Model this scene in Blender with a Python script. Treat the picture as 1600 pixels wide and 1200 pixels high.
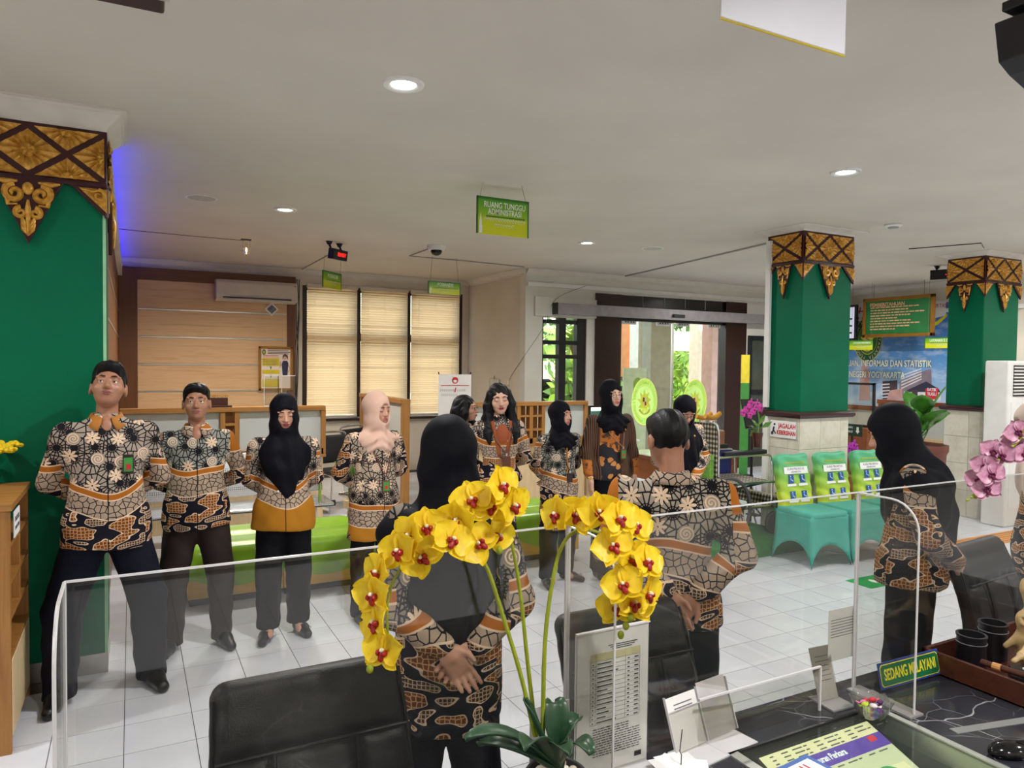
import bpy, bmesh, math, random
import numpy as np
from mathutils import Vector, Matrix, Euler
random.seed(7); np.random.seed(7)
PI = math.pi
SC = bpy.context.scene
COL = SC.collection
for o in list(bpy.data.objects): bpy.data.objects.remove(o)

# ------------------------------------------------------------------ camera
FL, YAW, PIT, ROL, CH = 1122.84, 0.48762, 0.03021, 0.0116, 1.7876
_f = np.array([math.sin(YAW)*math.cos(PIT), math.cos(YAW)*math.cos(PIT), -math.sin(PIT)])
_r = np.array([math.cos(YAW), -math.sin(YAW), 0.0]); _u = np.cross(_r, _f)
_r2 = math.cos(ROL)*_r + math.sin(ROL)*_u; _u2 = -math.sin(ROL)*_r + math.cos(ROL)*_u
CM = np.array([_r2, _u2, _f]); CPOS = np.array([0, 0, CH])
cd = bpy.data.cameras.new('camera'); cam = bpy.data.objects.new('camera', cd); COL.objects.link(cam)
cd.sensor_width = 36; cd.lens = FL/1600*36; cd.clip_start = .02; cd.clip_end = 200
cam.matrix_world = Matrix(((_r2[0], _u2[0], -_f[0], 0), (_r2[1], _u2[1], -_f[1], 0), (_r2[2], _u2[2], -_f[2], CH), (0, 0, 0, 1)))
SC.camera = cam
def ray(x, y): return CM.T @ np.array([(x-800)/FL, -(y-600)/FL, 1.0])
def onz(x, y, z=0): d = ray(x, y); return Vector(CPOS + d*((z-CH)/d[2]))
def ony(x, y, v): d = ray(x, y); return Vector(CPOS + d*(v/d[1]))
def onx(x, y, v): d = ray(x, y); return Vector(CPOS + d*(v/d[0]))
def ond(x, y, v): return Vector(CPOS + ray(x, y)*v)
def project(p): d = CM @ (np.array(p)-CPOS); return 800+FL*d[0]/d[2], 600-FL*d[1]/d[2], d[2]

# ------------------------------------------------------------------ world, sun, exposure
SC.view_settings.view_transform = 'Standard'; SC.view_settings.look = 'None'
SC.view_settings.exposure = 0.3; SC.view_settings.gamma = 1; SC.view_settings.use_curve_mapping = False
W = bpy.data.worlds.new('sky'); SC.world = W; W.use_nodes = True
_n = W.node_tree.nodes; _n.clear()
_o = _n.new('ShaderNodeOutputWorld'); _b = _n.new('ShaderNodeBackground'); _s = _n.new('ShaderNodeTexSky')
_s.sky_type = 'NISHITA'; _s.sun_disc = False; _s.sun_elevation = math.radians(55); _s.sun_rotation = math.radians(40)
_s.dust_density = 3.0
_b.inputs['Strength'].default_value = 1.0
W.node_tree.links.new(_s.outputs[0], _b.inputs[0]); W.node_tree.links.new(_b.outputs[0], _o.inputs[0])
sd = bpy.data.lights.new('sun', 'SUN'); sd.energy = 7; sd.angle = math.radians(2); sd.color = (1, .95, .85)
so = bpy.data.objects.new('sun', sd); COL.objects.link(so); so.rotation_euler = Euler((math.radians(42), 0, math.radians(22)))

# ------------------------------------------------------------------ node helpers
class NT:
    def __init__(s, name):
        s.mat = bpy.data.materials.new(name); s.mat.use_nodes = True; s.t = s.mat.node_tree
        s.t.nodes.clear()
        s.out = s.t.nodes.new('ShaderNodeOutputMaterial'); s.p = s.t.nodes.new('ShaderNodeBsdfPrincipled')
        s.t.links.new(s.p.outputs[0], s.out.inputs[0]); s._c = None
    def lk(s, a, b):
        if isinstance(a, bpy.types.NodeSocket): s.t.links.new(a, b)
        else:
            if hasattr(b.default_value, '__len__'):
                n = len(b.default_value)
                if not hasattr(a, '__len__'): a = (a,)*n
                a = tuple(a)
                if n == 4 and len(a) == 3: a = a+(1,)
                b.default_value = a[:n]
            else: b.default_value = a
    def new(s, typ, **kw):
        n = s.t.nodes.new(typ)
        for k, v in kw.items(): setattr(n, k, v)
        return n
    def m(s, op, a, b=None, c=None, clamp=False):
        n = s.new('ShaderNodeMath', operation=op, use_clamp=clamp)
        s.lk(a, n.inputs[0])
        if b is not None: s.lk(b, n.inputs[1])
        if c is not None: s.lk(c, n.inputs[2])
        return n.outputs[0]
    def mix(s, f, a, b):
        n = s.new('ShaderNodeMix', data_type='RGBA'); s.lk(f, n.inputs[0]); s.lk(a, n.inputs[6]); s.lk(b, n.inputs[7]); return n.outputs[2]
    def coord(s):
        if s._c is None: s._c = s.new('ShaderNodeTexCoord').outputs['Object']
        return s._c
    def sep(s, v): n = s.new('ShaderNodeSeparateXYZ'); s.lk(v, n.inputs[0]); return n.outputs
    def comb(s, x, y, z=0):
        n = s.new('ShaderNodeCombineXYZ'); s.lk(x, n.inputs[0]); s.lk(y, n.inputs[1]); s.lk(z, n.inputs[2]); return n.outputs[0]
    def mapv(s, v, scale=(1, 1, 1), rot=(0, 0, 0), loc=(0, 0, 0)):
        n = s.new('ShaderNodeMapping'); s.lk(v, n.inputs[0]); n.inputs['Scale'].default_value = scale
        n.inputs['Rotation'].default_value = rot; n.inputs['Location'].default_value = loc; return n.outputs[0]
    def noise(s, v, scale=5, detail=3, rough=.5, dist=0):
        n = s.new('ShaderNodeTexNoise'); s.lk(v, n.inputs['Vector']); n.inputs['Scale'].default_value = scale
        n.inputs['Detail'].default_value = detail; n.inputs['Roughness'].default_value = rough; n.inputs['Distortion'].default_value = dist
        return n.outputs[0]
    def vor(s, v, scale, feature='F1', rnd=1.0, dim='2D'):
        n = s.new('ShaderNodeTexVoronoi', feature=feature, voronoi_dimensions=dim); s.lk(v, n.inputs['Vector'])
        n.inputs['Scale'].default_value = scale; n.inputs['Randomness'].default_value = rnd; return n.outputs
    def ramp(s, f, stops):
        n = s.new('ShaderNodeValToRGB'); s.lk(f, n.inputs[0]); e = n.color_ramp.elements
        while len(e) < len(stops): e.new(.5)
        for i, (p, c) in enumerate(stops): e[i].position = p; e[i].color = tuple(c)+(1,) if len(c) == 3 else c
        return n.outputs[0]
    def bump(s, h, strength=.3, dist=.01):
        n = s.new('ShaderNodeBump'); s.lk(h, n.inputs['Height']); n.inputs['Strength'].default_value = strength
        n.inputs['Distance'].default_value = dist; s.t.links.new(n.outputs[0], s.p.inputs['Normal'])
    def set(s, color=None, rough=None, metal=None, **kw):
        if color is not None: s.lk(color, s.p.inputs['Base Color'])
        if rough is not None: s.lk(rough, s.p.inputs['Roughness'])
        if metal is not None: s.lk(metal, s.p.inputs['Metallic'])
        for k, v in kw.items(): s.lk(v, s.p.inputs[k.replace('_', ' ')])
        return s.mat
def lin(c):
    if isinstance(c, str): c = tuple(int(c[i:i+2], 16)/255 for i in (0, 2, 4))
    return tuple(x/12.92 if x <= .04045 else ((x+.055)/1.055)**2.4 for x in c)
def plain(name, c, rough=.5, metal=0, var=.12, scale=8, bump=0, bscale=200, **kw):
    n = NT(name); c = lin(c); v = n.noise(n.coord(), scale, 3)
    d = tuple(x*(1-var) for x in c); e = tuple(min(1, x*(1+var)) for x in c)
    n.set(n.ramp(v, [(.3, d), (.7, e)]), rough, metal, **kw)
    if bump: n.bump(n.noise(n.coord(), bscale, 2), bump, .004)
    return n.mat
def emis(name, c, st):
    n = NT(name); n.set(lin(c), .5, 0); n.lk(lin(c), n.p.inputs['Emission Color']); n.p.inputs['Emission Strength'].default_value = st; return n.mat
def wood(name, a, b, rough=.4, axis=0, scale=6):
    n = NT(name); sc = [30, 30, 30]; sc[axis] = 1.5
    v = n.noise(n.mapv(n.coord(), sc), scale/6, 5, .6, .6)
    n.set(n.ramp(v, [(.28, lin(a)), (.55, lin(b)), (.75, lin(a))]), rough); return n.mat

# ------------------------------------------------------------------ mesh helpers
class MB:
    def __init__(s): s.v = []; s.f = []; s.mi = []; s.cur = 0
    def add(s, vs, fs):
        o = len(s.v); s.v += [tuple(v) for v in vs]; s.f += [tuple(i+o for i in f) for f in fs]; s.mi += [s.cur]*len(fs); return s
    def box(s, a, b, M=None, bev=0):
        x0, y0, z0 = a; x1, y1, z1 = b
        if bev > 0:
            bm = bmesh.new(); bmesh.ops.create_cube(bm, size=1)
            for v in bm.verts: v.co = Vector(((x0+x1)/2+v.co.x*(x1-x0), (y0+y1)/2+v.co.y*(y1-y0), (z0+z1)/2+v.co.z*(z1-z0)))
            bmesh.ops.bevel(bm, geom=bm.edges[:], offset=bev, segments=2, affect='EDGES', profile=.5)
            bm.verts.index_update(); vs = [v.co.copy() for v in bm.verts]; fs = [[v.index for v in f.verts] for f in bm.faces]; bm.free()
        else:
            vs = [Vector(p) for p in ((x0, y0, z0), (x1, y0, z0), (x1, y1, z0), (x0, y1, z0), (x0, y0, z1), (x1, y0, z1), (x1, y1, z1), (x0, y1, z1))]
            fs = [(0, 3, 2, 1), (4, 5, 6, 7), (0, 1, 5, 4), (1, 2, 6, 5), (2, 3, 7, 6), (3, 0, 4, 7)]
        if M is not None: vs = [M @ v for v in vs]
        return s.add(vs, fs)
    def tube(s, pts, r, n=8, cap=True, closed=False):
        pts = [Vector(p) for p in pts]; rs = r if hasattr(r, '__len__') else [r]*len(pts); m = len(pts); ring = []
        prev = None
        for i, p in enumerate(pts):
            if closed: t = pts[(i+1) % m]-pts[i-1]
            else: t = pts[min(i+1, m-1)]-pts[max(i-1, 0)]
            t.normalize()
            if prev is None: a = t.orthogonal().normalized()
            else: a = (prev-t*prev.dot(t)); a = a.normalized() if a.length > 1e-6 else t.orthogonal().normalized()
            prev = a; b = t.cross(a)
            ring.append([p+(a*math.cos(2*PI*k/n)+b*math.sin(2*PI*k/n))*rs[i] for k in range(n)])
        vs = [q for g in ring for q in g]; fs = []
        for i in range(m if closed else m-1):
            j = (i+1) % m
            for k in range(n): fs.append((i*n+k, i*n+(k+1) % n, j*n+(k+1) % n, j*n+k))
        if cap and not closed: fs.append(tuple(range(n-1, -1, -1))); fs.append(tuple((m-1)*n+k for k in range(n)))
        return s.add(vs, fs)
    def lathe(s, prof, n=24, c=(0, 0, 0), sx=1, sy=1, caps=True):
        vs = []; fs = []; c = Vector(c)
        for r, z in prof:
            for k in range(n): a = 2*PI*k/n; vs.append(c+Vector((r*math.cos(a)*sx, r*math.sin(a)*sy, z)))
        for i in range(len(prof)-1):
            for k in range(n): fs.append((i*n+k, i*n+(k+1) % n, (i+1)*n+(k+1) % n, (i+1)*n+k))
        if caps: fs.append(tuple(range(n-1, -1, -1))); fs.append(tuple((len(prof)-1)*n+k for k in range(n)))
        return s.add(vs, fs)
    def sphere(s, c, r, n=12, m=8):
        r = r if hasattr(r, '__len__') else (r, r, r); vs = []; fs = []
        for i in range(m+1):
            t = PI*i/m
            for k in range(n): a = 2*PI*k/n; vs.append((c[0]+r[0]*math.sin(t)*math.cos(a), c[1]+r[1]*math.sin(t)*math.sin(a), c[2]+r[2]*math.cos(t)))
        for i in range(m):
            for k in range(n): fs.append((i*n+k, (i+1)*n+k, (i+1)*n+(k+1) % n, i*n+(k+1) % n))
        return s.add(vs, fs)
    def prism(s, poly, d, M=None):
        # polygon in local xz, extruded along local y from 0 to d
        n = len(poly); vs = [Vector((p[0], 0, p[1])) for p in poly]+[Vector((p[0], d, p[1])) for p in poly]
        fs = [tuple(range(n)), tuple(range(2*n-1, n-1, -1))]+[(k, k+n, (k+1) % n+n, (k+1) % n) for k in range(n)]
        if M is not None: vs = [M @ v for v in vs]
        return s.add(vs, fs)
    def sheet(s, g):
        # grid of points
        R = len(g); C = len(g[0]); return s.add([p for r in g for p in r], [(i*C+j, i*C+j+1, (i+1)*C+j+1, (i+1)*C+j) for i in range(R-1) for j in range(C-1)])
    def mesh(s, name):
        me = bpy.data.meshes.new(name); me.from_pydata(s.v, [], s.f)
        if any(s.mi): me.polygons.foreach_set('material_index', s.mi)
        me.update(); return me
    def build(s, name, mat=None, parent=None, smooth=False, mats=None, bev=0, recalc=True):
        me = s.mesh(name)
        if recalc:
            bm = bmesh.new(); bm.from_mesh(me); bmesh.ops.recalc_face_normals(bm, faces=bm.faces[:]); bm.to_mesh(me); bm.free()
        return link(name, me, mat, parent, smooth, mats, bev)
def link(name, me, mat=None, parent=None, smooth=False, mats=None, bev=0):
    o = bpy.data.objects.new(name, me); COL.objects.link(o)
    for m in (mats or [mat]):
        if m is not None and len(me.materials) < len(mats or [mat]): me.materials.append(m)
    if smooth:
        me.polygons.foreach_set('use_smooth', [True]*len(me.polygons))
        if smooth != 2:
            try: me.set_sharp_from_angle(angle=math.radians(40))
            except Exception: pass
    if bev:
        b = o.modifiers.new('bevel', 'BEVEL'); b.width = bev; b.segments = 2; b.limit_method = 'ANGLE'
    if parent is not None: o.parent = parent
    return o
def tag(o, label, cat, group=None):
    o['label'] = label; o['category'] = cat
    if group: o['group'] = group
    return o
def struct(o): o['kind'] = 'structure'; return o
def thing(name, label, cat, loc=(0, 0, 0), rz=0, group=None):
    o = bpy.data.objects.new(name, None); COL.objects.link(o); o.location = loc; o.rotation_euler = (0, 0, rz); o.empty_display_size = .1
    return tag(o, label, cat, group)
def copy_tree(o, parent=None):
    c = o.copy(); COL.objects.link(c); c.parent = parent
    for ch in o.children: copy_tree(ch, c)
    return c
def at(loc, rx=0, ry=0, rz=0): return Matrix.Translation(loc) @ Euler((rx, ry, rz)).to_matrix().to_4x4()
def text_mesh(s, size, depth=.001, align='CENTER', xs=1.0, bold=0.0, sp=1.0):
    cu = bpy.data.curves.new('t', 'FONT'); cu.body = s; cu.size = size; cu.align_x = align; cu.align_y = 'CENTER'; cu.extrude = depth; cu.offset = bold; cu.space_character = sp
    cu.resolution_u = 3
    ob = bpy.data.objects.new('t', cu); COL.objects.link(ob)
    dg = bpy.context.evaluated_depsgraph_get(); me = bpy.data.meshes.new_from_object(ob.evaluated_get(dg))
    bpy.data.objects.remove(ob); bpy.data.curves.remove(cu)
    if xs != 1.0:
        for v in me.vertices: v.co.x *= xs
    return me
def text(s, size, M, mat, parent, name='lettering', **kw):
    # text lies in the local xy plane of M (x = reading direction, y = up)
    me = text_mesh(s, size, **kw); me.transform(M); o = link(name, me, mat, parent); return o
def frame_m(o, x, up):
    # matrix with local x along x, local y along up
    x = Vector(x).normalized(); up = Vector(up); up = (up-x*up.dot(x)).normalized(); z = x.cross(up)
    return Matrix(((x.x, up.x, z.x, o[0]), (x.y, up.y, z.y, o[1]), (x.z, up.z, z.z, o[2]), (0, 0, 0, 1)))
def spline(pts, n=8):
    P = [Vector(p) for p in pts]; out = []
    for i in range(len(P)-1):
        p0 = P[max(i-1, 0)]; p1 = P[i]; p2 = P[i+1]; p3 = P[min(i+2, len(P)-1)]
        for k in range(n):
            t = k/n; out.append(.5*((2*p1)+(p2-p0)*t+(2*p0-5*p1+4*p2-p3)*t*t+(3*p1-p0-3*p2+p3)*t**3))
    out.append(P[-1]); return out

# ------------------------------------------------------------------ signed-distance mesher (smooth organic shapes)
class SD:
    def __init__(s): s.ops = []
    def cone(s, a, b, r0, r1=None, k=.02, sub=False):
        a = np.array(a, float); b = np.array(b, float); r1 = r0 if r1 is None else r1; R = max(r0, r1)
        s.ops.append(('c', np.minimum(a, b)-R, np.maximum(a, b)+R, (a, b, r0, r1), k, sub)); return s
    def chain(s, pts, rs, k=.015):
        for i in range(len(pts)-1): s.cone(pts[i], pts[i+1], rs[i], rs[i+1], k)
        return s
    def ell(s, c, r, M=None, k=.02, sub=False):
        c = np.array(c, float); r = np.array(r, float) if hasattr(r, '__len__') else np.array([r]*3, float)
        M = np.eye(3) if M is None else np.array(M); R = np.sqrt(((M*r[None, :])**2).sum(1))
        s.ops.append(('e', c-R, c+R, (c, r, M), k, sub)); return s
    def box(s, c, h, M=None, rd=.01, k=.01, sub=False):
        c = np.array(c, float); h = np.array(h, float); M = np.eye(3) if M is None else np.array(M); R = np.abs(M*h[None, :]).sum(1)
        s.ops.append(('b', c-R-rd, c+R+rd, (c, h, M, rd), k, sub)); return s
    def mesh(s, vox, warp=None, cut=None):
        us = [o for o in s.ops if not o[5]]
        lo = np.min([o[1] for o in us], 0)-vox*3; hi = np.max([o[2] for o in us], 0)+vox*3
        n = np.ceil((hi-lo)/vox).astype(int)+1
        F = np.full(n, .3, np.float32); ax = [(lo[i]+np.arange(n[i])*vox).astype(np.float32) for i in range(3)]
        for typ, a, b, prm, k, sub in s.ops:
            mg = k+vox*3
            i0 = np.clip(np.floor((a-mg-lo)/vox).astype(int), 0, n-1); i1 = np.clip(np.ceil((b+mg-lo)/vox).astype(int)+1, 1, n)
            if (i1 <= i0).any(): continue
            X = ax[0][i0[0]:i1[0], None, None]; Y = ax[1][None, i0[1]:i1[1], None]; Z = ax[2][None, None, i0[2]:i1[2]]
            if typ == 'c':
                p, q, r0, r1 = prm; d = q-p; L = max(d@d, 1e-12)
                t = np.clip(((X-p[0])*d[0]+(Y-p[1])*d[1]+(Z-p[2])*d[2])/L, 0, 1)
                D = np.sqrt((X-p[0]-t*d[0])**2+(Y-p[1]-t*d[1])**2+(Z-p[2]-t*d[2])**2)-(r0+(r1-r0)*t)
            elif typ == 'e':
                c, r, M = prm; qx, qy, qz = X-c[0], Y-c[1], Z-c[2]
                u = [(qx*M[0, i]+qy*M[1, i]+qz*M[2, i])/r[i] for i in range(3)]
                k0 = np.sqrt(u[0]**2+u[1]**2+u[2]**2); k1 = np.sqrt((u[0]/r[0])**2+(u[1]/r[1])**2+(u[2]/r[2])**2)+1e-9
                D = k0*(k0-1)/k1
            else:
                c, h, M, rd = prm; qx, qy, qz = X-c[0], Y-c[1], Z-c[2]
                u = [np.abs(qx*M[0, i]+qy*M[1, i]+qz*M[2, i])-h[i] for i in range(3)]
                D = np.sqrt(sum(np.maximum(w, 0)**2 for w in u))+np.minimum(np.maximum(np.maximum(u[0], u[1]), u[2]), 0)-rd
            G = F[i0[0]:i1[0], i0[1]:i1[1], i0[2]:i1[2]]
            if sub: D = -D; hh = np.clip(.5-.5*(G-D)/k, 0, 1); G[...] = G*(1-hh)+D*hh+k*hh*(1-hh)
            else: hh = np.clip(.5+.5*(G-D)/k, 0, 1); G[...] = G*(1-hh)+D*hh-k*hh*(1-hh)
        if warp is not None:
            F += warp(ax[0][:, None, None], ax[1][None, :, None], ax[2][None, None, :])
        if cut is not None:
            F = np.maximum(F, cut(ax[0][:, None, None], ax[1][None, :, None], ax[2][None, None, :]))
        F[[0, -1]] = .3; F[:, [0, -1]] = .3; F[:, :, [0, -1]] = .3
        I = F < 0; m = n-1
        cnt = np.zeros(m, np.int8)
        for dx in (0, 1):
            for dy in (0, 1):
                for dz in (0, 1): cnt += I[dx:m[0]+dx, dy:m[1]+dy, dz:m[2]+dz]
        act = (cnt > 0) & (cnt < 8); idx = np.full(m, -1, np.int32); ci = np.argwhere(act); idx[act] = np.arange(len(ci))
        acc = np.zeros((len(ci), 3)); num = np.zeros(len(ci))
        cor = [(0, 0, 0), (1, 0, 0), (0, 1, 0), (1, 1, 0), (0, 0, 1), (1, 0, 1), (0, 1, 1), (1, 1, 1)]
        val = [F[ci[:, 0]+c[0], ci[:, 1]+c[1], ci[:, 2]+c[2]] for c in cor]
        for a in range(8):
            for b in range(a+1, 8):
                df = [cor[b][i]-cor[a][i] for i in range(3)]
                if sum(abs(x) for x in df) != 1: continue
                x = (val[a] < 0) != (val[b] < 0); t = np.where(x, val[a]/(val[a]-val[b]+1e-12), 0)
                for i in range(3): acc[:, i] += np.where(x, cor[a][i]+t*df[i], 0)
                num += x
        V = lo+(ci+acc/num[:, None])*vox
        quads = []
        for axi in range(3):
            sl = [slice(1, -1)]*3; sl[axi] = slice(0, -1); s2 = list(sl); s2[axi] = slice(1, None)
            A = I[tuple(sl)]; B = I[tuple(s2)]; e = np.argwhere(A != B); fl = A[A != B]
            off = np.array([1, 1, 1]); off[axi] = 0; e = e+off
            u, v = [(1, 2), (2, 0), (0, 1)][axi]; du = np.zeros(3, int); du[u] = 1; dv = np.zeros(3, int); dv[v] = 1
            g = lambda k: idx[k[:, 0], k[:, 1], k[:, 2]]
            q = np.stack([g(e-du-dv), g(e-dv), g(e), g(e-du)], 1); q[~fl] = q[~fl][:, ::-1]; quads.append(q)
        Q = np.concatenate(quads); Q = Q[(Q >= 0).all(1)]
        return V, Q
def np_mesh(name, V, Q):
    me = bpy.data.meshes.new(name); me.vertices.add(len(V)); me.vertices.foreach_set('co', np.asarray(V, np.float32).ravel())
    me.loops.add(len(Q)*4); me.loops.foreach_set('vertex_index', np.asarray(Q, np.int32).ravel())
    me.polygons.add(len(Q)); me.polygons.foreach_set('loop_start', np.arange(0, len(Q)*4, 4, dtype=np.int32))
    me.polygons.foreach_set('loop_total', np.full(len(Q), 4, np.int32)); me.polygons.foreach_set('use_smooth', np.ones(len(Q), bool))
    me.update(calc_edges=True); me.validate(); return me
def sd_obj(name, sd, vox, mat, parent, **kw):
    V, Q = sd.mesh(vox, **kw); me = np_mesh(name, V, Q); me.materials.append(mat)
    o = bpy.data.objects.new(name, me); COL.objects.link(o); o.parent = parent; return o
# ------------------------------------------------------------------ common materials
C_CEIL = plain('ceiling_paint', 'cfc8bd', .75, var=.05, scale=1.2)
C_WALL = plain('wall_paint', 'd2cabb', .7, var=.08, scale=1.5)
C_WALLW = plain('wall_white', 'd8d6cc', .7, var=.06, scale=2)
C_CORN = plain('cornice_plaster', 'd6d0c6', .7, var=.05)
C_GROUT = plain('grout', '45433f', .9)
n = NT('floor_tile'); v = n.noise(n.coord(), 3, 3); inf = n.new('ShaderNodeObjectInfo').outputs['Random']
base = n.ramp(v, [(.3, lin('d0d3dc')), (.7, lin('dde0e8'))])
C_TILE = n.set(n.mix(n.m('MULTIPLY', inf, .5), base, lin('d6d7de')), n.ramp(n.noise(n.coord(), 14, 2), [(.3, (.08,)*3), (.7, (.16,)*3)]))
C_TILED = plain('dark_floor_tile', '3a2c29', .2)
C_GREEN = plain('pillar_green', '006445', .5, var=.10, scale=2, bump=.05, bscale=90, Specular_IOR_Level=.15)
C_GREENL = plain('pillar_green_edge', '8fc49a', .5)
C_MAROON = plain('maroon_lacquer', '3c1218', .3)
n = NT('carved_gold'); g = n.noise(n.coord(), 40, 4)
C_GOLD = n.set(n.ramp(g, [(.3, lin('b0741e')), (.7, lin('dfae4a'))]), .34, .35); n.bump(n.noise(n.coord(), 45, 2), .15, .003)
C_RINGB = plain('dark_maroon_moulding', '36191a', .3)
n = NT('cream_wall_tile'); v = n.noise(n.coord(), 6, 5, .65)
C_CTILE = n.set(n.ramp(v, [(.3, lin('c9c3b0')), (.55, lin('dcd8c8')), (.8, lin('cfc8b4'))]), .25)
C_METAL = plain('brushed_metal', 'b9b6b2', .3, .9, var=.08)
C_CHROME = plain('chrome', 'd2d4d6', .15, 1, var=.03)
C_STEELD = plain('dark_steel', '40403f', .4, .7)
C_BLACK = plain('black_plastic', '101013', .4)
C_BLACKG = plain('gloss_black_plastic', '0a0a0d', .12)
C_WHITEP = plain('white_plastic', 'e2e2de', .35, var=.04)
C_GREYP = plain('grey_plastic', '9a9a98', .45, var=.05)
C_ACPL = plain('cream_plastic', 'cfc6b6', .35, var=.04)
C_PAPER = plain('paper', 'ecebea', .8, var=.03)
C_INK = plain('ink', '2a2a30', .8)
C_INKG = plain('grey_ink', '6f6f74', .8)
C_RED = plain('red_print', 'c02028', .6)
W_LIGHT = wood('light_oak_panel', 'c9a277', 'dcb98f', .45)
W_BROWN = wood('brown_panel', '5a351c', '6f4526', .4, axis=2)
W_BROWNX = wood('brown_rail', '5a351c', '6f4526', .4, axis=0)
W_OAK = wood('oak_furniture', '8f5f2c', 'a8763c', .38, axis=0)
W_OAKZ = wood('oak_furniture_upright', '8f5f2c', 'a8763c', .38, axis=2)
W_PALE = wood('pale_laminate', 'cbb083', 'dcc398', .45, axis=2)
W_RED = wood('red_brown_furniture', '6c3517', '86481f', .35, axis=0)
W_DARK = wood('dark_stained_wood', '33170f', '4c2417', .35, axis=0)
def glass_mat(name, tint, refl=.08, op=0.0):
    n = NT(name); t = n.t; t.nodes.remove(n.p)
    tr = n.new('ShaderNodeBsdfTransparent'); tr.inputs[0].default_value = lin(tint)+(1,)
    gl = n.new('ShaderNodeBsdfGlossy'); gl.inputs['Roughness'].default_value = .01
    fr = n.new('ShaderNodeLayerWeight'); fr.inputs[0].default_value = .5; fq = n.m('MULTIPLY_ADD', n.m('POWER', fr.outputs['Facing'], 5), .6, refl)
    mx = n.new('ShaderNodeMixShader'); t.links.new(fq, mx.inputs[0]); t.links.new(tr.outputs[0], mx.inputs[1]); t.links.new(gl.outputs[0], mx.inputs[2])
    last = mx.outputs[0]
    if op > 0:
        df = n.new('ShaderNodeBsdfDiffuse'); df.inputs[0].default_value = lin('d8dcd8')+(1,); m2 = n.new('ShaderNodeMixShader'); m2.inputs[0].default_value = op
        t.links.new(last, m2.inputs[1]); t.links.new(df.outputs[0], m2.inputs[2]); last = m2.outputs[0]
    t.links.new(last, n.out.inputs[0]); return n.mat
G_CLEAR = glass_mat('clear_glass', 'f2f6f2', .05)
G_ACR = glass_mat('clear_acrylic', 'f4f4f2', .04, .006)
G_FROST = glass_mat('frosted_glass', 'd6dad4', .03, .72)
C_EDGE = plain('acrylic_edge', 'd4d2d4', .25, var=.03)

CZ = 3.15; BY = 11.15; DY = 9.15; SX = 5.06; RX = 11.45; LX = -.15
# ------------------------------------------------------------------ floor
T0x, T0y, TA, TB = -.3357, 4.4973, .3, .2914
fl = struct(MB().box((-4, -3.5, -.12), (11.7, 11.4, -.003)).build('floor', C_GROUT))
sh = MB().box((-TA/2+.0018, -TB/2+.0018, -.02), (TA/2-.0018, TB/2-.0018, 0)).mesh('tile'); sh.materials.append(C_TILE)
shd = sh.copy(); shd.materials.clear(); shd.materials.append(C_TILED)
cells = []
for i in range(-12, 40):
    for j in range(-27, 23):
        x = T0x+(i+.5)*TA; y = T0y+(j+.5)*TB
        if not (-3.9 < x < 11.3 and -3.4 < y < 11.0): continue
        if x < LX-.14 and y > 5.1: continue
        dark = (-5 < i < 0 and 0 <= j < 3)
        px, py, d = project((x, y, 0)); vis = d > 3 and -40 < px < 1640 and py < 1230
        blk = (x > .4 and y > 5.5 and x < 3.6 and y < 6.3)
        cells.append((0 if (vis and not blk) or dark else 1, 0 if dark else d, x, y, dark))
cells.sort()
rest = MB()
for k, (nv, d, x, y, dark) in enumerate(cells):
    if k < 298 and nv == 0:
        o = bpy.data.objects.new('tile', shd if dark else sh); COL.objects.link(o); o.parent = fl; o.location = (x, y, 0)
    elif dark: continue
    else: rest.box((x-TA/2+.0018, y-TB/2+.0018, -.02), (x+TA/2-.0018, y+TB/2-.0018, 0))
rt = rest.build('far_tiles', C_TILE, fl, recalc=False); rt['kind'] = 'stuff'

# ------------------------------------------------------------------ ceiling and walls
ce = struct(MB().box((-4, -3.5, CZ), (11.7, 11.4, CZ+.1)).build('ceiling', C_CEIL))
def cornice(pts, parent, name='cornice', w=.10, h=.09, closed=False, side=1):
    # stepped moulding running along pts (xy), profile grows towards the room side
    prof = [(0, -h), (.012, -h), (.02, -h*.72), (.045, -h*.55), (w*.72, -h*.22), (w*.80, -h*.22), (w*.86, -h*.1), (w, -h*.1), (w, 0), (0, 0)]
    n = len(pts); g = []
    for i, p in enumerate(pts):
        p = Vector(p)
        def nrm(a, b): d = (Vector(b)-Vector(a)).normalized(); return Vector((-d.y, d.x))*side
        if closed: n0 = nrm(pts[i-1], pts[i]); n1 = nrm(pts[i], pts[(i+1) % n])
        else:
            n0 = nrm(pts[max(i-1, 0)], pts[max(i, 1)]); n1 = nrm(pts[min(i, n-2)], pts[min(i+1, n-1)])
        bs = (n0+n1); bs = bs/(1+n0.dot(n1))
        g.append([(p.x+bs.x*a, p.y+bs.y*a, CZ+b-.0005) for a, b in prof])
    if closed: g.append(g[0])
    m = MB().sheet(g)
    if not closed: m.f.append(tuple(range(len(prof)))); m.f.append(tuple(range((n-1)*len(prof), n*len(prof)))); m.mi += [0, 0]
    return m.build(name, C_CORN, parent, smooth=True)
# back wall: backing with window opening
wb = MB(); WX0, WX1, WZ0, WZ1 = 2.335, 4.93, .90, 2.92
wb.box((-.3, BY, 0), (WX0, BY+.15, CZ)); wb.box((WX1, BY, 0), (SX+.1, BY+.15, CZ)); wb.box((WX0, BY, 0), (WX1, BY+.15, WZ0)); wb.box((WX0, BY, WZ1), (WX1, BY+.15, CZ))
wback = struct(wb.build('wall_back', C_WALL)); cornice([(SX, BY), (LX, BY)], wback, side=1)
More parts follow.
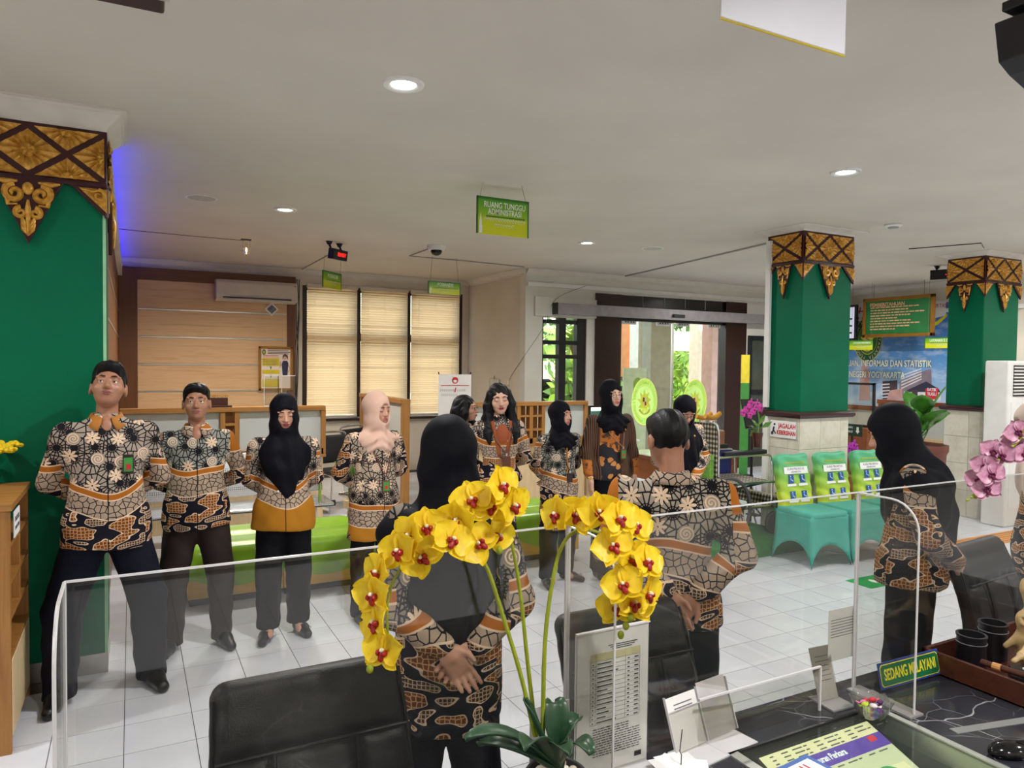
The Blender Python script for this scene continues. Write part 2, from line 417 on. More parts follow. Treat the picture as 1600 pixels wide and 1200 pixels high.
# wood panelling on the back wall
zt = [2.875, 2.465, 2.085, 1.705, 1.325, .93]
PX0, PX1 = -.03, 2.17
for k in range(5):
    MB().box((PX0+.11, BY-.03, zt[k+1]+.012), (PX1-.10, BY, zt[k]-.012)).build('panel', W_LIGHT, wback, bev=.003)
    if k < 4: MB().box((PX0+.11, BY-.036, zt[k+1]-.012), (PX1-.10, BY, zt[k+1]+.012)).build('metal_strip', C_METAL, wback, bev=.003)
for a, b, m in (((LX, BY-.05, 0), (PX0+.11, BY, 3.03), W_BROWN), ((PX1-.10, BY-.05, 0), (PX1+.02, BY, 3.03), W_BROWN), ((PX0+.11, BY-.05, 2.865), (PX1-.10, BY, 3.03), W_BROWNX), ((PX0+.11, BY-.05, .78), (PX1-.10, BY, .94), W_BROWNX)):
    MB().box(a, b).build('panel_frame', m, wback, bev=.004)
# left wall behind the pillar, with brown panelling, soffit and blue light strip
wl = struct(MB().box((LX-.15, 5.15, 0), (LX, BY, CZ)).build('wall_left', W_BROWN))
for z in (1.25, 1.62, 2.07, 2.43): MB().box((LX, 5.2, z-.012), (LX+.006, BY-.05, z+.012)).build('metal_strip', C_METAL, wl)
MB().box((LX-.02, 5.15, 2.90), (LX+.05, BY-.02, 3.03)).build('soffit', C_CORN, wl)
led = tag(MB().box((LX+.008, 5.2, 3.035), (LX+.022, BY-.12, 3.049)).build('led_strip', emis('blue_led', '0a12ff', 13)), 'blue glowing light strip along the soffit behind the green pillar', 'light strip')
# side wall between windows and doors
ws = struct(MB().box((SX, DY+.16, 0), (SX+.15, BY, CZ)).build('wall_side', C_WALL)); cornice([(SX, DY-.0), (SX, BY-.1)], ws, side=1)
# door wall with openings
def dz(x, y): return ony(x, y, DY)
GX0, GX1 = dz(968, 600).x, dz(1131, 600).x      # glass doors
FX0, FX1 = dz(928, 600).x, dz(1163, 600).x      # dark frame
NX0, NX1 = dz(847, 560).x, dz(916, 560).x       # black side window
QX0, QX1 = dz(1168, 560).x, dz(1240, 560).x
DZ1 = 2.48; FZ1 = 2.86
wd = MB(); wd.box((SX, DY, 0), (NX0, DY+.16, CZ)); wd.box((NX0, DY, 2.46), (FX0, DY+.16, CZ)); wd.box((NX1, DY, 0), (FX0, DY+.16, 2.46)); wd.box((NX0, DY, 0), (NX1, DY+.16, .4))
wd.box((FX0, DY, FZ1), (FX1, DY+.16, CZ)); wd.box((FX1, DY, 0), (RX+.15, DY+.16, CZ))
wdoor = struct(wd.build('wall_door', C_WALLW)); cornice([(RX, DY), (SX, DY)], wdoor, side=1)
MB().box((SX+.02, DY-.03, 2.90), (RX-.1, DY, 2.96)).build('cable_trunking', C_WHITEP, wdoor, bev=.004)
MB().box((dz(834, 480).x, DY-.05, 2.47), (FX0, DY, 2.75)).build('boxed_lintel', C_WALLW, wdoor, bev=.006)
C_FRAME = plain('dark_door_frame', '2c110e', .25)
C_WFRAME = plain('black_window_frame', '16161a', .35)
d1 = struct(MB().box((FX0, DY-.03, 0), (GX0, DY+.16, FZ1)).build('door_1', C_FRAME, bev=.004))
MB().box((GX1, DY-.03, 0), (FX1, DY+.16, FZ1)).build('door_jamb', C_FRAME, d1, bev=.004)
MB().box((GX0, DY+.02, DZ1-.02), (GX1, DY+.16, FZ1)).build('transom', plain('dark_transom', '120f14', .2), d1)
for k in range(1, 5):
    x = GX0+(GX1-GX0)*k/5; MB().box((x-.004, DY+.012, 2.7), (x+.004, DY+.02, FZ1)).build('transom_joint', C_GREYP, d1)
gm = (GX0+GX1)/2
def backlit(nm, c):
    n = NT(nm); n.set(lin(c), .5); tr = n.new('ShaderNodeBsdfTranslucent'); tr.inputs[0].default_value = lin(c)+(1,); mx = n.new('ShaderNodeMixShader'); mx.inputs[0].default_value = .65; n.t.links.new(n.p.outputs[0], mx.inputs[1]); n.t.links.new(tr.outputs[0], mx.inputs[2]); n.t.links.new(mx.outputs[0], n.out.inputs[0]); return n.mat
C_EMG = backlit('emblem_green', 'b4dc6a'); C_EMY = backlit('emblem_yellow', 'efe06a'); C_EML = backlit('emblem_pale_green', 'c6e284')
C_EMR = backlit('emblem_red', 'c4554f'); C_EMW = backlit('emblem_white', 'f2eedc')
def emblem(parent, c, R, facing=(0, -1, 0), ring='PENGADILAN NEGERI YOGYAKARTA', dark=False):
    # round court badge: green disc, yellow rim, lettering ring, flame sun, shield
    f = Vector(facing); xx = Vector((0, 0, 1)).cross(-f).normalized() if abs(f.z) < .5 else Vector((1, 0, 0)); xx = -f.cross(Vector((0, 0, 1))).normalized()
    M = frame_m(c, xx, (0, 0, 1)) @ Matrix.Diagonal((.82, 1.2, 1, 1))
    g1, g2, yl = (plain('badge_dark_green', '1f5a30', .5), plain('badge_mid_green', '2c6e3a', .5), plain('badge_yellow', 'd9c53a', .5)) if dark else (C_EMG, C_EML, C_EMY)
    def annul(r0, r1, z, m, nm, n=48):
        b = MB(); b.sheet([[M @ Vector((r*math.cos(2*PI*k/n), r*math.sin(2*PI*k/n), z)) for k in range(n+1)] for r in (r0, r1)]); return b.build(nm, m, parent, recalc=False)
    annul(R*.965, R, .001, yl, 'emblem_rim'); annul(R*.68, R*.965, .001, g1, 'emblem_disc'); annul(R*.655, R*.68, .001, yl, 'emblem_inner_rim'); annul(R*.02, R*.655, .001, g2, 'emblem_field')
    pts = []
    for k in range(72):
        a = 2*PI*k/72; ph = (k % 8)/8; r = R*(.30+.24*(1-ph)**1.5 if ph < .9 else .5); pts.append((r*math.cos(a+.15*(1-ph)), r*math.sin(a+.15*(1-ph))))
    b = MB(); b.add([M @ Vector((x, y, .0022)) for x, y in pts], [tuple(range(72))]); b.build('emblem_sun', yl, parent)
    sh = [(-.17, .2), (.17, .2), (.17, -.02), (.1, -.15), (0, -.22), (-.1, -.15), (-.17, -.02)]
    b = MB(); b.add([M @ Vector((x*R, y*R, .0034)) for x, y in sh], [tuple(range(7))]); b.build('emblem_shield', C_EMW, parent)
    b = MB()
    for q in ((-.15, .0, .0, .18), (.0, -.16, .13, .0)): b.add([M @ Vector((x*R, y*R, .0044)) for x, y in ((q[0], q[1]), (q[2], q[1]), (q[2], q[3]), (q[0], q[3]))], [(0, 1, 2, 3)])
    b.build('emblem_shield_quarter', C_EMR, parent)
    # scroll under the sun
    b = MB(); b.tube([M @ Vector((R*.5*math.sin(a), -R*.52*math.cos(a), .006)) for a in np.linspace(-.9, .9, 14)], R*.045, 4); b.build('emblem_scroll', yl, parent)
    if ring:
        mesh = bmesh.new()
        for k, ch in enumerate(ring):
            if ch == ' ': continue
            a = PI*.5+PI*.92-2*PI*.92*k/(len(ring)-1); me = text_mesh(ch, R*.22, .0006); me.transform(M @ Matrix.Translation((R*.83*math.cos(a), R*.83*math.sin(a), .004)) @ Matrix.Rotation(a-PI/2, 4, 'Z')); mesh.from_mesh(me); bpy.data.meshes.remove(me)
        me = bpy.data.meshes.new('lettering'); mesh.to_mesh(me); mesh.free(); link('lettering', me, C_EMW if dark else yl, parent)
for k, (xa, xb) in enumerate(((GX0, gm-.006), (gm+.006, GX1))):
    d = struct(MB().box((xa, DY+.05, .01), (xb, DY+.062, DZ1-.03)).build('door_%d' % (k+2), G_CLEAR))
    cx = dz(1010 if k == 0 else 1089, 628)
    emblem(d, (cx.x, DY+.048, cx.z), .315)
    for xx in (xa+.2, xb-.2):
        MB().box((xx-.13, DY+.03, DZ1-.07), (xx+.13, DY+.075, DZ1+.0)).build('hanger_clamp', C_WHITEP, d, bev=.004)
        for s in (-.08, -.03, .03, .08): MB().lathe([(.012, 0), (.012, .004)], 10).build('clamp_bolt', C_BLACK, d).matrix_local = at((xx+s, DY+.03, DZ1-.035), rx=PI/2)
    MB().box(((xb-.016) if k == 0 else xa, DY+.045, .01), (xb if k == 0 else xa+.016, DY+.068, DZ1-.03)).build('edge_profile', C_CHROME, d)
hb = thing('door_operator', 'long grey sliding door operator box above the glass doors', 'door operator', (0, DY-.21, 0))
hx0, hx1 = ony(872, 478, DY-.21).x, ony(1215, 500, DY-.21).x
MB().box((hx0, 0, 2.50), (hx1, .14, 2.66)).build('housing', plain('anodised_grey', '9b979c', .35, .5), hb, bev=.006)
MB().box((hx0-.012, -.005, 2.495), (hx0, .14, 2.665)).build('end_cap', C_BLACK, hb)
sx = ony(1060, 480, DY-.21).x; MB().box((sx-.12, -.035, 2.53), (sx+.12, 0, 2.58), bev=.01).build('motion_sensor', C_BLACK, hb)
# black side window
w2 = struct(MB().box((NX0, DY+.02, .4), (NX0+.03, DY+.12, 2.46)).build('window_2', C_WFRAME))
for xa, xb in ((NX1-.16, NX1), (NX0+.30, NX0+.42)): MB().box((xa, DY+.02, .4), (xb, DY+.12, 2.46)).build('window_mullion', C_WFRAME, w2)
for z in (2.40, 2.09, 1.88): MB().box((NX0, DY+.025, z-.03), (NX1, DY+.11, z+.03)).build('window_rail', C_WFRAME, w2)
MB().box((NX0, DY+.06, .4), (NX1, DY+.066, 2.40)).build('pane', G_CLEAR, w2)
# window wall: mullions, panes
C_WBR = plain('dark_brown_window_frame', '2a120d', .35)
w1 = struct(MB().box((WX0-.04, BY+.02, WZ0-.04), (WX1+.04, BY+.14, WZ0+.02)).build('window_1', C_WBR))
wxs = [WX0, WX0+.83, WX0+1.66, WX1-.02]
for x in wxs: MB().box((x-.035, BY-.005, WZ0), (x+.035, BY+.13, WZ1)).build('window_mullion', C_WBR, w1)
MB().box((WX0, BY+.04, WZ1-.06), (WX1, BY+.13, WZ1)).build('window_rail', C_WBR, w1); MB().box((WX0, BY+.05, 2.10), (WX1, BY+.12, 2.22)).build('window_rail', C_WBR, w1)
for k in range(3): MB().box((wxs[k]+.03, BY+.08, WZ0), (wxs[k+1]-.03, BY+.086, WZ1)).build('pane', G_CLEAR, w1)
MB().box((WX0-.06, BY-.10, WZ0-.05), (WX1+.06, BY+.01, WZ0-.01)).build('window_sill', C_WBR, w1, bev=.004)
# blinds
n = NT('blind_fabric'); t = n.t; t.nodes.remove(n.p)
df = n.new('ShaderNodeBsdfDiffuse'); df.inputs[0].default_value = lin('dcc7a8')+(1,); tl = n.new('ShaderNodeBsdfTranslucent'); tl.inputs[0].default_value = lin('c9ae88')+(1,)
mx = n.new('ShaderNodeMixShader'); mx.inputs[0].default_value = .6; t.links.new(df.outputs[0], mx.inputs[1]); t.links.new(tl.outputs[0], mx.inputs[2]); t.links.new(mx.outputs[0], n.out.inputs[0]); C_BLIND = n.mat
for k in range(3):
    b = thing('venetian_blind', ['closed cream venetian blind next to the wood panelled wall', 'middle closed cream venetian blind of the window', 'closed cream venetian blind next to the bare side wall'][k], 'blind', ((wxs[k]+wxs[k+1])/2, BY-.03, 0), group='cream blinds on the window')
    hw = (wxs[k+1]-wxs[k])/2-.03
    MB().box((-hw-.01, -.025, WZ1-.03), (hw+.01, .025, WZ1+.025)).build('head_rail', C_ACPL, b, bev=.004)
    m = MB(); z = WZ1-.05; i = 0
    while z > WZ0+.05:
        tz = .0215+.002*math.sin(i*1.7); ty = .004+.005*random.random()+(0.007 if i in (7, 15, 22, 28, 33) else 0)
        m.sheet([[(-hw, -ty, z-tz), (hw, -ty, z-tz)], [(-hw, -ty*.2-.003, z), (hw, -ty*.2-.003, z)], [(-hw, ty, z+tz), (hw, ty, z+tz)]]); z -= .036; i += 1
    s = m.build('slats', C_BLIND, b); s['kind'] = 'stuff'
    MB().box((-hw, -.012, WZ0+.01), (hw, .012, WZ0+.035)).build('bottom_rail', C_ACPL, b)
    for sx_ in (-.7, -.0, .7): MB().tube([(hw*sx_, -.016, WZ0+.02), (hw*sx_, -.016, WZ1)], .0018, 5).build('ladder_cord', C_ACPL, b)
# right wall and the walls that close the room
wr = struct(MB().box((RX, -3.5, 0), (RX+.15, DY+.16, CZ)).build('wall_right', C_WALL)); cornice([(RX, -3.4), (RX, DY-.1)], wr, side=1)
MB().box((RX-.04, 2, 2.66), (RX, DY, 2.72)).build('cable_trunking', C_WHITEP, wr)
struct(MB().box((-4.1, -3.6, 0), (11.6, -3.5, CZ)).build('wall_front', C_WALL)); struct(MB().box((-4.1, -3.5, 0), (-4, 5.2, CZ)).build('wall_far_left', C_WALL))
struct(MB().box((-4.1, 5.16, 0), (LX-.15, 5.26, CZ)).build('wall_left_return', C_WALL))

# ------------------------------------------------------------------ pillars
def sunburst(hw, hh, a0=0, a1=2*PI, amp=.010, rays=16):
    # radial carved panel bounded by the diamond |x|/hw+|z|/hh=1, angles a0..a1; local x,z plane, relief towards -y
    full = abs(a1-a0) > 6; N = 80 if full else 40; g = []
    for fr in (0, .1, .17, .22, .3, .45, .65, .85, 1):
        row = []
        for k in range(N+1):
            a = a0+(a1-a0)*k/N; R = 1/(abs(math.cos(a))/hw+abs(math.sin(a))/hh); r0 = min(hw, hh)
            r = fr*R if fr > .3 else fr*r0*1.5; r = min(r, R)
            h = .012 if fr < .1 else (.018 if fr < .2 else (.006 if fr == .22 else .010+amp*math.cos(a*rays)*(1-fr*.6)-.004*fr))
            if fr in (.1, .17): h += .004*math.cos(a*6+fr*20)
            row.append((r*math.cos(a), -h, r*math.sin(a)))
        g.append(row)
    return MB().sheet(g)
def scroll(m, cx, cz, r, turns, ph, sgn, rad, y0=-.014):
    pts = []; N = 26
    for k in range(N+1):
        t = k/N; a = ph+sgn*turns*2*PI*t; rr = r*(1-.82*t); pts.append((cx+rr*math.cos(a), y0-.006*t, cz+rr*math.sin(a)))
    m.tube(pts, [rad*(1-.45*k/N) for k in range(N+1)], 6)
def pendant(cap, M, hw, drop, z0):
    b = MB(); b.prism([(-hw, z0), (hw, z0), (0, z0-drop)], .02, Matrix.Translation((0, -.018, 0))); o = b.build('pendant', C_MAROON, None, bev=.003); o.data.transform(M); o.parent = cap
    b = MB(); s = hw/.16; q = drop/.35
    for sg in (-1, 1):
        scroll(b, sg*.058*s, z0-.088*q, .046*s, 1.4, PI/2, -sg, .019*s, -.022)
        scroll(b, sg*.031*s, z0-.19*q, .028*s, 1.3, PI/2, -sg, .014*s, -.022)
        b.tube([(sg*.14*s, -.02, z0-.022), (sg*.10*s, -.026, z0-.032), (sg*.045*s, -.024, z0-.025)], [.006, .015*s, .006], 6)
        b.tube([(sg*.105*s, -.02, z0-.05*q), (sg*.085*s, -.024, z0-.15*q), (sg*.045*s, -.02, z0-.145*q)], [.004, .012*s, .006], 6)
        for t in range(3): b.tube([(0, -.022, z0-drop*(.88-.05*t)), (sg*.02*s, -.027, z0-drop*(.79-.06*t)), (sg*.03*s, -.022, z0-drop*(.70-.06*t))], [.004, .011*s, .004], 5)
    b.sphere((0, -.024, z0-.06*q), (.026*s, .016, .034*q), 10, 8)
    b.tube([(0, -.024, z0-.12*q), (0, -.03, z0-.17*q), (0, -.027, z0-drop*.86)], [.006, .015*s, .006], 6)
    o = b.build('carved_scroll', C_GOLD, None, smooth=True); o.data.transform(M); o.parent = cap
def pillar(label, x0, y0, w, dp, topz=3.0, tiled=True):
    x1, y1 = x0+w, y0+dp; t = thing('pillar', label, 'pillar', ((x0+x1)/2, (y0+y1)/2, 0), group='green pillars with carved gold capitals'); hx = w/2; hy = dp/2
    rz = 1.30
    F = [(Matrix.Rotation(f*PI/2, 4, 'Z') @ Matrix.Translation((0, -(hy if f % 2 == 0 else hx), 0)), hx if f % 2 == 0 else hy, f % 2 == 0) for f in range(4)]
    if tiled:
        MB().box((-hx, -hy, rz), (hx, hy, topz)).build('shaft', C_GREEN, t, bev=.012)
        core = MB().box((-hx+.002, -hy+.002, 0), (hx-.002, hy-.002, rz)).build('wainscot', C_GROUT, t)
        nz = 4; th = (rz-.02)/nz
        for R, h, wide in F:
            xs = [-h, -h+.30, h-.12, h] if wide else [-h, h-.13, h]
            for j in range(nz):
                for i in range(len(xs)-1):
                    o = MB().box((xs[i]+.0015, -.008, j*th+.0015), (xs[i+1]-.0015, .004, (j+1)*th-.0015)).build('wall_tile', C_CTILE, None, bev=.002); o.data.transform(R); o.parent = core
        g = []
        for a, b_ in ((0, -.03), (.035, -.03), (.05, -.012), (.05, .012), (.03, .03), (0, .035)):
            g.append([((hx+a)*sx_, (hy+a)*sy_, rz+b_) for sx_, sy_ in ((-1, -1), (1, -1), (1, 1), (-1, 1), (-1, -1))])
        MB().sheet(g).build('ring_moulding', C_RINGB, t, smooth=True)
    else:
        MB().box((-hx, -hy, .11), (hx, hy, topz)).build('shaft', C_GREEN, t, bev=.004)
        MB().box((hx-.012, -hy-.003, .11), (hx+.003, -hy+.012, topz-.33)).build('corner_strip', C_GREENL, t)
        MB().box((-hx-.004, -hy-.004, .0), (hx+.004, hy+.004, .112)).build('metal_skirting', C_METAL, t, bev=.003)
    zb = topz-.31; capb = MB().box((-hx-.012, -hy-.012, zb), (hx+.012, hy+.012, topz)).build('capital', C_MAROON, t, bev=.004)
    zc = (zb+topz)/2+.005; e = .027; hh = .135
    for R0, h, wide in F:
        R = R0 @ Matrix.Translation((0, -.012, 0)); q = h/2 if wide else h
        def put(mb, x, z):
            o = mb.build('carved_panel', C_GOLD, None, smooth=True); o.data.transform(R @ Matrix.Translation((x, 0, z))); o.parent = capb
        if wide: put(sunburst(q-e, hh-e*.9), 0, zc)
        for sg in (-1, 1): put(sunburst(q-e, hh-e*.9, PI/2 if sg > 0 else -PI/2, 3*PI/2 if sg > 0 else PI/2), sg*(h-.002), zc)
        for x in ((-q, q) if wide else (0,)):
            put(sunburst(q-e, hh-e*.9, PI, 2*PI), x, zc+hh-.006); put(sunburst(q-e, hh-e*.9, 0, PI), x, zc-hh+.004)
        o = MB().box((-h-.014, -.012, zb-.002), (h+.014, .01, zb+.02)).build('capital_rail', C_MAROON, None, bev=.003); o.data.transform(R); o.parent = capb
        pendant(capb, R, .165 if wide else .10, .35, zb+.01)
        k = 1 if wide else .62
        for sg in (-1, 1):
            b = MB(); b.prism([(sg*(h-.165*k), zb), (sg*(h+.012), zb), (sg*(h+.012), zb-.17)], .02, Matrix.Translation((0, -.006, 0))); o = b.build('corner_pendant', C_MAROON, None, bev=.003); o.data.transform(R); o.parent = capb
            b = MB(); b.prism([(sg*(h-.125*k), zb-.012), (sg*(h+.010), zb-.012), (sg*(h+.010), zb-.14)], .006, Matrix.Translation((0, -.012, 0)))
            scroll(b, sg*(h-.03*k), zb-.05, .032*k, 1.2, PI/2, -sg, .012*k); b.tube([(sg*(h-.11*k), -.016, zb-.02), (sg*(h-.06*k), -.02, zb-.03), (sg*(h-.02), -.018, zb-.02)], [.005, .012, .005], 6)
            o = b.build('carved_scroll', C_GOLD, None, smooth=True); o.data.transform(R); o.parent = capb
    c = cornice([(x0, y0), (x0, y1), (x1, y1), (x1, y0)], None, w=.11, h=CZ-topz, closed=True, side=1); c.data.transform(Matrix.Translation((-(x0+x1)/2, -(y0+y1)/2, 0))); c.parent = t
    return t
pA = pillar('wide green pillar with carved gold capital that the tall man leans on', -.835, 4.64, .71, .50, topz=3.04, tiled=False)
pB = pillar('green pillar with carved gold capital and cleanliness notice behind the fabric covered chairs', 5.776, 4.882, .715, .42, topz=3.10)
pC = pillar('green pillar with carved gold capital beside the tall floor air conditioner', 8.825, 4.87, .73, .42, topz=3.10)
# ------------------------------------------------------------------ ceiling fittings
E_LAMP = emis('lit_diffuser', 'fffaf0', 14)
def downlight(x, y, label, e=36):
    t = thing('downlight', label, 'downlight', (x, y, CZ), group='round recessed downlights in the ceiling')
    MB().lathe([(.062, -.004), (.075, -.012), (.098, -.010), (.104, 0), (.06, 0)], 28, caps=False).build('trim_ring', C_WHITEP, t, smooth=True)
    MB().lathe([(.064, -.0035), (.064, -.001)], 28).build('diffuser', E_LAMP, t)
    l = bpy.data.lights.new('lamp', 'AREA'); l.shape = 'DISK'; l.size = .13; l.energy = e; l.color = (1, .985, .965); l.spread = math.radians(165)
    o = bpy.data.objects.new('lamp', l); COL.objects.link(o); o.parent = t; o.location = (0, 0, -.02)
downlight(1.19, 3.42, 'big bright round downlight hanging over the standing group by the counter')
downlight(1.24, 6.77, 'lit round downlight near the round white speaker grille')
downlight(4.43, 3.40, 'lit round downlight in front of the pillar with the cleanliness notice')
downlight(4.56, 6.83, 'lit round downlight near the glass doors')
for x, y in ((-2.1, 3.4), (-2.1, .1), (1.2, .1), (4.4, .1), (7.7, .1), (7.7, 3.4), (1.2, -2.8), (4.4, -2.8), (10.2, 3.4), (10.0, 5.5), (9.0, 7.4)):  # last two are added, hidden behind the pillars to brighten the poster end
    downlight(x, y, 'unseen recessed ceiling downlight in the rest of the hall', 36)
n = NT('speaker_mesh'); C_GRILLE = n.set(n.ramp(n.vor(n.coord(), 160, dim='3D')['Distance'], [(.2, lin('8a8680')), (.5, lin('b9b4aa'))]), .6)
for (px, py, r, lb) in ((315, 309, .115, 'round flush ceiling speaker grille beside the lit downlight'), (1020, 388, .115, 'round flush ceiling speaker grille near the glass doors')):
    p = onz(px, py, CZ); t = thing('ceiling_speaker', lb, 'speaker', p)
    MB().lathe([(r+.012, 0), (r+.012, -.004), (r, -.007), (r-.004, -.004)], 32, caps=False).build('rim', C_WHITEP, t, smooth=True); MB().lathe([(r-.003, -.002), (r-.003, -.006)], 32).build('grille', C_GRILLE, t)
p = onz(1396, 351, CZ); t = thing('smoke_detector', 'small white disc shaped smoke detector near the green pillar', 'smoke detector', p)
MB().lathe([(.075, 0), (.078, -.012), (.06, -.022), (.04, -.026)], 28).build('base', C_WHITEP, t, smooth=True); MB().lathe([(.05, -.022), (.045, -.036), (.02, -.040)], 24).build('sensor_cap', C_GREYP, t, smooth=True)
p = onz(682, 384, CZ); t = thing('dome_camera', 'white dome security camera under the ceiling above the blinds', 'security camera', p)
MB().lathe([(.11, 0), (.11, -.02), (.095, -.05), (.08, -.055)], 28).build('base', C_WHITEP, t, smooth=True)
MB().lathe([(.068, -.05), (.066, -.075), (.05, -.10), (.02, -.115), (.002, -.117)], 24).build('dome', C_BLACKG, t, smooth=True)
p = onz(385, 374, CZ); t = thing('bare_bulb', 'clear glass bulb hanging in a wire cage holder from the ceiling', 'light bulb', p)
MB().box((-.06, -.03, -.012), (.05, .03, 0)).build('ceiling_plate', C_STEELD, t)
MB().tube([(-.035, 0, 0), (-.04, 0, -.06), (-.03, 0, -.12)], .003, 6).build('wire_arm', C_CHROME, t); MB().tube([(.035, 0, 0), (.04, 0, -.06), (.03, 0, -.12)], .003, 6).build('wire_arm', C_CHROME, t)
MB().lathe([(.012, -.04), (.014, -.075), (.03, -.10), (.042, -.13), (.036, -.16), (.012, -.175)], 18).build('bulb', glass_mat('bulb_glass', 'fff4e0', .2, .05), t, smooth=True)
MB().sphere((0, 0, -.125), (.008, .008, .014), 8, 6).build('filament', emis('warm_filament', 'ffe0b0', 40), t)
l = bpy.data.lights.new('bulb_lamp', 'SPOT'); l.energy = 150; l.spot_size = math.radians(165); l.spot_blend = .6; l.color = (1, .86, .68); l.shadow_soft_size = .03; o = bpy.data.objects.new('bulb_lamp', l); COL.objects.link(o); o.parent = t; o.location = (0, 0, -.18)
def conduit(pix, label, r=.008, mat=None, z=CZ):
    pts = [onz(x, y, z-.006) for x, y in pix]; o = thing('cable_conduit', label, 'conduit', pts[0])
    MB().tube([q-pts[0] for q in pts], r, 6).build('pipe', mat or C_GREYP, o)
conduit([(672, 388), (640, 400)], 'short grey conduit leading to the dome camera'); conduit([(640, 400), (730, 408), (819, 417)], 'grey conduit across the ceiling towards the wall corner')
conduit([(965, 434), (1080, 408), (1203, 379)], 'long grey conduit running to the green pillar capital', .014)
conduit([(178, 357), (290, 368), (382, 376)], 'thin dark wire strung along the ceiling to the bare bulb', .003, C_STEELD)
conduit([(472, 421), (512, 399)], 'grey conduit feeding the red number display')
conduit([(1420, 389), (1533, 380), (1537, 387)], 'thin dark wire along the ceiling above the right pillar', .005, C_STEELD)
# ceiling hanging objects at the very top of the view
p = ond(258, 13, 1.25); t = thing('hanging_television', 'dark screen edge with silver trim hanging above the wooden shelf', 'television', p, rz=-.02)
MB().box((-.75, -.03, 0), (0, .03, .46), bev=.006).build('casing', plain('dark_plum_plastic', '2a1420', .2), t); MB().box((-.76, -.035, -.002), (.006, -.031, .006)).build('trim', C_METAL, t); MB().box((-.73, -.033, .03), (-.02, -.03, .44)).build('screen', C_BLACKG, t)
MB().box((-.40, -.02, .46), (-.34, .02, CZ-p.z)).build('ceiling_bracket', C_BLACK, t)
a, b_, c_ = ond(1125, 27, 2.0), ond(1320, 87, 2.0), ond(1311, 0, 2.0)
dx = Vector((b_.x-a.x, b_.y-a.y, 0)); p = a.copy(); t = thing('hanging_board', 'blank white signboard back hanging from the ceiling', 'signboard', p, rz=0)
L = Vector((b_.x-a.x, b_.y-a.y, b_.z-a.z)); up = Vector((0, 0, 1)); nn = L.cross(up).normalized()*.004
hgt = .34; q = [Vector((0, 0, 0)), L, L+up*hgt, up*hgt]
m = MB(); m.add([v-nn for v in q]+[v+nn for v in q], [(0, 1, 2, 3), (7, 6, 5, 4), (0, 4, 5, 1), (1, 5, 6, 2), (2, 6, 7, 3), (3, 7, 4, 0)]); m.build('panel', plain('white_board', 'dcdce6', .4, var=.02), t, bev=.003)
m = MB(); m.tube([Vector((0, 0, -.002)), L+Vector((0, 0, -.002))], .0035, 6); m.build('edge_strip', C_EMY, t)
for f in (.15, .85): MB().tube([L*f+up*hgt, Vector((L.x*f, L.y*f, CZ-p.z))], .002, 5).build('hanging_wire', C_STEELD, t)
p = ond(1616, 10, 2.25); t = thing('ceiling_loudspeaker', 'black loudspeaker on a ceiling bracket', 'loudspeaker', (p.x, p.y, 0))
MB().box((-.05, -.05, p.z-.0), (.12, .07, p.z+.03)).build('bracket', C_BLACK, t, bev=.004); MB().box((.02, -.02, p.z), (.08, .04, CZ)).build('bracket_stem', C_BLACK, t)
m = MB(); m.prism([(-.035, -.02), (.30, .02), (.30, -.24), (.06, -.17), (-.005, -.14)], .16, at((0, -.06, p.z))); m.build('cabinet', plain('black_speaker', '17151a', .5), t, bev=.005)
for q in ((.03, -.07), (.05, -.12)): MB().sphere((q[0], -.062, p.z+q[1]), .008, 8, 6).build('screw', C_METAL, t)

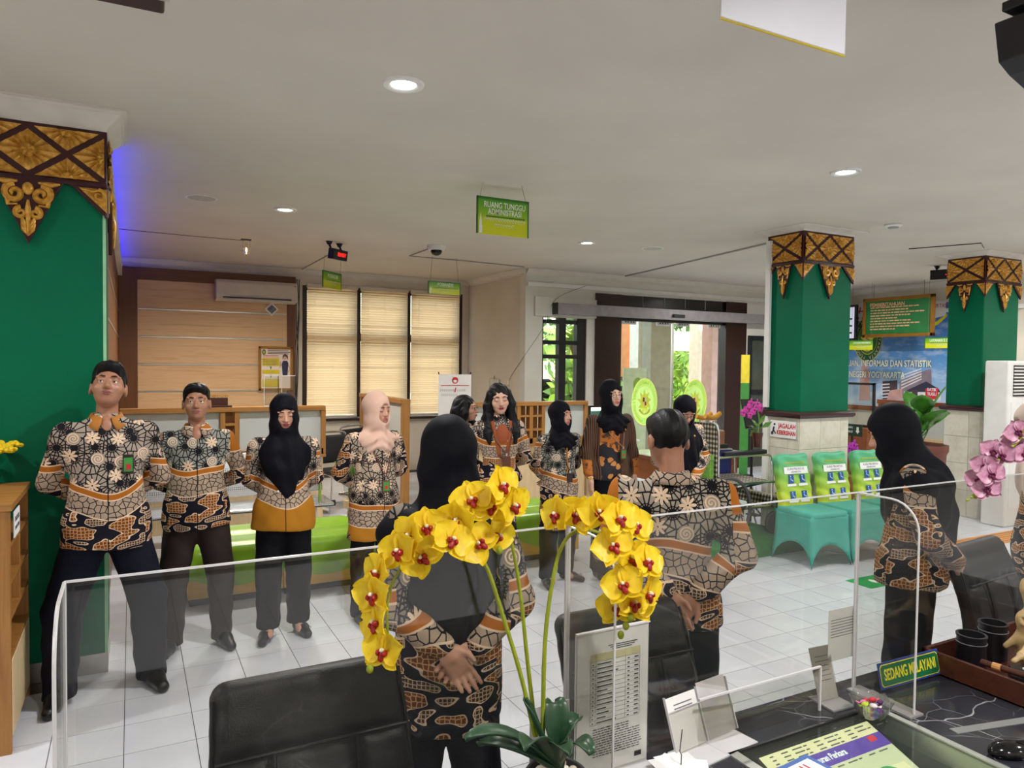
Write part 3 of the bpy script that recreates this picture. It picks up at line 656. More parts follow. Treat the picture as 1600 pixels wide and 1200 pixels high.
# ------------------------------------------------------------------ hanging green signs
def sign_mat(nm, z0, z1, ax='z'):
    n = NT(nm); s_ = n.sep(n.coord()); f = n.m('DIVIDE', n.m('SUBTRACT', s_[2], z0), z1-z0, clamp=True)
    return n.set(n.ramp(f, [(0, lin('c9cf12')), (.38, lin('cbd415')), (.5, lin('8fbf1c')), (1, lin('4d9c1e'))]), .35)
C_SGRN = plain('sign_dark_green', '2f7320', .4); C_SIGNW = plain('sign_white_lettering', 'e9efdf', .5)
def hang_sign(label, p, q, h, lines, sizes, strings, squig=True, tower=True, side=-1):
    # p, q: top corners of the sign (left, right as read)
    p = Vector(p); q = Vector(q); L = Vector((q.x-p.x, q.y-p.y, 0)); w = L.length; c = (p+q)/2; z1 = (p.z+q.z)/2
    t = thing('hanging_sign', label, 'sign', (c.x, c.y, z1-h), rz=math.atan2(L.y, L.x))
    sg = MB().box((-w/2, -.005, 0), (w/2, .005, h)).build('panel', sign_mat('sign_gradient', .08*h, .95*h), t)
    for a_, b2 in (((-w/2, -.007, h*.93), (w/2, .007, h)), ((-w/2, -.007, 0), (-w/2+w*.025, .007, h)), ((w/2-w*.025, -.007, 0), (w/2, .007, h))): MB().box(a_, b2).build('border', C_SGRN, t)
    y = -.0065
    for (s_, zz), sz in zip(lines, sizes): text(s_, sz, at((w*.03, y, zz*h), rx=PI/2), C_SIGNW, t, depth=.0008, xs=.72, bold=sz*.012)
    MB().box((-w*.33, y-.001, h*.47), (w*.42, y, h*.50)).build('rule_line', C_SGRN, t)
    if squig:
        m = MB(); random.seed(3)
        for row, (zz, x0, x1) in enumerate(((.40, -.34, .44), (.26, -.14, .22))):
            x = x0*w
            while x < x1*w:
                r_ = h*.026; m.tube([(x+r_*1.2*math.cos(a), y, zz*h+r_*math.sin(a)*(1+random.random())) for a in np.linspace(0, 4.4+random.random(), 7)], h*.007, 4); x += h*.085
        m.build('script_lettering', C_SIGNW, t)
    if tower:
        x = -w*.43; m = MB(); m.box((x-w*.028, y-.001, .02*h), (x+w*.028, y, .22*h)); m.box((x-w*.022, y-.001, .22*h), (x+w*.022, y, .36*h)); m.prism([(x-w*.016, .36*h), (x+w*.016, .36*h), (x, .56*h)], .001, Matrix.Translation((0, y-.001, 0))); m.build('monument_print', C_SIGNW, t)
    for k, s_ in enumerate(strings):
        d = onz(s_[0], s_[1], CZ); e = Vector(((-1)**(k+1)*w*.44, 0, h)); loc = t.matrix_basis.inverted() @ Vector((d.x, d.y, CZ)) if False else Matrix.Rotation(-math.atan2(L.y, L.x), 4, 'Z') @ (Vector((d.x, d.y, CZ))-Vector((c.x, c.y, z1-h)))
        MB().tube([e, loc], .0018, 5).build('string', plain('brown_string', '8a7050', .8), t)
    return t
Y1 = 4.955
hang_sign('green hanging sign reading RUANG TUNGGU ADMINISTRASI', ony(745, 305, Y1), ony(826, 316, Y1), .283, [('RUANG TUNGGU', .79), ('ADMINISTRASI', .61)], [.062, .062], [(755, 284), (815, 290)])
d2 = project(onz(507, 398, CZ))[2]; d3 = project(onz(533, 406, CZ))[2]
hang_sign('small green hanging sign reading POSBAKUM below the red number display', ond(504, 421, d2), ond(533, 429, d3), .22, [('POSBAKUM', .72)], [.07], [(507, 398), (533, 406)], tower=False)
d2 = project(onz(676, 398, CZ))[2]; d3 = project(onz(713, 403, CZ))[2]
hang_sign('small green hanging sign reading POSBANDIS in front of the blinds', ond(669, 439, d2), ond(719, 442, d3), .16, [('POSBANDIS', .74)], [.062], [(676, 398), (713, 403)])
for (lb, a_, b2, s_, st) in (('green hanging sign about information services in front of the blue poster', (1327, 532), (1365, 531), 'LAYANAN INFORMASI', [(1330, 460), (1362, 455)]), ('green hanging sign reading LAYANAN E COURT beside the notice board', (1445, 529), (1500, 525), 'LAYANAN E COURT', [(1450, 445), (1495, 440)])):
    P_, Q_ = onx(*a_, 10.6), onx(*b2, 10.6)
    t = hang_sign(lb, P_, Q_, .16, [(s_, .72)], [.06 if 'COURT' in s_ else .045], [], tower=False)
    for f in (-.4, .4): MB().tube([(f*(P_-Q_).length, 0, .16), (f*(P_-Q_).length, 0, CZ-P_.z+.16)], .0018, 5).build('string', plain('brown_string', '8a7050', .8), t)
# red number displays
E_RED = emis('red_led', 'ff2018', 2.2)
def led_box(label, c, w, h, rz, txt, tilt=.15):
    t = thing('number_display', label, 'display', c, rz)
    M = at((0, 0, 0), rx=tilt); o = MB().box((-w/2, -.04, -h/2), (w/2, .04, h/2), M, bev=.006).build('casing', C_BLACK, t)
    text(txt, h*.5, M @ at((w*.08, -.042, 0), rx=PI/2), E_RED, t, depth=.001, bold=.0, xs=.8)
    for s_ in (-.36, .36): MB().tube([(w*s_, .02, h/2-.01), (w*s_, .05, h/2+.05), (w*s_, .05, CZ-c[2])], .012, 6).build('bracket', C_BLACK, t); MB().lathe([(.04, CZ-c[2]), (.02, CZ-c[2]-.04)], 12, (w*s_, .05, 0)).build('bracket_foot', C_BLACK, t)
p = ond(528, 398, project(onz(527, 384, CZ))[2]-.25)
led_box('black box display with red letters READY under the ceiling', p, .26, .12, math.radians(38), 'READY')
p = onx(1482, 428, 9.6); led_box('black box display with red characters A2 behind the right pillar', p, .42, .13, math.radians(-75), '- A2 -', .1)

# ------------------------------------------------------------------ things on the back wall
a_, b2 = ony(337, 436, BY-.2), ony(464, 470, BY-.2)
t = thing('air_conditioner', 'cream wall mounted split air conditioner on the wood panelling', 'air conditioner', ((a_.x+b2.x)/2, BY-.05, a_.z-.30)); w = b2.x-a_.x
m = MB(); m.prism([(0, .0), (.03, -.0), (.19, .03), (.205, .10), (.20, .26), (.16, .305), (0, .305)], w, Matrix(((0, 1, 0, -w/2), (-1, 0, 0, 0), (0, 0, 1, 0), (0, 0, 0, 1)))); m.build('casing', C_ACPL, t, bev=.01)
MB().box((-w/2+.09, -.213, .045), (w/2-.09, -.195, .058)).build('louvre_slot', C_BLACK, t); MB().box((-w/2+.09, -.208, .012), (w/2-.09, -.17, .042), bev=.004).build('louvre', C_ACPL, t)
text('DAIKIN'.title() if False else '', .02, at((0, 0, 0)), C_INKG, t) if False else None
MB().box((w/2-.05, -.21, .24), (w/2-.02, -.2, .262)).build('badge', C_GREYP, t)
q = ony(428, 482, BY-.22); o = thing('photo_sticker', 'square photo sticker hanging cornerwise under the wall air conditioner', 'sticker', (q.x, BY-.04, q.z))
MB().box((-.07, -.004, -.07), (.07, 0, .07), at((0, 0, 0), ry=PI/4)).build('card', C_PAPER, o); MB().box((-.05, -.005, -.05), (.05, -.004, .05), at((0, 0, 0), ry=PI/4)).build('print', plain('grey_print', '74747c', .6, var=.5, scale=40), o)
# framed flow chart
a_, b2 = ony(404, 541, BY-.06), ony(457, 610, BY-.06)
t = thing('framed_chart', 'gold framed procedure chart with yellow boxes and a drawn woman in dark uniform', 'framed chart', (a_.x, BY-.055, b2.z)); w, h = b2.x-a_.x, a_.z-b2.z
MB().box((0, -.02, 0), (w, 0, h)).build('backing', plain('chart_cream', 'e8ddd4', .6, var=.03), t)
for u in (((0, -.04, 0), (w, 0, .035)), ((0, -.04, h-.035), (w, 0, h)), ((0, -.04, 0), (.035, 0, h)), ((w-.035, -.04, 0), (w, 0, h))): MB().box(*u).build('frame', plain('gold_frame', '9a6a1c', .35, .3), t, bev=.004)
C_BOXY = plain('chart_yellow', 'd6c420', .6)
for k, (z0, z1) in enumerate(((.56, .74), (.38, .47), (.08, .26))): MB().box((w*.10, -.022, h*z0), (w*.60, -.02, h*z1), bev=.004).build('chart_box', C_BOXY, t)
for z0 in (.50, .31): m = MB(); m.prism([(w*.32, h*z0+.03), (w*.38, h*z0+.03), (w*.35, h*z0-.02)], .002, Matrix.Translation((0, -.022, 0))); m.build('chart_arrow', C_SGRN, t)
emblem(t, (w*.15, -.021, h*.87), .035, ring='', dark=True)
for k in range(4): MB().box((w*.26, -.0215, h*(.935-.035*k)), (w*(.92-.05*(k % 2)), -.02, h*(.95-.035*k))).build('print_line', C_INK, t)
for k in range(2): MB().box((w*.12, -.0215, h*(.79-.03*k)), (w*.58, -.02, h*(.80-.03*k))).build('print_line', C_RED, t)
for r_ in range(4): MB().box((w*.13, -.0235, h*(.59+.035*r_)), (w*.56, -.022, h*(.60+.035*r_))).build('print_line', C_INKG, t)
C_SKP = plain('printed_skin', 'caa084', .6); C_NAVP = plain('printed_navy', '262a4a', .6)
m = MB(); m.prism([(w*.70, h*.33), (w*.84, h*.33), (w*.87, h*.62), (w*.83, h*.68), (w*.71, h*.68), (w*.67, h*.60)], .002, Matrix.Translation((0, -.023, 0))); m.build('printed_uniform', C_NAVP, t)
m = MB(); m.lathe([(.034, 0), (.034, .002)], 18); o = m.build('printed_face', C_SKP, t); o.matrix_local = at((w*.765, -.022, h*.755), rx=PI/2); m = MB(); m.prism([(w*.69, h*.70), (w*.70, h*.80), (w*.765, h*.835), (w*.85, h*.80), (w*.86, h*.69), (w*.82, h*.76), (w*.765, h*.79), (w*.72, h*.76)], .002, Matrix.Translation((0, -.026, 0))); m.build('printed_hair', plain('printed_hair', '463038', .6), t)
MB().tube([(w*.67, -.023, h*.60), (w*.62, -.023, h*.52), (w*.64, -.023, h*.66)], .009, 5).build('printed_arm', C_SKP, t); m = MB(); m.tube([(w*.87, -.023, h*.60), (w*.92, -.023, h*.48), (w*.85, -.023, h*.42)], .009, 5); m.build('printed_arm', C_SKP, t)
# cables at the left of the window
t = thing('wall_cables', 'dark cables running down the wall beside the window', 'cable', (2.20, BY-.02, 0)); m = MB()
for s_ in (0, .02, .05): m.tube(spline([(s_, -.02, 3.0), (s_+.02*math.sin(s_*90), -.03, 2.4), (.03-s_, -.02, 1.8), (s_*.5, -.025, .9)], 6), .006, 5)
m.build('wires', C_BLACK, t)
# items on the bare side wall
for (px, py, w, h, nm, lb, mt) in ((773, 603, .16, .22, 'wall_calendar', 'clear plastic holder with papers hung on the side wall', C_PAPER),):
    q = onx(px, py, SX-.01); t = thing(nm, lb, 'document holder', q); MB().box((-.012, -w*.9, -h/2), (0, w*.9, h/2)).build('sheets', mt, t); MB().box((-.016, -w, -h/2-.01), (-.012, w, h/2+.01)).build('cover', G_ACR, t); MB().tube([(-.01, -.02, h/2), (-.01, 0, h/2+.05), (-.01, .02, h/2)], .004, 5).build('hook', C_STEELD, t)
q = onx(793, 598, SX); t = thing('wall_socket', 'cream wall socket with plug beside the document holder', 'socket', q); MB().box((-.012, -.09, -.05), (0, .09, .05), bev=.005).build('plate', C_ACPL, t); MB().box((-.05, -.07, -.03), (-.012, -.02, .03), bev=.006).build('plug', C_ACPL, t); MB().lathe([(.03, 0), (.03, .02)], 16).build('socket_face', C_ACPL, t).matrix_local = at((-.012, .04, 0), ry=-PI/2)
t = thing('loose_wire', 'thin loose wire drooping over the white wall beside the doors', 'wire', (0, 0, 0)); m = MB(); m.tube(spline([ony(915, 447, DY-.06), ony(868, 468, DY-.06), ony(850, 510, DY-.015), ony(822, 552, DY-.015), onx(802, 582, SX-.01), onx(795, 596, SX-.012)], 6), .0035, 5); m.build('cord', C_INKG, t)
q = onx(835, 425, SX) if False else None

# ------------------------------------------------------------------ right wall poster, screen and notice board
t = thing('wall_poster', 'large blue wall poster of the court building under a blue sky', 'poster', (RX-.012, 6.80, 1.10)); pw, ph = 2.6, 1.72
n = NT('poster_sky'); s_ = n.sep(n.coord()); cl = n.noise(n.mapv(n.coord(), (1, 1.2, 2.6)), 2.4, 5, .6)
f = n.m('DIVIDE', s_[2], ph, clamp=True)
C_POST = n.set(n.mix(n.m('MULTIPLY', n.ramp(cl, [(.48, (0, 0, 0)), (.75, (.8, .8, .8))]), n.m('SUBTRACT', 1.25, f)), n.ramp(f, [(0, lin('b7cbe0')), (.45, lin('5c9ad8')), (1, lin('1f4fa8'))]), lin('dfe6ee')), .5)
MB().box((-.012, 0, 0), (0, pw, ph)).build('print_sheet', C_POST, t)
PM = Matrix(((0, 0, -1, -.0135), (-1, 0, 0, 0), (0, 1, 0, 0), (0, 0, 0, 1)))     # reading x -> -y, up -> z, out -> -x
def pp(x, y, w, h, mat, nm='printed_shape', dz_=0): MB().add([PM @ Vector(v) for v in ((x, y, dz_), (x+w, y, dz_), (x+w, y+h, dz_), (x, y+h, dz_))], [(0, 1, 2, 3)]).build(nm, mat, t)
def pg(poly, mat, nm='printed_shape', dz_=0): MB().add([PM @ Vector((a, b, dz_)) for a, b in poly], [tuple(range(len(poly)))]).build(nm, mat, t)
def pu(px, py): v = onx(px, py, RX-.03); return -(v.y-6.80), v.z-1.10
C_PB = plain('print_building', '8a7a88', .6); C_PBD = plain('print_building_dark', '4a3a44', .6); C_PR = plain('print_roof', '2e2a44', .6); C_PW = plain('print_white', 'dfdde0', .6); C_PRD = plain('print_red', 'c42436', .6); C_PPK = plain('print_pink', 'c79a94', .6)
pg([pu(*v) for v in ((1405, 622), (1405, 596), (1447, 578), (1455, 577), (1456, 622))], C_PB, dz_=.001)
for k in range(5): pg([pu(*v) for v in ((1408, 606-k*5), (1440, 591-k*4), (1440, 593-k*4), (1408, 608-k*5))], C_PW, dz_=.002)
pg([pu(*v) for v in ((1379, 624), (1379, 596), (1402, 594), (1402, 624))], C_PBD, dz_=.003)
for k in range(5): pg([pu(*v) for v in ((1378, 600+k*5), (1390, 599+k*5), (1390, 601+k*5), (1378, 602+k*5))], C_PW, dz_=.004)
pg([pu(*v) for v in ((1412, 612), (1447, 596), (1466, 607), (1470, 613))], C_PR, dz_=.005); pg([pu(*v) for v in ((1412, 626), (1412, 611), (1470, 611), (1470, 626))], C_PW, dz_=.0045)
pg([pu(*v) for v in ((1446, 624), (1446, 607), (1466, 606), (1466, 624))], C_PRD, dz_=.006); pg([pu(*v) for v in ((1425, 624), (1425, 609), (1434, 609), (1434, 624))], C_PBD, dz_=.006)
pg([pu(*v) for v in ((1342, 626), (1344, 590), (1348, 556), (1354, 556), (1358, 590), (1360, 626))], C_PPK, dz_=.002)
pg([pu(*v) for v in ((1386, 624), (1390, 610), (1410, 607), (1410, 624))], C_PPK, dz_=.005)
x_, y_ = pu(1456, 610); text('BATIK', .07, PM @ at((x_, y_+.01, .007)), C_PW, t, xs=.8, bold=.002); x_, y_ = pu(1456, 617); text('TUGU', .07, PM @ at((x_, y_+.01, .007)), C_PW, t, xs=.8, bold=.002)
for (s_, px, py) in (('PENGADUAN, INFORMASI DAN STATISTIK', 1456, 569), ('PENGADILAN NEGERI YOGYAKARTA', 1414, 587)):
    x_, y_ = pu(px, py)
    for dz_, bd, mt in ((.008, .0065, C_INK), (.011, .0035, C_SIGNW)): text(s_, .155, PM @ at((x_, y_, dz_)), mt, t, align='RIGHT', xs=.66, bold=bd, depth=.0005)
x_, y_ = pu(1356, 530); e = thing('x', 'x', 'x'); bpy.data.objects.remove(e)
emblem(t, PM @ Vector((x_, y_, .006)), .33, facing=(-1, 0, 0), dark=True)
pg([pu(*v) for v in ((1460, 497), (1460, 470), (1478, 470), (1478, 493))], C_PW, dz_=.001); x_, y_ = pu(1468, 478); text('UPI TAS', .09, PM @ at((x_, y_, .003)), C_PRD, t, xs=.7); text('#', .32, PM @ at((pu(1346, 489)[0], pu(1346, 489)[1], .004)), C_PRD, t)
m = MB(); m.lathe([(.17, 0), (.17, .001)], 24); o = m.build('printed_disc', C_PW, t); o.matrix_local = PM @ Matrix.Translation((pu(1348, 488)[0], pu(1348, 488)[1], .001))
pg([pu(*v) for v in ((1450, 510), (1462, 503), (1480, 490), (1480, 494), (1466, 507), (1452, 513))], C_BOXY, dz_=.003)
o = MB().box((RX-.08, 6.66, 1.0), (RX, 6.78, 2.86)).build('trim_1', plain('black_trim', '15131c', .4)); struct(o)
MB().box((RX-.05, 6.80, 1.02), (RX, 9.1, 1.10)).build('poster_frame_rail', W_RED, t).matrix_local = Matrix.Translation((-(RX-.012), -6.80, -1.10))
# notice board
v = [onx(x, y, RX-.5) for x, y in ((1352, 470), (1458, 460), (1458, 519), (1352, 525))]
t = thing('notice_board', 'green notice board in gold frame headed PEMBERITAHUAN', 'notice board', (RX-.5, v[1].y, v[3].z)); w, h = v[0].y-v[1].y, v[0].z-v[3].z
C_NB = plain('board_green', '1d7a3c', .4); C_PEACH = plain('peach_lettering', 'e8b48c', .5)
MB().box((0, 0, 0), (.03, w, h)).build('panel', C_NB, t)
for u in (((-.02, -.03, -.03), (.03, w+.03, .025)), ((-.02, -.03, h-.025), (.03, w+.03, h+.03)), ((-.02, -.03, -.03), (.03, .025, h+.03)), ((-.02, w-.025, -.03), (.03, w+.03, h+.03))): MB().box(*u).build('frame', plain('gold_frame', '9a6a1c', .35, .3), t, bev=.006)
NM = Matrix(((0, 0, -1, -.003), (-1, 0, 0, w), (0, 1, 0, 0), (0, 0, 0, 1)))
text('PEMBERITAHUAN', .082, NM @ at((w*.08, h*.85, 0)), C_PEACH, t, align='LEFT', xs=.95, bold=.002)
m = MB(); random.seed(5)
for r_ in range(9):
    x = w*.09; zz = h*(.76-.075*r_); L = w*random.uniform(.62, .88) if r_ not in (4, 8) else w*.45
    while x < L: ww = random.uniform(.03, .09); m.add([NM @ Vector(q) for q in ((x, zz, .001), (x+ww, zz, .001), (x+ww, zz+h*.032, .001), (x, zz+h*.032, .001))], [(0, 1, 2, 3)]); x += ww+.012
m.build('small_print', C_PEACH, t)
for yy in (.15, w-.15): MB().tube([(.015, yy, h), (.015, yy, CZ-v[3].z)], .003, 5).build('hanging_wire', C_STEELD, t)
# tall screens by the poster
t = thing('display_screen', 'black framed information screen mounted beside the blue poster', 'screen', (RX-.4, onx(1337, 540, RX-.4).y, 0)); q = onx(1337, 476, RX-.4); q2 = onx(1337, 532, RX-.4)
MB().box((0, 0, q2.z), (.05, 1.3, q.z)).build('casing', C_BLACK, t, bev=.006); MB().box((-.004, .04, q2.z+.04), (0, 1.26, q.z-.04)).build('screen_face', emis('screen_pale', 'c6c8dc', .55), t); MB().box((.05, .5, q2.z+.1), (.4, .8, q.z-.1)).build('wall_mount', C_STEELD, t)
for k in range(3): MB().box((-.006, .08, q2.z+.12+.12*k), (-.004, .30, q2.z+.15+.12*k)).build('screen_figure', C_INK, t)
# ------------------------------------------------------------------ outside the glass doors
struct(MB().box((0, DY+.17, -.2), (30, 40, -.04)).build('trim_paving', plain('paving', 'b9b2a4', .8, var=.15, scale=3)))
def leaves(n, c, r, size, seed, up=.3):
    rnd = random.Random(seed); m = MB()
    for _ in range(n):
        while True:
            p = Vector((rnd.uniform(-1, 1), rnd.uniform(-1, 1), rnd.uniform(-1, 1)))
            if p.length < 1: break
        p = Vector((c[0]+p.x*r[0], c[1]+p.y*r[1], c[2]+p.z*r[2])); d = Vector((rnd.gauss(0, 1), rnd.gauss(0, 1), rnd.gauss(up, 1))).normalized(); s_ = d.orthogonal().normalized()
        s_ = (s_*math.cos(rnd.random()*6)+d.cross(s_)*math.sin(rnd.random()*6)); L = size*rnd.uniform(.6, 1.3)
        m.add([p, p+d*L*.5+s_*L*.22, p+d*L, p+d*L*.5-s_*L*.22], [(0, 1, 2, 3)])
    return m
C_LEAFY = plain('sunlit_leaf', '8fae3a', .5, var=.4, scale=3, Subsurface_Weight=0.0); C_LEAFD = plain('garden_leaf', '5d8a34', .5, var=.4, scale=3)
def bush(name, label, cat, c, r, n, size, seed, mat, trunk=True):
    t = thing(name, label, cat, (c[0], c[1], -.04)); cz = c[2]+.04
    o = leaves(n, (0, 0, cz), r, size, seed).build('foliage', mat, t, recalc=False); o['kind'] = 'stuff'
    m = MB(); m.tube([(0, 0, 0), (.02, 0, cz*.5), (0, .02, cz)], [.05, .04, .02], 6); m.build('stem', W_DARK, t)
P_ = ony(1075, 600, 15.5); bush('garden_shrub', 'sunlit yellow green shrub beyond the right glass door', 'shrub', (P_.x, 15.5, 1.2), (.75, .5, 1.15), 900, .28, 1, C_LEAFY)
P_ = ony(972, 520, 17); bush('garden_tree', 'leafy green tree beyond the left glass door', 'tree', (P_.x, 17, 2.4), (.9, .8, 2.0), 1200, .3, 2, C_LEAFD)
P_ = ony(898, 590, 13.5); bush('garden_grass', 'tall bright grassy plants outside the black framed window', 'plant', (P_.x, 13.5, .9), (.5, .4, .95), 1000, .35, 3, C_LEAFY)
P_ = ony(1000, 500, 21); bush('background_tree', 'distant green tree behind the court yard', 'tree', (P_.x+2, 24, 3), (5, 1, 3.2), 2500, .5, 4, C_LEAFD)
P_ = ony(900, 530, 14); t = thing('palm', 'palm with drooping fronds outside the black framed window', 'palm', (P_.x, 14.2, -.04)); MB().tube([(0, 0, 0), (.05, 0, 1.5), (0, 0, 2.3)], [.09, .07, .05], 8).build('trunk', W_BROWN, t)
for k in range(9):
    a = k*2*PI/9+.3; m = MB(); mid = [Vector((math.cos(a)*r_, math.sin(a)*r_, 2.3+.5*math.sin(r_*2.2)-.3*r_*r_)) for r_ in np.linspace(0, 1.3, 9)]
    for i in range(1, 9):
        for sg in (-1, 1):
            d = Vector((-math.sin(a), math.cos(a), -.4))*sg*.28; m.add([mid[i-1], mid[i-1]+d*.9+Vector((0, 0, -.1)), mid[i]+d*.2, mid[i]], [(0, 1, 2, 3)])
    m.build('frond', C_LEAFY, t)
def colm(name, label, px0, px1, Yc, mat, z1=3.4, d=.3, z0=-.04, cat='column'):
    a, b = ony(px0, 560, Yc).x, ony(px1, 560, Yc).x; o = tag(MB().box((a, Yc, z0), (b, Yc+d, z1)).build(name, mat, bev=.01), label, cat); return o
C_CREAMW = plain('cream_outdoor_paint', 'e9dfc6', .7); C_ORANGE = plain('orange_outdoor_paint', 'e08a4c', .7); C_CREAMSHADE = plain('shaded_cream_paint', '8d8468', .7); C_PINKW = plain('pink_beige_paint', 'c79f92', .7)
colm('porch_column', 'cream porch column behind the left door badge', 997, 1017, 12, C_CREAMW); colm('column_shaded_side', 'olive grey shaded side of the cream porch column between the two door badges', 1017, 1051, 11.6, C_CREAMSHADE)  # olive box is the cream column's shaded side, shade put into its colour
colm('orange_banner_wall', 'orange painted wall piece outside the left glass door', 979, 997, 12.6, C_ORANGE, z0=1.5, cat='wall panel'); colm('porch_column', 'cream porch column behind the right door badge', 1091, 1112, 12, C_CREAMW); colm('porch_column', 'pinkish beige porch column at the edge of the right door', 1112, 1134, 11.2, C_PINKW)
colm('porch_beam', 'beige beam crossing the porch outside the right door', 1051, 1093, 13.0, C_CREAMW, z1=2.55, z0=2.1, cat='beam')
t = thing('banner_board', 'green and white banner on the fence outside the right door', 'banner', (ony(1058, 530, 15.2).x, 14.6, 0)); MB().box((0, 0, 2.5), (1.2, .03, 2.95)).build('cloth', plain('green_banner', '4f9a5c', .6), t); MB().box((-.02, .03, -.04), (.03, .08, 2.95)).build('post', C_STEELD, t); MB().box((1.15, .03, -.04), (1.2, .08, 2.95)).build('post', C_STEELD, t)
MB().box((0, -.005, 2.6), (1.2, 0, 2.7)).build('white_stripe', C_PAPER, t)
t = thing('rollup_banner', 'pale standing banner with emblem outside the left glass door', 'banner', (ony(983, 640, 10.6).x, 10.6, -.04)); MB().box((-.16, 0, 0), (.42, .04, .06)).build('foot', C_METAL, t); MB().box((-.14, .015, .06), (.40, .025, 1.75)).build('print', plain('pale_banner', 'c9cfa8', .6), t); emblem(t, (.2, .012, 1.42), .13, ring='')
# parked car seen through the black framed window
P_ = ony(862, 620, 14.0); t = thing('parked_car', 'dark parked car outside the black framed window', 'car', (P_.x-.9, 15.0, -.04), rz=.15)
prof = [(-2.1, .35), (-2.1, .8), (-1.9, .98), (-1.3, 1.02), (-.75, 1.45), (.9, 1.48), (1.55, 1.05), (2.05, .92), (2.1, .35)]
m = MB(); m.prism(prof, 1.7, Matrix.Translation((0, -.85, 0))); m.build('body', plain('car_paint', '24262c', .15, .4), t, bev=.08)
m = MB(); m.prism([(-1.15, 1.05), (-.70, 1.40), (.85, 1.42), (1.38, 1.05)], 1.74, Matrix.Translation((0, -.87, 0))); m.build('windows', C_BLACKG, t)
for x in (-1.3, 1.3):
    for y in (-.86, .70): MB().lathe([(.2, 0), (.33, .01), (.33, .15), (.2, .16)], 24).build('wheel', C_BLACK, t).matrix_local = at((x, y, .33), rx=-PI/2)
MB().box((-2.12, -.9, .5), (2.12, .9, .56)).build('side_moulding', C_CHROME, t)

# ------------------------------------------------------------------ right hand side of the door wall
q0 = dz(1172, 530); q1 = dz(1194, 640)
t = struct(MB().box((q0.x-.06, DY-.04, .0), (q0.x+.02, DY, 2.3)).build('window_3', C_WFRAME)); MB().box((q1.x+.15, DY-.04, 0), (q1.x+.22, DY, 2.3)).build('window_mullion', C_WFRAME, t); MB().box((q0.x, DY-.04, 2.22), (q1.x+.2, DY, 2.3)).build('window_rail', C_WFRAME, t); MB().box((q0.x, DY-.02, .0), (q1.x+.2, DY-.012, 2.25)).build('pane', plain('dark_reflecting_glass', '4a4f42', .08), t); MB().box((q0.x, DY-.05, 1.28), (q1.x+.2, DY-.02, 1.36)).build('window_rail', C_WFRAME, t); MB().box((q0.x, DY-.05, 1.0), (q1.x+.2, DY-.02, 1.08)).build('window_rail', C_WFRAME, t)
P_ = ony(1164, 600, 8.4); t = thing('standing_banner', 'narrow yellow and green standing banner beside the dark door jamb', 'banner', (P_.x, 8.4, 0)); MB().box((-.12, -.1, 0), (.12, .1, .03)).build('base', C_STEELD, t); MB().box((-.09, -.005, .03), (.09, .005, 1.5)).build('lower_print', plain('banner_green', '3d8a3a', .5), t); MB().box((-.09, -.006, 1.5), (.09, .006, 1.95)).build('upper_print', plain('banner_yellow', 'd9c531', .5), t)
P_ = ond(1175, 690, 8.05); t = thing('music_stand', 'black stand with slanted tray in front of the dark window', 'stand', (P_.x, P_.y, 0)); MB().tube([(0, 0, .03), (0, 0, 1.3)], .014, 8).build('post', C_BLACK, t)
for k in range(3): MB().tube([(0, 0, .25), (.25*math.cos(k*2.1), .25*math.sin(k*2.1), .012)], .01, 6).build('leg', C_BLACK, t)
MB().box((-.16, -.02, -.16), (.16, .0, .16), at((-.02, -.03, 1.25), rx=-.25)).build('tray', C_BLACK, t); MB().box((0.02, -.025, .08), (.10, -.02, .12), at((-.02, -.03, 1.25), rx=-.25)).build('paper_label', C_PAPER, t); MB().box((-.16, -.05, -.17), (.16, 0, -.15), at((-.02, -.03, 1.25), rx=-.25)).build('tray_lip', C_BLACK, t)
P_ = onz(1128, 712, .76); t = thing('side_table', 'low red brown wooden table with glass top behind the wheelchair', 'table', (5.75, 6.6, 0)); MB().box((-.55, -.3, .70), (.75, .3, .74)).build('top', W_RED, t, bev=.004); MB().box((-.56, -.31, .74), (.76, .31, .75)).build('glass_top', plain('pale_glass_top', 'b9c8c4', .08), t); MB().box((-.5, -.26, .45), (.7, .26, .70)).build('drawer_box', W_RED, t, bev=.004); MB().box((-.48, -.27, .50), (.1, -.26, .66)).build('drawer', W_RED, t, bev=.003)
for x in (-.5, .66):
    for y in (-.26, .22): MB().box((x, y, 0), (x+.05, y+.05, .45)).build('leg', W_RED, t)
t = thing('desk_sign_sheet', 'white sheet standing on the low wooden table', 'paper', (5.45, 6.55, .75)); MB().box((-.10, -.004, 0), (.10, .004, .28)).build('sheet', C_PAPER, t); MB().box((-.10, -.03, 0), (.10, .05, .008)).build('foot', G_ACR, t)
t = thing('handbag', 'brown handbag standing on the low wooden table', 'bag', (6.25, 6.6, .75)); m = SD(); m.box((0, 0, .12), (.15, .06, .10), rd=.02); sd_obj('body', m, .012, plain('tan_leather', '8a5a3c', .5), t)
for y in (-.05, .05): MB().tube([(-.08, y, .22), (-.06, y, .32), (.06, y, .32), (.08, y, .22)], .008, 6).build('handle', W_DARK, t)
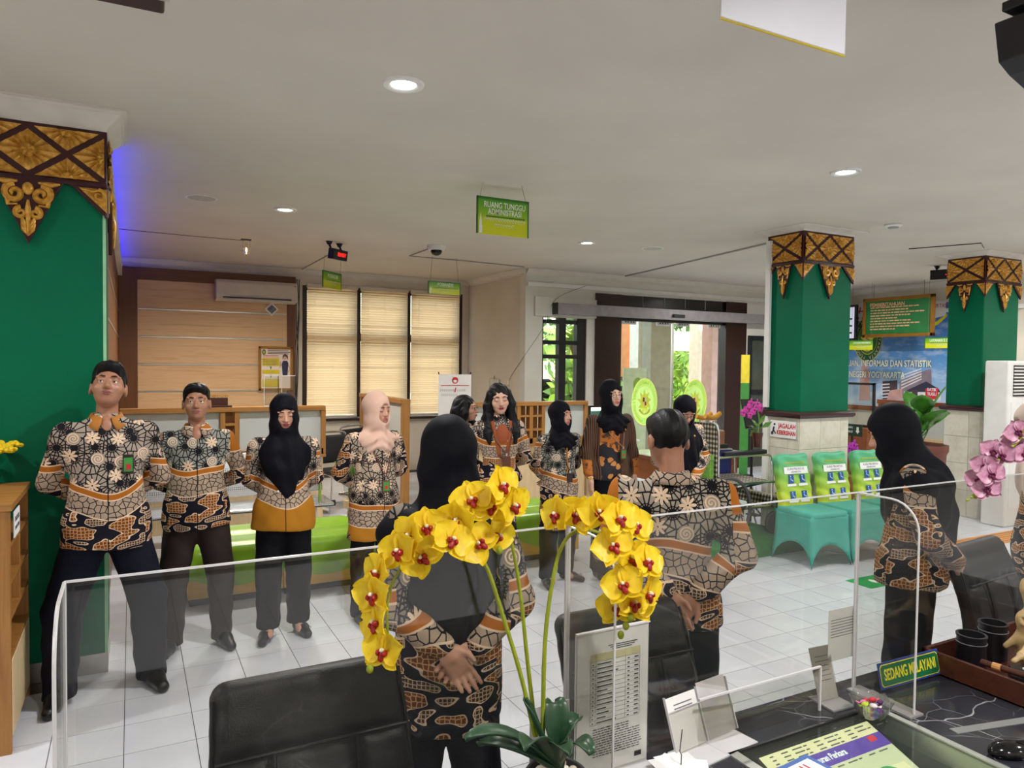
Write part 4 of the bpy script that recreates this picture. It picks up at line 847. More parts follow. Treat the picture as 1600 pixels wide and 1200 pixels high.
# pink orchid by the pillar
def blossoms(t, pts, mat, mat2, s, seed=1):
    rnd = random.Random(seed)
    for p in pts:
        m = MB()
        for k in range(5):
            a = k*2*PI/5+rnd.random()*.3; d = Vector((math.cos(a), -.35, math.sin(a))); m.sphere(Vector(p)+d*s*.5, (s*.42*abs(math.cos(a))+s*.2, s*.12, s*.42*abs(math.sin(a))+s*.2), 8, 5)
        f = m.build('blossom', mat, t, smooth=True); f['kind'] = 'stuff'; MB().sphere(Vector(p)+Vector((0, -s*.3, 0)), s*.18, 6, 5).build('lip', mat2, f).parent = f
C_MAG = plain('magenta_petal', 'b0308a', .5, var=.3, scale=30); C_MAGD = plain('deep_magenta', '7a1050', .5)
P_ = ond(1184, 660, 6.95); t = thing('magenta_orchid', 'magenta orchid sprays in a wall pot beside the green pillar', 'flower', (P_.x, P_.y, P_.z-.12)); MB().lathe([(.03, -.12), (.05, 0), (.052, .02)], 14).build('pot', W_DARK, t)
MB().tube(spline([(0, 0, 0), (.02, 0, .15), (-.05, 0, .3), (-.2, 0, .25)], 5), .006, 5).build('stem', C_LEAFD, t); leaves(9, (0, 0, .08), (.03, .04, .05), .10, 8).build('leaf_tuft', C_LEAFD, t)['kind'] = 'stuff'
blossoms(t, [(-.02, 0, .30), (-.10, 0, .31), (-.06, 0, .24), (-.15, 0, .26), (-.11, 0, .20), (-.2, 0, .22), (.03, 0, .26)], C_MAG, C_MAGD, .045)

# ------------------------------------------------------------------ notice and pipe on the pillar
q = onx(1222, 671, 5.776-.03); t = thing('cleanliness_notice', 'white notice reading JAGALAH KEBERSIHAN in red on the tiled pillar', 'sign', (5.762, q.y, q.z)); 
MB().box((-.006, -.16, -.085), (0, .16, .085)).build('plate', C_PAPER, t, bev=.002); QM = Matrix(((0, 0, -1, -.0065), (-1, 0, 0, 0), (0, 1, 0, 0), (0, 0, 0, 1)))
text('JAGALAH', .065, QM @ at((.05, .032, 0)), C_RED, t, xs=.78, bold=.002, depth=.0006); text('KEBERSIHAN', .06, QM @ at((.04, -.035, 0)), C_RED, t, xs=.68, bold=.002, depth=.0006)
m = MB(); m.tube([QM @ Vector(v) for v in ((-.11, .02, .001), (-.12, -.02, .001), (-.13, -.06, .001))], .008, 5); m.tube([QM @ Vector(v) for v in ((-.12, -.01, .001), (-.10, -.03, .001), (-.09, -.05, .001))], .006, 5); m.sphere(QM @ Vector((-.105, .045, 0)), (.003, .012, .012), 8, 6); m.box(QM @ Vector((-.145, -.06, 0)), QM @ Vector((-.125, -.03, .002))); m.build('figure_print', C_INK, t)['kind'] = 'stuff'
MB().box((5.742, 5.25, 0), (5.776, 5.31, 1.28)).build('cable_duct', C_WHITEP, pB).matrix_local = Matrix.Translation((-(5.776+.3575), -(4.882+.21), 0)); MB().box((5.735, 5.25, 1.36), (5.764, 5.31, 3.05)).build('cable_duct', C_WHITEP, pB).matrix_local = Matrix.Translation((-(5.776+.3575), -(4.882+.21), 0))

# ------------------------------------------------------------------ left shelf unit
SX1 = -.48; t = thing('display_shelf', 'oak shelf unit with open compartments and pale lower doors beside the green pillar', 'shelf', (SX1-.25, 4.18, 0)); h = 1.10
def sb(a, b, nm, mat=W_OAKZ): return MB().box(a, b).build(nm, mat, t, bev=.002)
sb((-.25, -.33, 0), (.25, -.30, h), 'side_panel'); sb((-.25, .30, 0), (-.2, .33, h), 'side_panel'); sb((.21, .30, 0), (.25, .33, h), 'corner_post'); sb((-.26, -.34, h), (.26, .34, h+.03), 'top', W_OAK)
sb((-.25, -.3, 0), (-.235, .3, h), 'back_panel', C_GREEN)
for z in (.93, .76, .60, .42, .06): sb((-.24, -.3, z), (.25, .3, z+.02), 'shelf_board', W_OAK)
for a, b in ((.78, .93), (.62, .76)): sb((-.2, -.01, a), (.25, .01, b), 'divider')
sb((-.2, .29, .44), (.25, .31, .60), 'end_board')
for y0, y1 in ((-.30, -.002), (.002, .30)): MB().box((.235, y0, .07), (.253, y1, .42)).build('cupboard_door', W_PALE, t, bev=.003)
t2 = thing('shelf_label', 'small white printed label on the oak shelf unit', 'label', (SX1+.004, 4.02, 1.02)); MB().box((0, -.09, -.06), (.004, .09, .06)).build('card', C_PAPER, t2); LM = Matrix(((0, 0, 1, .0045), (1, 0, 0, 0), (0, 1, 0, 0), (0, 0, 0, 1))); text('BROSUR', .034, LM @ at((0, .02, 0)), C_INK, t2, depth=.0004); text('DAN FORM', .026, LM @ at((0, -.02, 0)), C_INK, t2, depth=.0004)
P_ = ond(4, 712, 3.7); t = thing('yellow_bouquet', 'bunch of yellow artificial flowers in a vase on the oak shelf', 'flowers', (P_.x-.06, P_.y+.02, 1.13)); MB().lathe([(.03, 0), (.05, .04), (.03, .10), (.035, .12)], 18).build('vase', C_BLACKG, t, smooth=True)
C_YEL = plain('yellow_petal', 'e6c414', .5, var=.2, scale=20); rnd = random.Random(4)
for k in range(12):
    a = k*2.4; r_ = .09*math.sqrt((k+.5)/12); c = Vector((r_*math.cos(a)+.03, r_*math.sin(a), .20+.06*rnd.random()-r_*.5)); m = MB()
    for j in range(9): b = j*2.4; rr = .008+.003*j; m.sphere(c+Vector((rr*math.cos(b), rr*math.sin(b), -.002*j)), (.016, .016, .012), 6, 4)
    f = m.build('flower_head', C_YEL, t, smooth=True); f['kind'] = 'stuff'

# ------------------------------------------------------------------ green bench modules
C_LIME = plain('lime_vinyl', '84b024', .32, var=.08, bump=.06); C_YBASE = wood('yellow_laminate', 'c8982c', 'd9ab3e', .4)
bx0, bw = .35, .665
ben = None
blab = ['lime green vinyl bench module behind the man in brown trousers', 'lime green vinyl bench module behind the woman in black hijab with orange hem', 'lime green vinyl bench module behind the woman in pink hijab', 'lime green vinyl bench module behind the woman with long loose hair', 'lime green vinyl bench module at the end near the green carpet platform']
for k in range(5):
    if ben is None:
        ben = thing('bench_module', '', 'bench', (0, 0, 0), group='lime green bench modules with yellow bases'); hw = bw/2-.004
        g = []; N = 16
        prof = [(.36, .28), (.36, .40), (.34, .425), (.30, .43), (-.02, .43), (-.035, .418), (-.05, .43), (-.27, .425), (-.32, .405), (-.345, .36), (-.35, .28)]
        for i in range(N+1):
            u = -1+2*i/N; e = max(0, abs(u)-.9)/.1; zb = .13+.09*(abs(u)**2)
            g.append([(u*hw, y*(1-.02*e), z-.012*e if z > .38 else z) for y, z in prof]+[(u*hw, -.352, .2), (u*hw, -.35, zb), (u*hw, -.33, zb)])
        m = MB(); m.sheet(g); c_ = len(g[0]); m.f.append(tuple(range(c_))); m.f.append(tuple(range(N*c_, N*c_+c_))); m.mi += [0, 0]; m.build('seat_cushion', C_LIME, ben, smooth=True)
        MB().box((-hw, -.335, .06), (hw, .35, .30)).build('base', C_YBASE, ben); MB().box((-hw+.01, -.29, 0), (hw-.01, .32, .06)).build('plinth', C_BLACK, ben)
        o = ben
    else: o = copy_tree(ben)
    o.location = (bx0+bw*(k+.5), 5.90, 0); o['label'] = blab[k]

# ------------------------------------------------------------------ perforated steel bench behind
n = NT('perforated_steel'); s_ = n.vor(n.mapv(n.coord(), (1, 1, 1)), 55, rnd=0.0, dim='3D')['Distance']; C_PERF = n.set(n.ramp(s_, [(.25, lin('55585a')), (.32, lin('c9ccce'))]), .25, .85)
t = thing('steel_bench', 'perforated steel waiting bench behind the lime green bench', 'bench', (.84, 7.1, 0))
for k in range(3):
    x = -.9+.6*k; o = MB().box((x+.01, -.25, .40), (x+.58, .22, .425), bev=.01).build('seat_panel', C_PERF, t); MB().box((x+.01, 0, 0), (x+.58, .02, .42), at((0, .24, .46), rx=-.2), bev=.008).build('back_panel', C_PERF, t)
MB().tube([(-.95, 0, .37), (.95, 0, .37)], .03, 8).build('beam', C_BLACK, t)
for x in (-.8, .75):
    MB().tube([(x, 0, .37), (x, 0, .03)], .022, 8).build('leg', C_CHROME, t); MB().tube([(x, -.27, .015), (x, -.2, .04), (x, .2, .04), (x, .27, .015)], .018, 8).build('foot', C_CHROME, t); MB().tube([(x, -.2, .42), (x, -.2, .60), (x, .2, .60), (x, .24, .5)], .014, 8).build('armrest', C_CHROME, t)

# ------------------------------------------------------------------ counters with frosted partitions
def partition(label, x0, x1, y, z0, z1, posts, body=True, niche=None, rz=0, cat='partition', bmat=None):
    w = x1-x0; t = thing('counter_partition', label, cat, (x0, y, 0), rz)
    if body:
        MB().box((0, 0, 0), (w, .5, z0-.03)).build('counter_body', bmat or W_PALE, t, bev=.004); MB().box((-.02, -.05, z0-.03), (w+.02, .55, z0)).build('counter_top', W_OAK, t, bev=.004)
    MB().box((-.02, -.03, z1-.05), (w+.02, .09, z1)).build('top_rail', W_OAK, t, bev=.003); MB().box((0, -.02, z0), (w, .08, z0+.07)).build('bottom_rail', W_OAK, t, bev=.003)
    for p_ in [0]+posts+[w]: MB().box((p_-.025, -.02, z0), (p_+.025, .08, z1-.05)).build('post', W_OAKZ, t, bev=.003)
    ps = [0]+posts+[w]
    for i in range(len(ps)-1):
        if niche and i in niche:
            for zz in (.33, .66): MB().box((ps[i]+.025, -.02, z0+(z1-z0)*zz-.012), (ps[i+1]-.025, .10, z0+(z1-z0)*zz+.012)).build('shelf_board', W_OAK, t)
            MB().box((ps[i]+.025, .10, z0), (ps[i+1]-.025, .115, z1)).build('back_board', W_OAKZ, t)
        else: MB().box((ps[i]+.025, .02, z0+.07), (ps[i+1]-.025, .03, z1-.05)).build('frosted_pane', G_FROST, t)
    return t
partition('long oak partition with frosted panes in front of the wood panelled wall', -.08, 1.88, 8.0, .75, 1.285, [.92, 1.06], niche=[1])
partition('oak partition side panel with frosted pane under the blinds', 2.86, 4.6, 9.9, .02, 1.33, [], rz=-PI/2, body=False)
partition('oak partition with cubby shelves and frosted panes beside the side wall', 3.62, 5.36, 8.0, .75, 1.285, [.72, .90, 1.08], niche=[1, 2])
t = thing('monitor', 'desktop monitor with green and white screen on the counter end', 'monitor', (5.75, 8.1, .75)); MB().box((-.27, -.02, .10), (.27, .03, .46), bev=.006).build('casing', C_BLACK, t); MB().box((-.25, -.022, .13), (.25, -.02, .44)).build('screen', emis('screen_white', 'dfe8df', .9), t); MB().box((-.25, -.0235, .30), (.25, -.022, .39)).build('screen_banner', emis('screen_dark_green', '2c5a4a', .6), t); MB().box((-.23, -.0235, .23), (-.08, -.022, .27)).build('screen_button', emis('screen_green', '4ca84c', .8), t); MB().box((-.03, 0, 0), (.03, .05, .12)).build('stand', C_BLACK, t); MB().box((-.12, -.06, 0), (.12, .12, .015)).build('foot', C_BLACK, t)
t = thing('white_counter', 'pale counter desk with white side under the monitor', 'counter', (5.40, 7.9, 0)); MB().box((0, 0, 0), (.75, .7, .72)).build('body', W_PALE, t, bev=.004); MB().box((-.02, -.02, .72), (.78, .72, .75)).build('top', C_WHITEP, t, bev=.004); MB().box((-.01, -.01, 0), (.04, 0, .72)).build('edge_panel', C_WHITEP, t)
# carved box and acrylic stand on the long partition
q = ony(341, 632, 8.03); t = thing('carved_box', 'small dark carved wooden box with gilt top on the oak partition', 'box', (q.x, 8.03, 1.285)); MB().box((-.13, -.05, 0), (.13, .05, .02)).build('base', W_DARK, t, bev=.003); MB().box((-.09, -.04, .02), (.09, .04, .10)).build('body', W_DARK, t, bev=.003)
m = MB()
for k in range(5): scroll(m, -.08+.04*k, .115, .018, 1.2, 0, 1, .006, -.03)
m.build('gilt_cresting', C_GOLD, t)['kind'] = 'stuff'
q = ony(430, 632, 8.05)
for k, (x0, lb) in enumerate(((-.12, 'clear acrylic document stand with dark edge on the oak partition'), (.06, 'clear acrylic document stand with beige paper on the oak partition'))):
    t = thing('acrylic_stand', lb, 'document stand', (q.x+x0, 8.03, 1.285)); MB().box((0, 0, 0), (.15, .004, .33)).build('sheet', G_ACR, t)
    for xx in (0, .146): MB().box((xx, -.003, 0), (xx+.006, .007, .33)).build('edge', C_EDGE if xx == 0 else C_BLACK, t)
    MB().box((0, -.003, .325), (.15, .007, .333)).build('top_edge', C_EDGE, t); MB().box((0, -.06, 0), (.15, .06, .004)).build('foot', C_EDGE, t)
# x-banner
q = ond(711, 585, 9.7); t = thing('cloth_banner', 'white cloth banner with red round emblem and a red slash on a stand', 'banner', (q.x, q.y, 0), rz=-.1); bw_ = .46
MB().box((-bw_/2, -.003, .25), (bw_/2, .003, q.z)).build('cloth', C_PAPER, t)
for s_ in (-1, 1): MB().tube([(0, .06, .9), (s_*bw_/2, .01, q.z+.03)], .008, 6).build('arm', C_BLACK, t); MB().tube([(0, .06, .9), (s_*bw_/2, .01, .22)], .008, 6).build('arm', C_BLACK, t); MB().tube([(0, .06, .9), (s_*.22, .3*(.5+s_*.5)+.05, .01)], .008, 6).build('leg', C_BLACK, t)
m = MB(); m.lathe([(.045, 0), (.045, .002)], 24); o = m.build('emblem_disc', C_RED, t); o.matrix_local = at((0, -.004, q.z-.08), rx=PI/2); m = MB(); m.prism([(-.03, q.z-.085), (0, q.z-.07), (.03, q.z-.085), (.015, q.z-.11), (-.015, q.z-.11)], .001, Matrix.Translation((0, -.009, 0))); m.build('emblem_hands', C_PAPER, t)
MB().box((-.2, -.005, q.z-.155), (.2, -.003, q.z-.147)).build('red_line', C_RED, t); m = MB(); m.prism([(-.01, q.z-.24), (.005, q.z-.24), (.02, q.z-.18), (.005, q.z-.18)], .001, Matrix.Translation((0, -.005, 0))); m.build('slash', C_RED, t)
m = MB()
for k in range(14): m.tube([(-.2+.026*k+.006*math.cos(a), -.0045, q.z-.215+.014*math.sin(a)) for a in np.linspace(0, 5, 7)], .0015, 4)
for k in range(9): m.tube([(-.18+.026*k+.006*math.cos(a), -.0045, q.z-.275+.014*math.sin(a)) for a in np.linspace(1, 6, 7)], .0015, 4)
m.build('outline_lettering', C_INKG, t)['kind'] = 'stuff'
# black cantilever chairs
for k, (px, py, lb) in enumerate(((516, 676, 'black cantilever visitor chair with chrome frame beside the woman in pink hijab'), (546, 688, 'black cantilever visitor chair turned behind the woman in pink hijab'))):
    q = ond(px+(6*k), py, 8.8+.9*k); t = thing('visitor_chair', lb, 'chair', (q.x, q.y, 0), rz=.25 if k == 0 else .6); s_ = SD(); s_.box((0, 0, .70), (.20, .012, .15), rd=.02); sd_obj('backrest', s_, .014, plain('black_fabric', '1b1b1f', .7), t); s_ = SD(); s_.box((0, -.24, .45), (.20, .20, .015), rd=.02); sd_obj('seat', s_, .014, plain('black_fabric', '1b1b1f', .7), t)
    m = MB()
    for sg in (-1, 1): MB().tube(spline([(sg*.22, .03, .86), (sg*.22, .0, .55), (sg*.22, -.08, .47), (sg*.22, -.44, .44), (sg*.22, -.46, .38), (sg*.22, -.42, .05), (sg*.22, -.3, .014), (sg*.22, .05, .014)], 5), .012, 8).build('side_frame', C_CHROME, t)
    MB().tube([(-.22, .05, .014), (.22, .05, .014)], .012, 8).build('cross_bar', C_CHROME, t); MB().tube(spline([(-.22, .03, .84), (-.18, .03, .9), (.18, .03, .9), (.22, .03, .84)], 5), .012, 8).build('top_bar', C_CHROME, t)
q = ond(505, 790, 8.0); t = thing('potted_plant', 'small green spiky plant in a glass bowl behind the bench', 'plant', (1.98, 7.05, 0)); MB().lathe([(.08, 0), (.08, .30), (.12, .33), (.12, .40)], 18).build('stand', W_PALE, t); MB().lathe([(.05, .40), (.11, .46), (.12, .54), (.09, .60)], 18).build('bowl', G_CLEAR, t, smooth=True); leaves(26, (0, 0, .6), (.05, .05, .05), .22, 21, up=1.2).build('leaf_tuft', C_LEAFD, t)['kind'] = 'stuff'

# ------------------------------------------------------------------ platform, wheelchair, crutches
C_CARPET = plain('green_carpet', '1d6b22', .95, var=.25, scale=20, bump=.4, bscale=400)
t = thing('carpet_platform', 'low platform covered in green carpet under the wheelchair', 'platform', (4.75, 5.5, 0)); MB().box((-.50, -.74, 0), (1.0, .72, .14)).build('deck', C_CARPET, t, bev=.01)
n = NT('plaid_fabric'); s_ = n.sep(n.coord()); u = n.m('ADD', s_[0], s_[1]); st = lambda c, f: n.m('GREATER_THAN', n.m('SINE', n.m('MULTIPLY', c, f)), .1)
k_ = n.m('MULTIPLY', n.m('ADD', st(u, 160), st(s_[2], 160)), .5); k2 = n.m('MULTIPLY', n.m('ADD', st(s_[0], 160), st(s_[1], 160)), .5)
C_PLAID = n.set(n.ramp(k_, [(0, lin('1c1b20')), (.5, lin('6d6558')), (1, lin('c9bea6'))]), .8); n = NT('plaid_seat'); s_ = n.sep(n.coord()); st = lambda c, f: n.m('GREATER_THAN', n.m('SINE', n.m('MULTIPLY', c, f)), .1); k2 = n.m('MULTIPLY', n.m('ADD', st(s_[0], 160), st(s_[1], 160)), .5); C_PLAIDS = n.set(n.ramp(k2, [(0, lin('1c1b20')), (.5, lin('6d6558')), (1, lin('c9bea6'))]), .8)
t = thing('wheelchair', 'folding wheelchair with plaid seat and chrome frame on the green carpet', 'wheelchair', (5.20, 5.22, .14)); hw = .25; t.scale = (1.1, 1, 1.12)
for sg in (-1, 1):
    y = sg*hw
    MB().tube(spline([(-.42, y, 1.0), (-.36, y, .92), (-.35, y, .55), (-.33, y, .30)], 4), .012, 8).build('back_tube', C_CHROME, t); MB().tube(spline([(-.35, y, .70), (.18, y, .70), (.27, y, .66), (.29, y, .55), (.29, y, .30)], 5), .012, 8).build('arm_tube', C_CHROME, t)
    MB().box((-.30, y-.025, .71), (.20, y+.025, .745), bev=.008).build('armrest', C_BLACK, t)
    MB().tube(spline([(-.34, y, .46), (.26, y, .46), (.37, y, .42), (.44, y, .28), (.50, y, .12)], 5), .012, 8).build('seat_tube', C_CHROME, t); MB().tube([(-.33, y, .25), (.30, y, .25)], .012, 8).build('lower_tube', C_CHROME, t)
    m = MB(); m.tube([(-.28+.26*math.cos(a), y+sg*.05, .27+.26*math.sin(a)) for a in np.linspace(0, 2*PI, 28)[:-1]], .016, 8, closed=True); m.build('rear_wheel', plain('grey_rubber', '4c4848', .6), t)
    MB().lathe([(.02, -.02), (.09, -.02), (.098, -.01), (.098, .01), (.09, .02), (.02, .02)], 24).build('caster_wheel', plain('grey_rubber', '4c4848', .6), t, smooth=True).matrix_local = at((.32, y, .10), rx=PI/2)
    MB().tube([(.32, y-.025, .10), (.30, y-.025, .27)], .008, 6).build('caster_fork', C_CHROME, t); MB().box((.42, y-.10*sg-.07, .08), (.51, y-.10*sg+.07, .09), at((0, 0, 0))).build('footplate', C_CHROME, t)
    if sg > 0: MB().box((-.28, y-.012, .47), (.24, y+.012, .69)).build('side_panel', plain('blue_vinyl', '12206e', .35), t)
    for k in range(3): MB().tube([(.40+.04*k, y-.1*sg, .34), (.43+.04*k, y-.1*sg, .10)], .006, 6).build('footrest_bar', C_CHROME, t)
MB().box((-.37, -hw, .50), (-.35, hw, .98)).build('backrest', C_PLAID, t, bev=.006); MB().box((-.34, -hw, .455), (.26, hw, .475)).build('seat', C_PLAIDS, t, bev=.006); MB().box((.30, -hw, .26), (.42, hw, .36), at((0, 0, 0), ry=.1)).build('calf_strap', C_PLAID, t)
MB().tube([(-.30, -hw, .25), (.2, hw, .46)], .010, 6).build('cross_brace', C_STEELD, t); MB().tube([(-.30, hw, .25), (.2, -hw, .46)], .010, 6).build('cross_brace', C_STEELD, t); MB().box((-.42, -hw+.03, .52), (-.375, hw-.03, .72)).build('back_pocket', plain('green_print_bag', '6a9a3a', .6, var=.4, scale=30), t)
for k, (px, lb) in enumerate(((1113, 'aluminium crutch with tan padded top leaning behind the wheelchair'), (1099, 'second aluminium crutch with tan padded top beside the first one'))):
    q = ond(px, 652, 7.6+.12*k); t = thing('crutch', lb, 'crutch', (q.x, q.y, .14)); hh = q.z-.14
    for sg in (-.05, .05): MB().tube([(sg, 0, hh), (sg*.8, .02, .5), (0, .03, .25)], .009, 8).build('upright', C_METAL, t)
    MB().tube([(0, .03, .25), (0, .04, .01)], .012, 8).build('shaft', C_METAL, t); MB().tube(spline([(-.10, 0, hh+.015), (-.03, 0, hh-.005), (.04, 0, hh+.0), (.11, 0, hh+.04)], 4), .026, 10).build('underarm_pad', plain('tan_foam', 'c98f2c', .6), t, smooth=True); MB().tube([(-.045, .01, hh*.62), (.045, .01, hh*.62)], .014, 8).build('handgrip', C_BLACK, t)

# ------------------------------------------------------------------ fabric covered chairs
C_TEAL = plain('turquoise_spandex', '43aa9a', .65, var=.06, bump=.05, bscale=300)
n = NT('chair_cover_gradient'); s_ = n.sep(n.coord()); f = n.m('DIVIDE', n.m('SUBTRACT', s_[2], .45), .52, clamp=True); C_CGR = n.set(n.ramp(f, [(0, lin('d8dc30')), (.25, lin('b8cc3a')), (.6, lin('7fb84a')), (.85, lin('58b07a')), (1, lin('46a884'))]), .5); n.bump(n.noise(n.coord(), 14, 3), .25, .02)
C_BLUEP = plain('blue_pictogram', '1f56a0', .5)
cc = thing('covered_chair', '', 'chair', (0, 0, 0), group='three spandex covered chairs by the tiled pillar')
def cover_grid():
    m = MB(); hs, hf = .215, .24; N = 12; ztop = .47
    sides = [((-1, -1), (1, -1)), ((1, -1), (1, 1)), ((1, 1), (-1, 1)), ((-1, 1), (-1, -1))]
    for (a, b) in sides:
        g = []
        for j in range(9):
            v = j/8; row = []
            for i in range(N+1):
                u = i/N; arch = .20*(1-(2*u-1)**2)**.6; zb = .005+arch; z = ztop-.01-(ztop-.01-zb)*v; k = hs+(hf-hs)*((ztop-z)/ztop)**1.5
                x = (a[0]+(b[0]-a[0])*u); y = (a[1]+(b[1]-a[1])*u); pinch = 1-.16*math.sin(PI*u)*min(1, v*1.2)*.6
                nx_, ny_ = (a[0]+b[0])/2, (a[1]+b[1])/2
                row.append((k*(x*(pinch if nx_ else 1)), k*(y*(pinch if ny_ else 1)), z))
            g.append(row)
        m.sheet(g)
    return m
o = cover_grid().build('skirt_cover', C_TEAL, cc, smooth=2); b_ = o.modifiers.new('w', 'WELD'); b_.merge_threshold = .002; b_ = o.modifiers.new('s', 'SOLIDIFY'); b_.thickness = .006
s_ = SD(); s_.box((0, 0, .46), (.195, .195, .012), rd=.022); sd_obj('seat', s_, .014, C_TEAL, cc)
s_ = SD(); MB_ = np.array(Euler((-.20, 0, 0)).to_matrix()); s_.box((0, .235, .70), (.155, .015, .22), MB_, rd=.035); sd_obj('backrest', s_, .012, C_CGR, cc, warp=lambda x, y, z: .004*np.sin(z*60+x*25))
BK = at((0, .235, .70), rx=-.20) @ at((0, -.0535, 0), rx=PI/2)
def bq(x, y, w, h, mat, nm): MB().add([BK @ Vector(v) for v in ((x-w/2, y-h/2, 0), (x+w/2, y-h/2, 0), (x+w/2, y+h/2, 0), (x-w/2, y+h/2, 0), (x-w/2, y-h/2, .003), (x+w/2, y-h/2, .003), (x+w/2, y+h/2, .003), (x-w/2, y+h/2, .003))], [(4, 5, 6, 7), (0, 1, 5, 4), (1, 2, 6, 5), (2, 3, 7, 6), (3, 0, 4, 7)]).build(nm, mat, cc)
bq(0, .10, .29, .065, C_PAPER, 'title_strip'); text('KURSI PRIORITAS', .03, BK @ at((0, .112, .0035)), C_INKG, cc, depth=.0004, xs=.9); text('DISABILITAS', .022, BK @ at((0, .085, .0035)), C_INKG, cc, depth=.0004)
for (x, y) in ((-.07, .02), (.07, .02), (-.07, -.13), (.07, -.13)):
    bq(x, y, .062, .075, C_BLUEP, 'pictogram'); bq(x, y-.055, .11, .022, C_PAPER, 'caption'); m = MB(); m.tube([BK @ Vector(v) for v in ((x-.006, y+.012, .005), (x-.006, y-.008, .005), (x+.012, y-.01, .005), (x+.016, y-.024, .005))], .003, 5); m.sphere(BK @ Vector((x-.006, y+.024, .004)), .006, 6, 5); m.build('pictogram_figure', C_PAPER, cc)['kind'] = 'stuff'
text('PENGADILAN NEGERI', .024, BK @ at((0, .17, .002)), C_BOXY, cc, depth=.0004)
for k, (x, y, lb) in enumerate(((5.48, 4.47, 'turquoise covered chair with gradient priority backrest next to the wheelchair'), (5.97, 4.43, 'middle turquoise covered chair with gradient priority backrest'), (6.46, 4.40, 'turquoise covered chair with gradient priority backrest farthest from the wheelchair'))):
    o = cc if k == 0 else copy_tree(cc); o.location = (x, y, 0); o.rotation_euler = (0, 0, -.07); o['label'] = lb

# ------------------------------------------------------------------ right side: counter, screen, plant, floor air conditioner
t = thing('service_counter', 'red brown service counter with frosted partition below the blue poster', 'counter', (9.8, 5.75, 0)); L = 1.12
MB().box((0, 0, 0), (.5, L, .75)).build('body', W_RED, t, bev=.004); MB().box((-.03, -.03, .75), (.53, L+.03, .79)).build('top', W_PALE, t, bev=.003)
MB().box((0, -.02, 1.24), (.06, L+.02, 1.30)).build('top_rail', W_RED, t, bev=.003)
for y in (0, .72, L-.05): MB().box((0, y, .79), (.06, y+.05, 1.24)).build('post', W_RED, t, bev=.003)
for y0, y1 in ((.05, .72), (.77, L-.05)): MB().box((.02, y0, .79), (.03, y1, 1.24)).build('frosted_pane', G_FROST, t)
q = onx(1348, 598, 8.9); t = thing('glass_booth_frame', 'black framed glass screen standing beside the service counter', 'screen', (8.9, 0, 0)); y0 = onx(1366, 620, 8.9).y; 
for a, b in (((0, y0, .95), (.03, y0+.03, q.z)), ((0, y0+.9, .95), (.03, y0+.93, q.z)), ((0, y0, q.z-.03), (.03, y0+.93, q.z)), ((0, y0, .95), (.03, y0+.93, .98))): MB().box(a, b).build('frame', C_BLACK, t)
MB().box((.012, y0, .95), (.018, y0+.93, q.z)).build('glass', G_CLEAR, t); MB().box((-.2, y0-.05, 0), (.4, y0+1, .95)).build('cabinet', W_RED, t)
q = onx(1333, 672, 7.6); t = thing('direction_sign', 'small dark green sign with white down arrow beside the pillar', 'sign', (7.6, q.y, 0)); MB().box((-.006, -.12, q.z-.07), (.006, .16, q.z+.07)).build('plate', plain('sign_forest', '12382c', .4), t); MB().tube([(.01, .02, 0), (.01, .02, q.z-.06)], .012, 8).build('post', C_STEELD, t); MB().lathe([(.14, 0), (.14, .02)], 20).build('base', C_STEELD, t)
SM = Matrix(((0, 0, -1, -.0065), (-1, 0, 0, 0), (0, 1, 0, q.z), (0, 0, 0, 1))); text('PELAYANAN', .04, SM @ at((.0, .03, 0)), C_SIGNW, t, align='RIGHT', xs=.9); text('INFORMASI', .04, SM @ at((-.0, -.02, 0)), C_SIGNW, t, align='RIGHT', xs=.9); m = MB(); m.add([SM @ Vector(v) for v in ((.05, .04, .001), (.08, .04, .001), (.08, -.005, .001), (.095, -.005, .001), (.065, -.04, .001), (.035, -.005, .001), (.05, -.005, .001))], [tuple(range(7))]); m.build('arrow', C_SIGNW, t)
P_ = ond(1330, 700, 7.6); t = thing('purple_orchid', 'bright purple artificial orchids beside the tiled pillar', 'flower', (P_.x, P_.y+.1, 0)); MB().lathe([(.09, 0), (.11, .25), (.12, .62)], 16).build('pot_stand', W_RED, t); MB().tube([(0, 0, .6), (.02, 0, .95)], .006, 5).build('stem', C_LEAFD, t); blossoms(t, [(-.05, -.1, P_.z), (.03, -.1, P_.z+.03), (.08, -.1, P_.z-.05), (-.01, -.1, P_.z-.1), (.05, -.1, P_.z-.13)], plain('purple_petal', 'a012a0', .5), C_MAGD, .06, 3)
q = ond(1440, 700, 7.9); t = thing('potted_fig', 'broad leaved green plant in a large terracotta pot between the pillars', 'plant', (q.x, q.y, 0)); MB().lathe([(.18, 0), (.20, .3), (.18, .42), (.22, .46), (.24, .84), (.26, .88), (.26, .94), (.23, .94), (.22, .88)], 28).build('pot', plain('terracotta', '6a3a2c', .6), t, smooth=True); MB().lathe([(.225, .90), (.22, .91)], 24).build('soil', W_DARK, t)
rnd = random.Random(9); C_FIG = plain('fig_leaf', '3f7a24', .3, var=.25, scale=12)
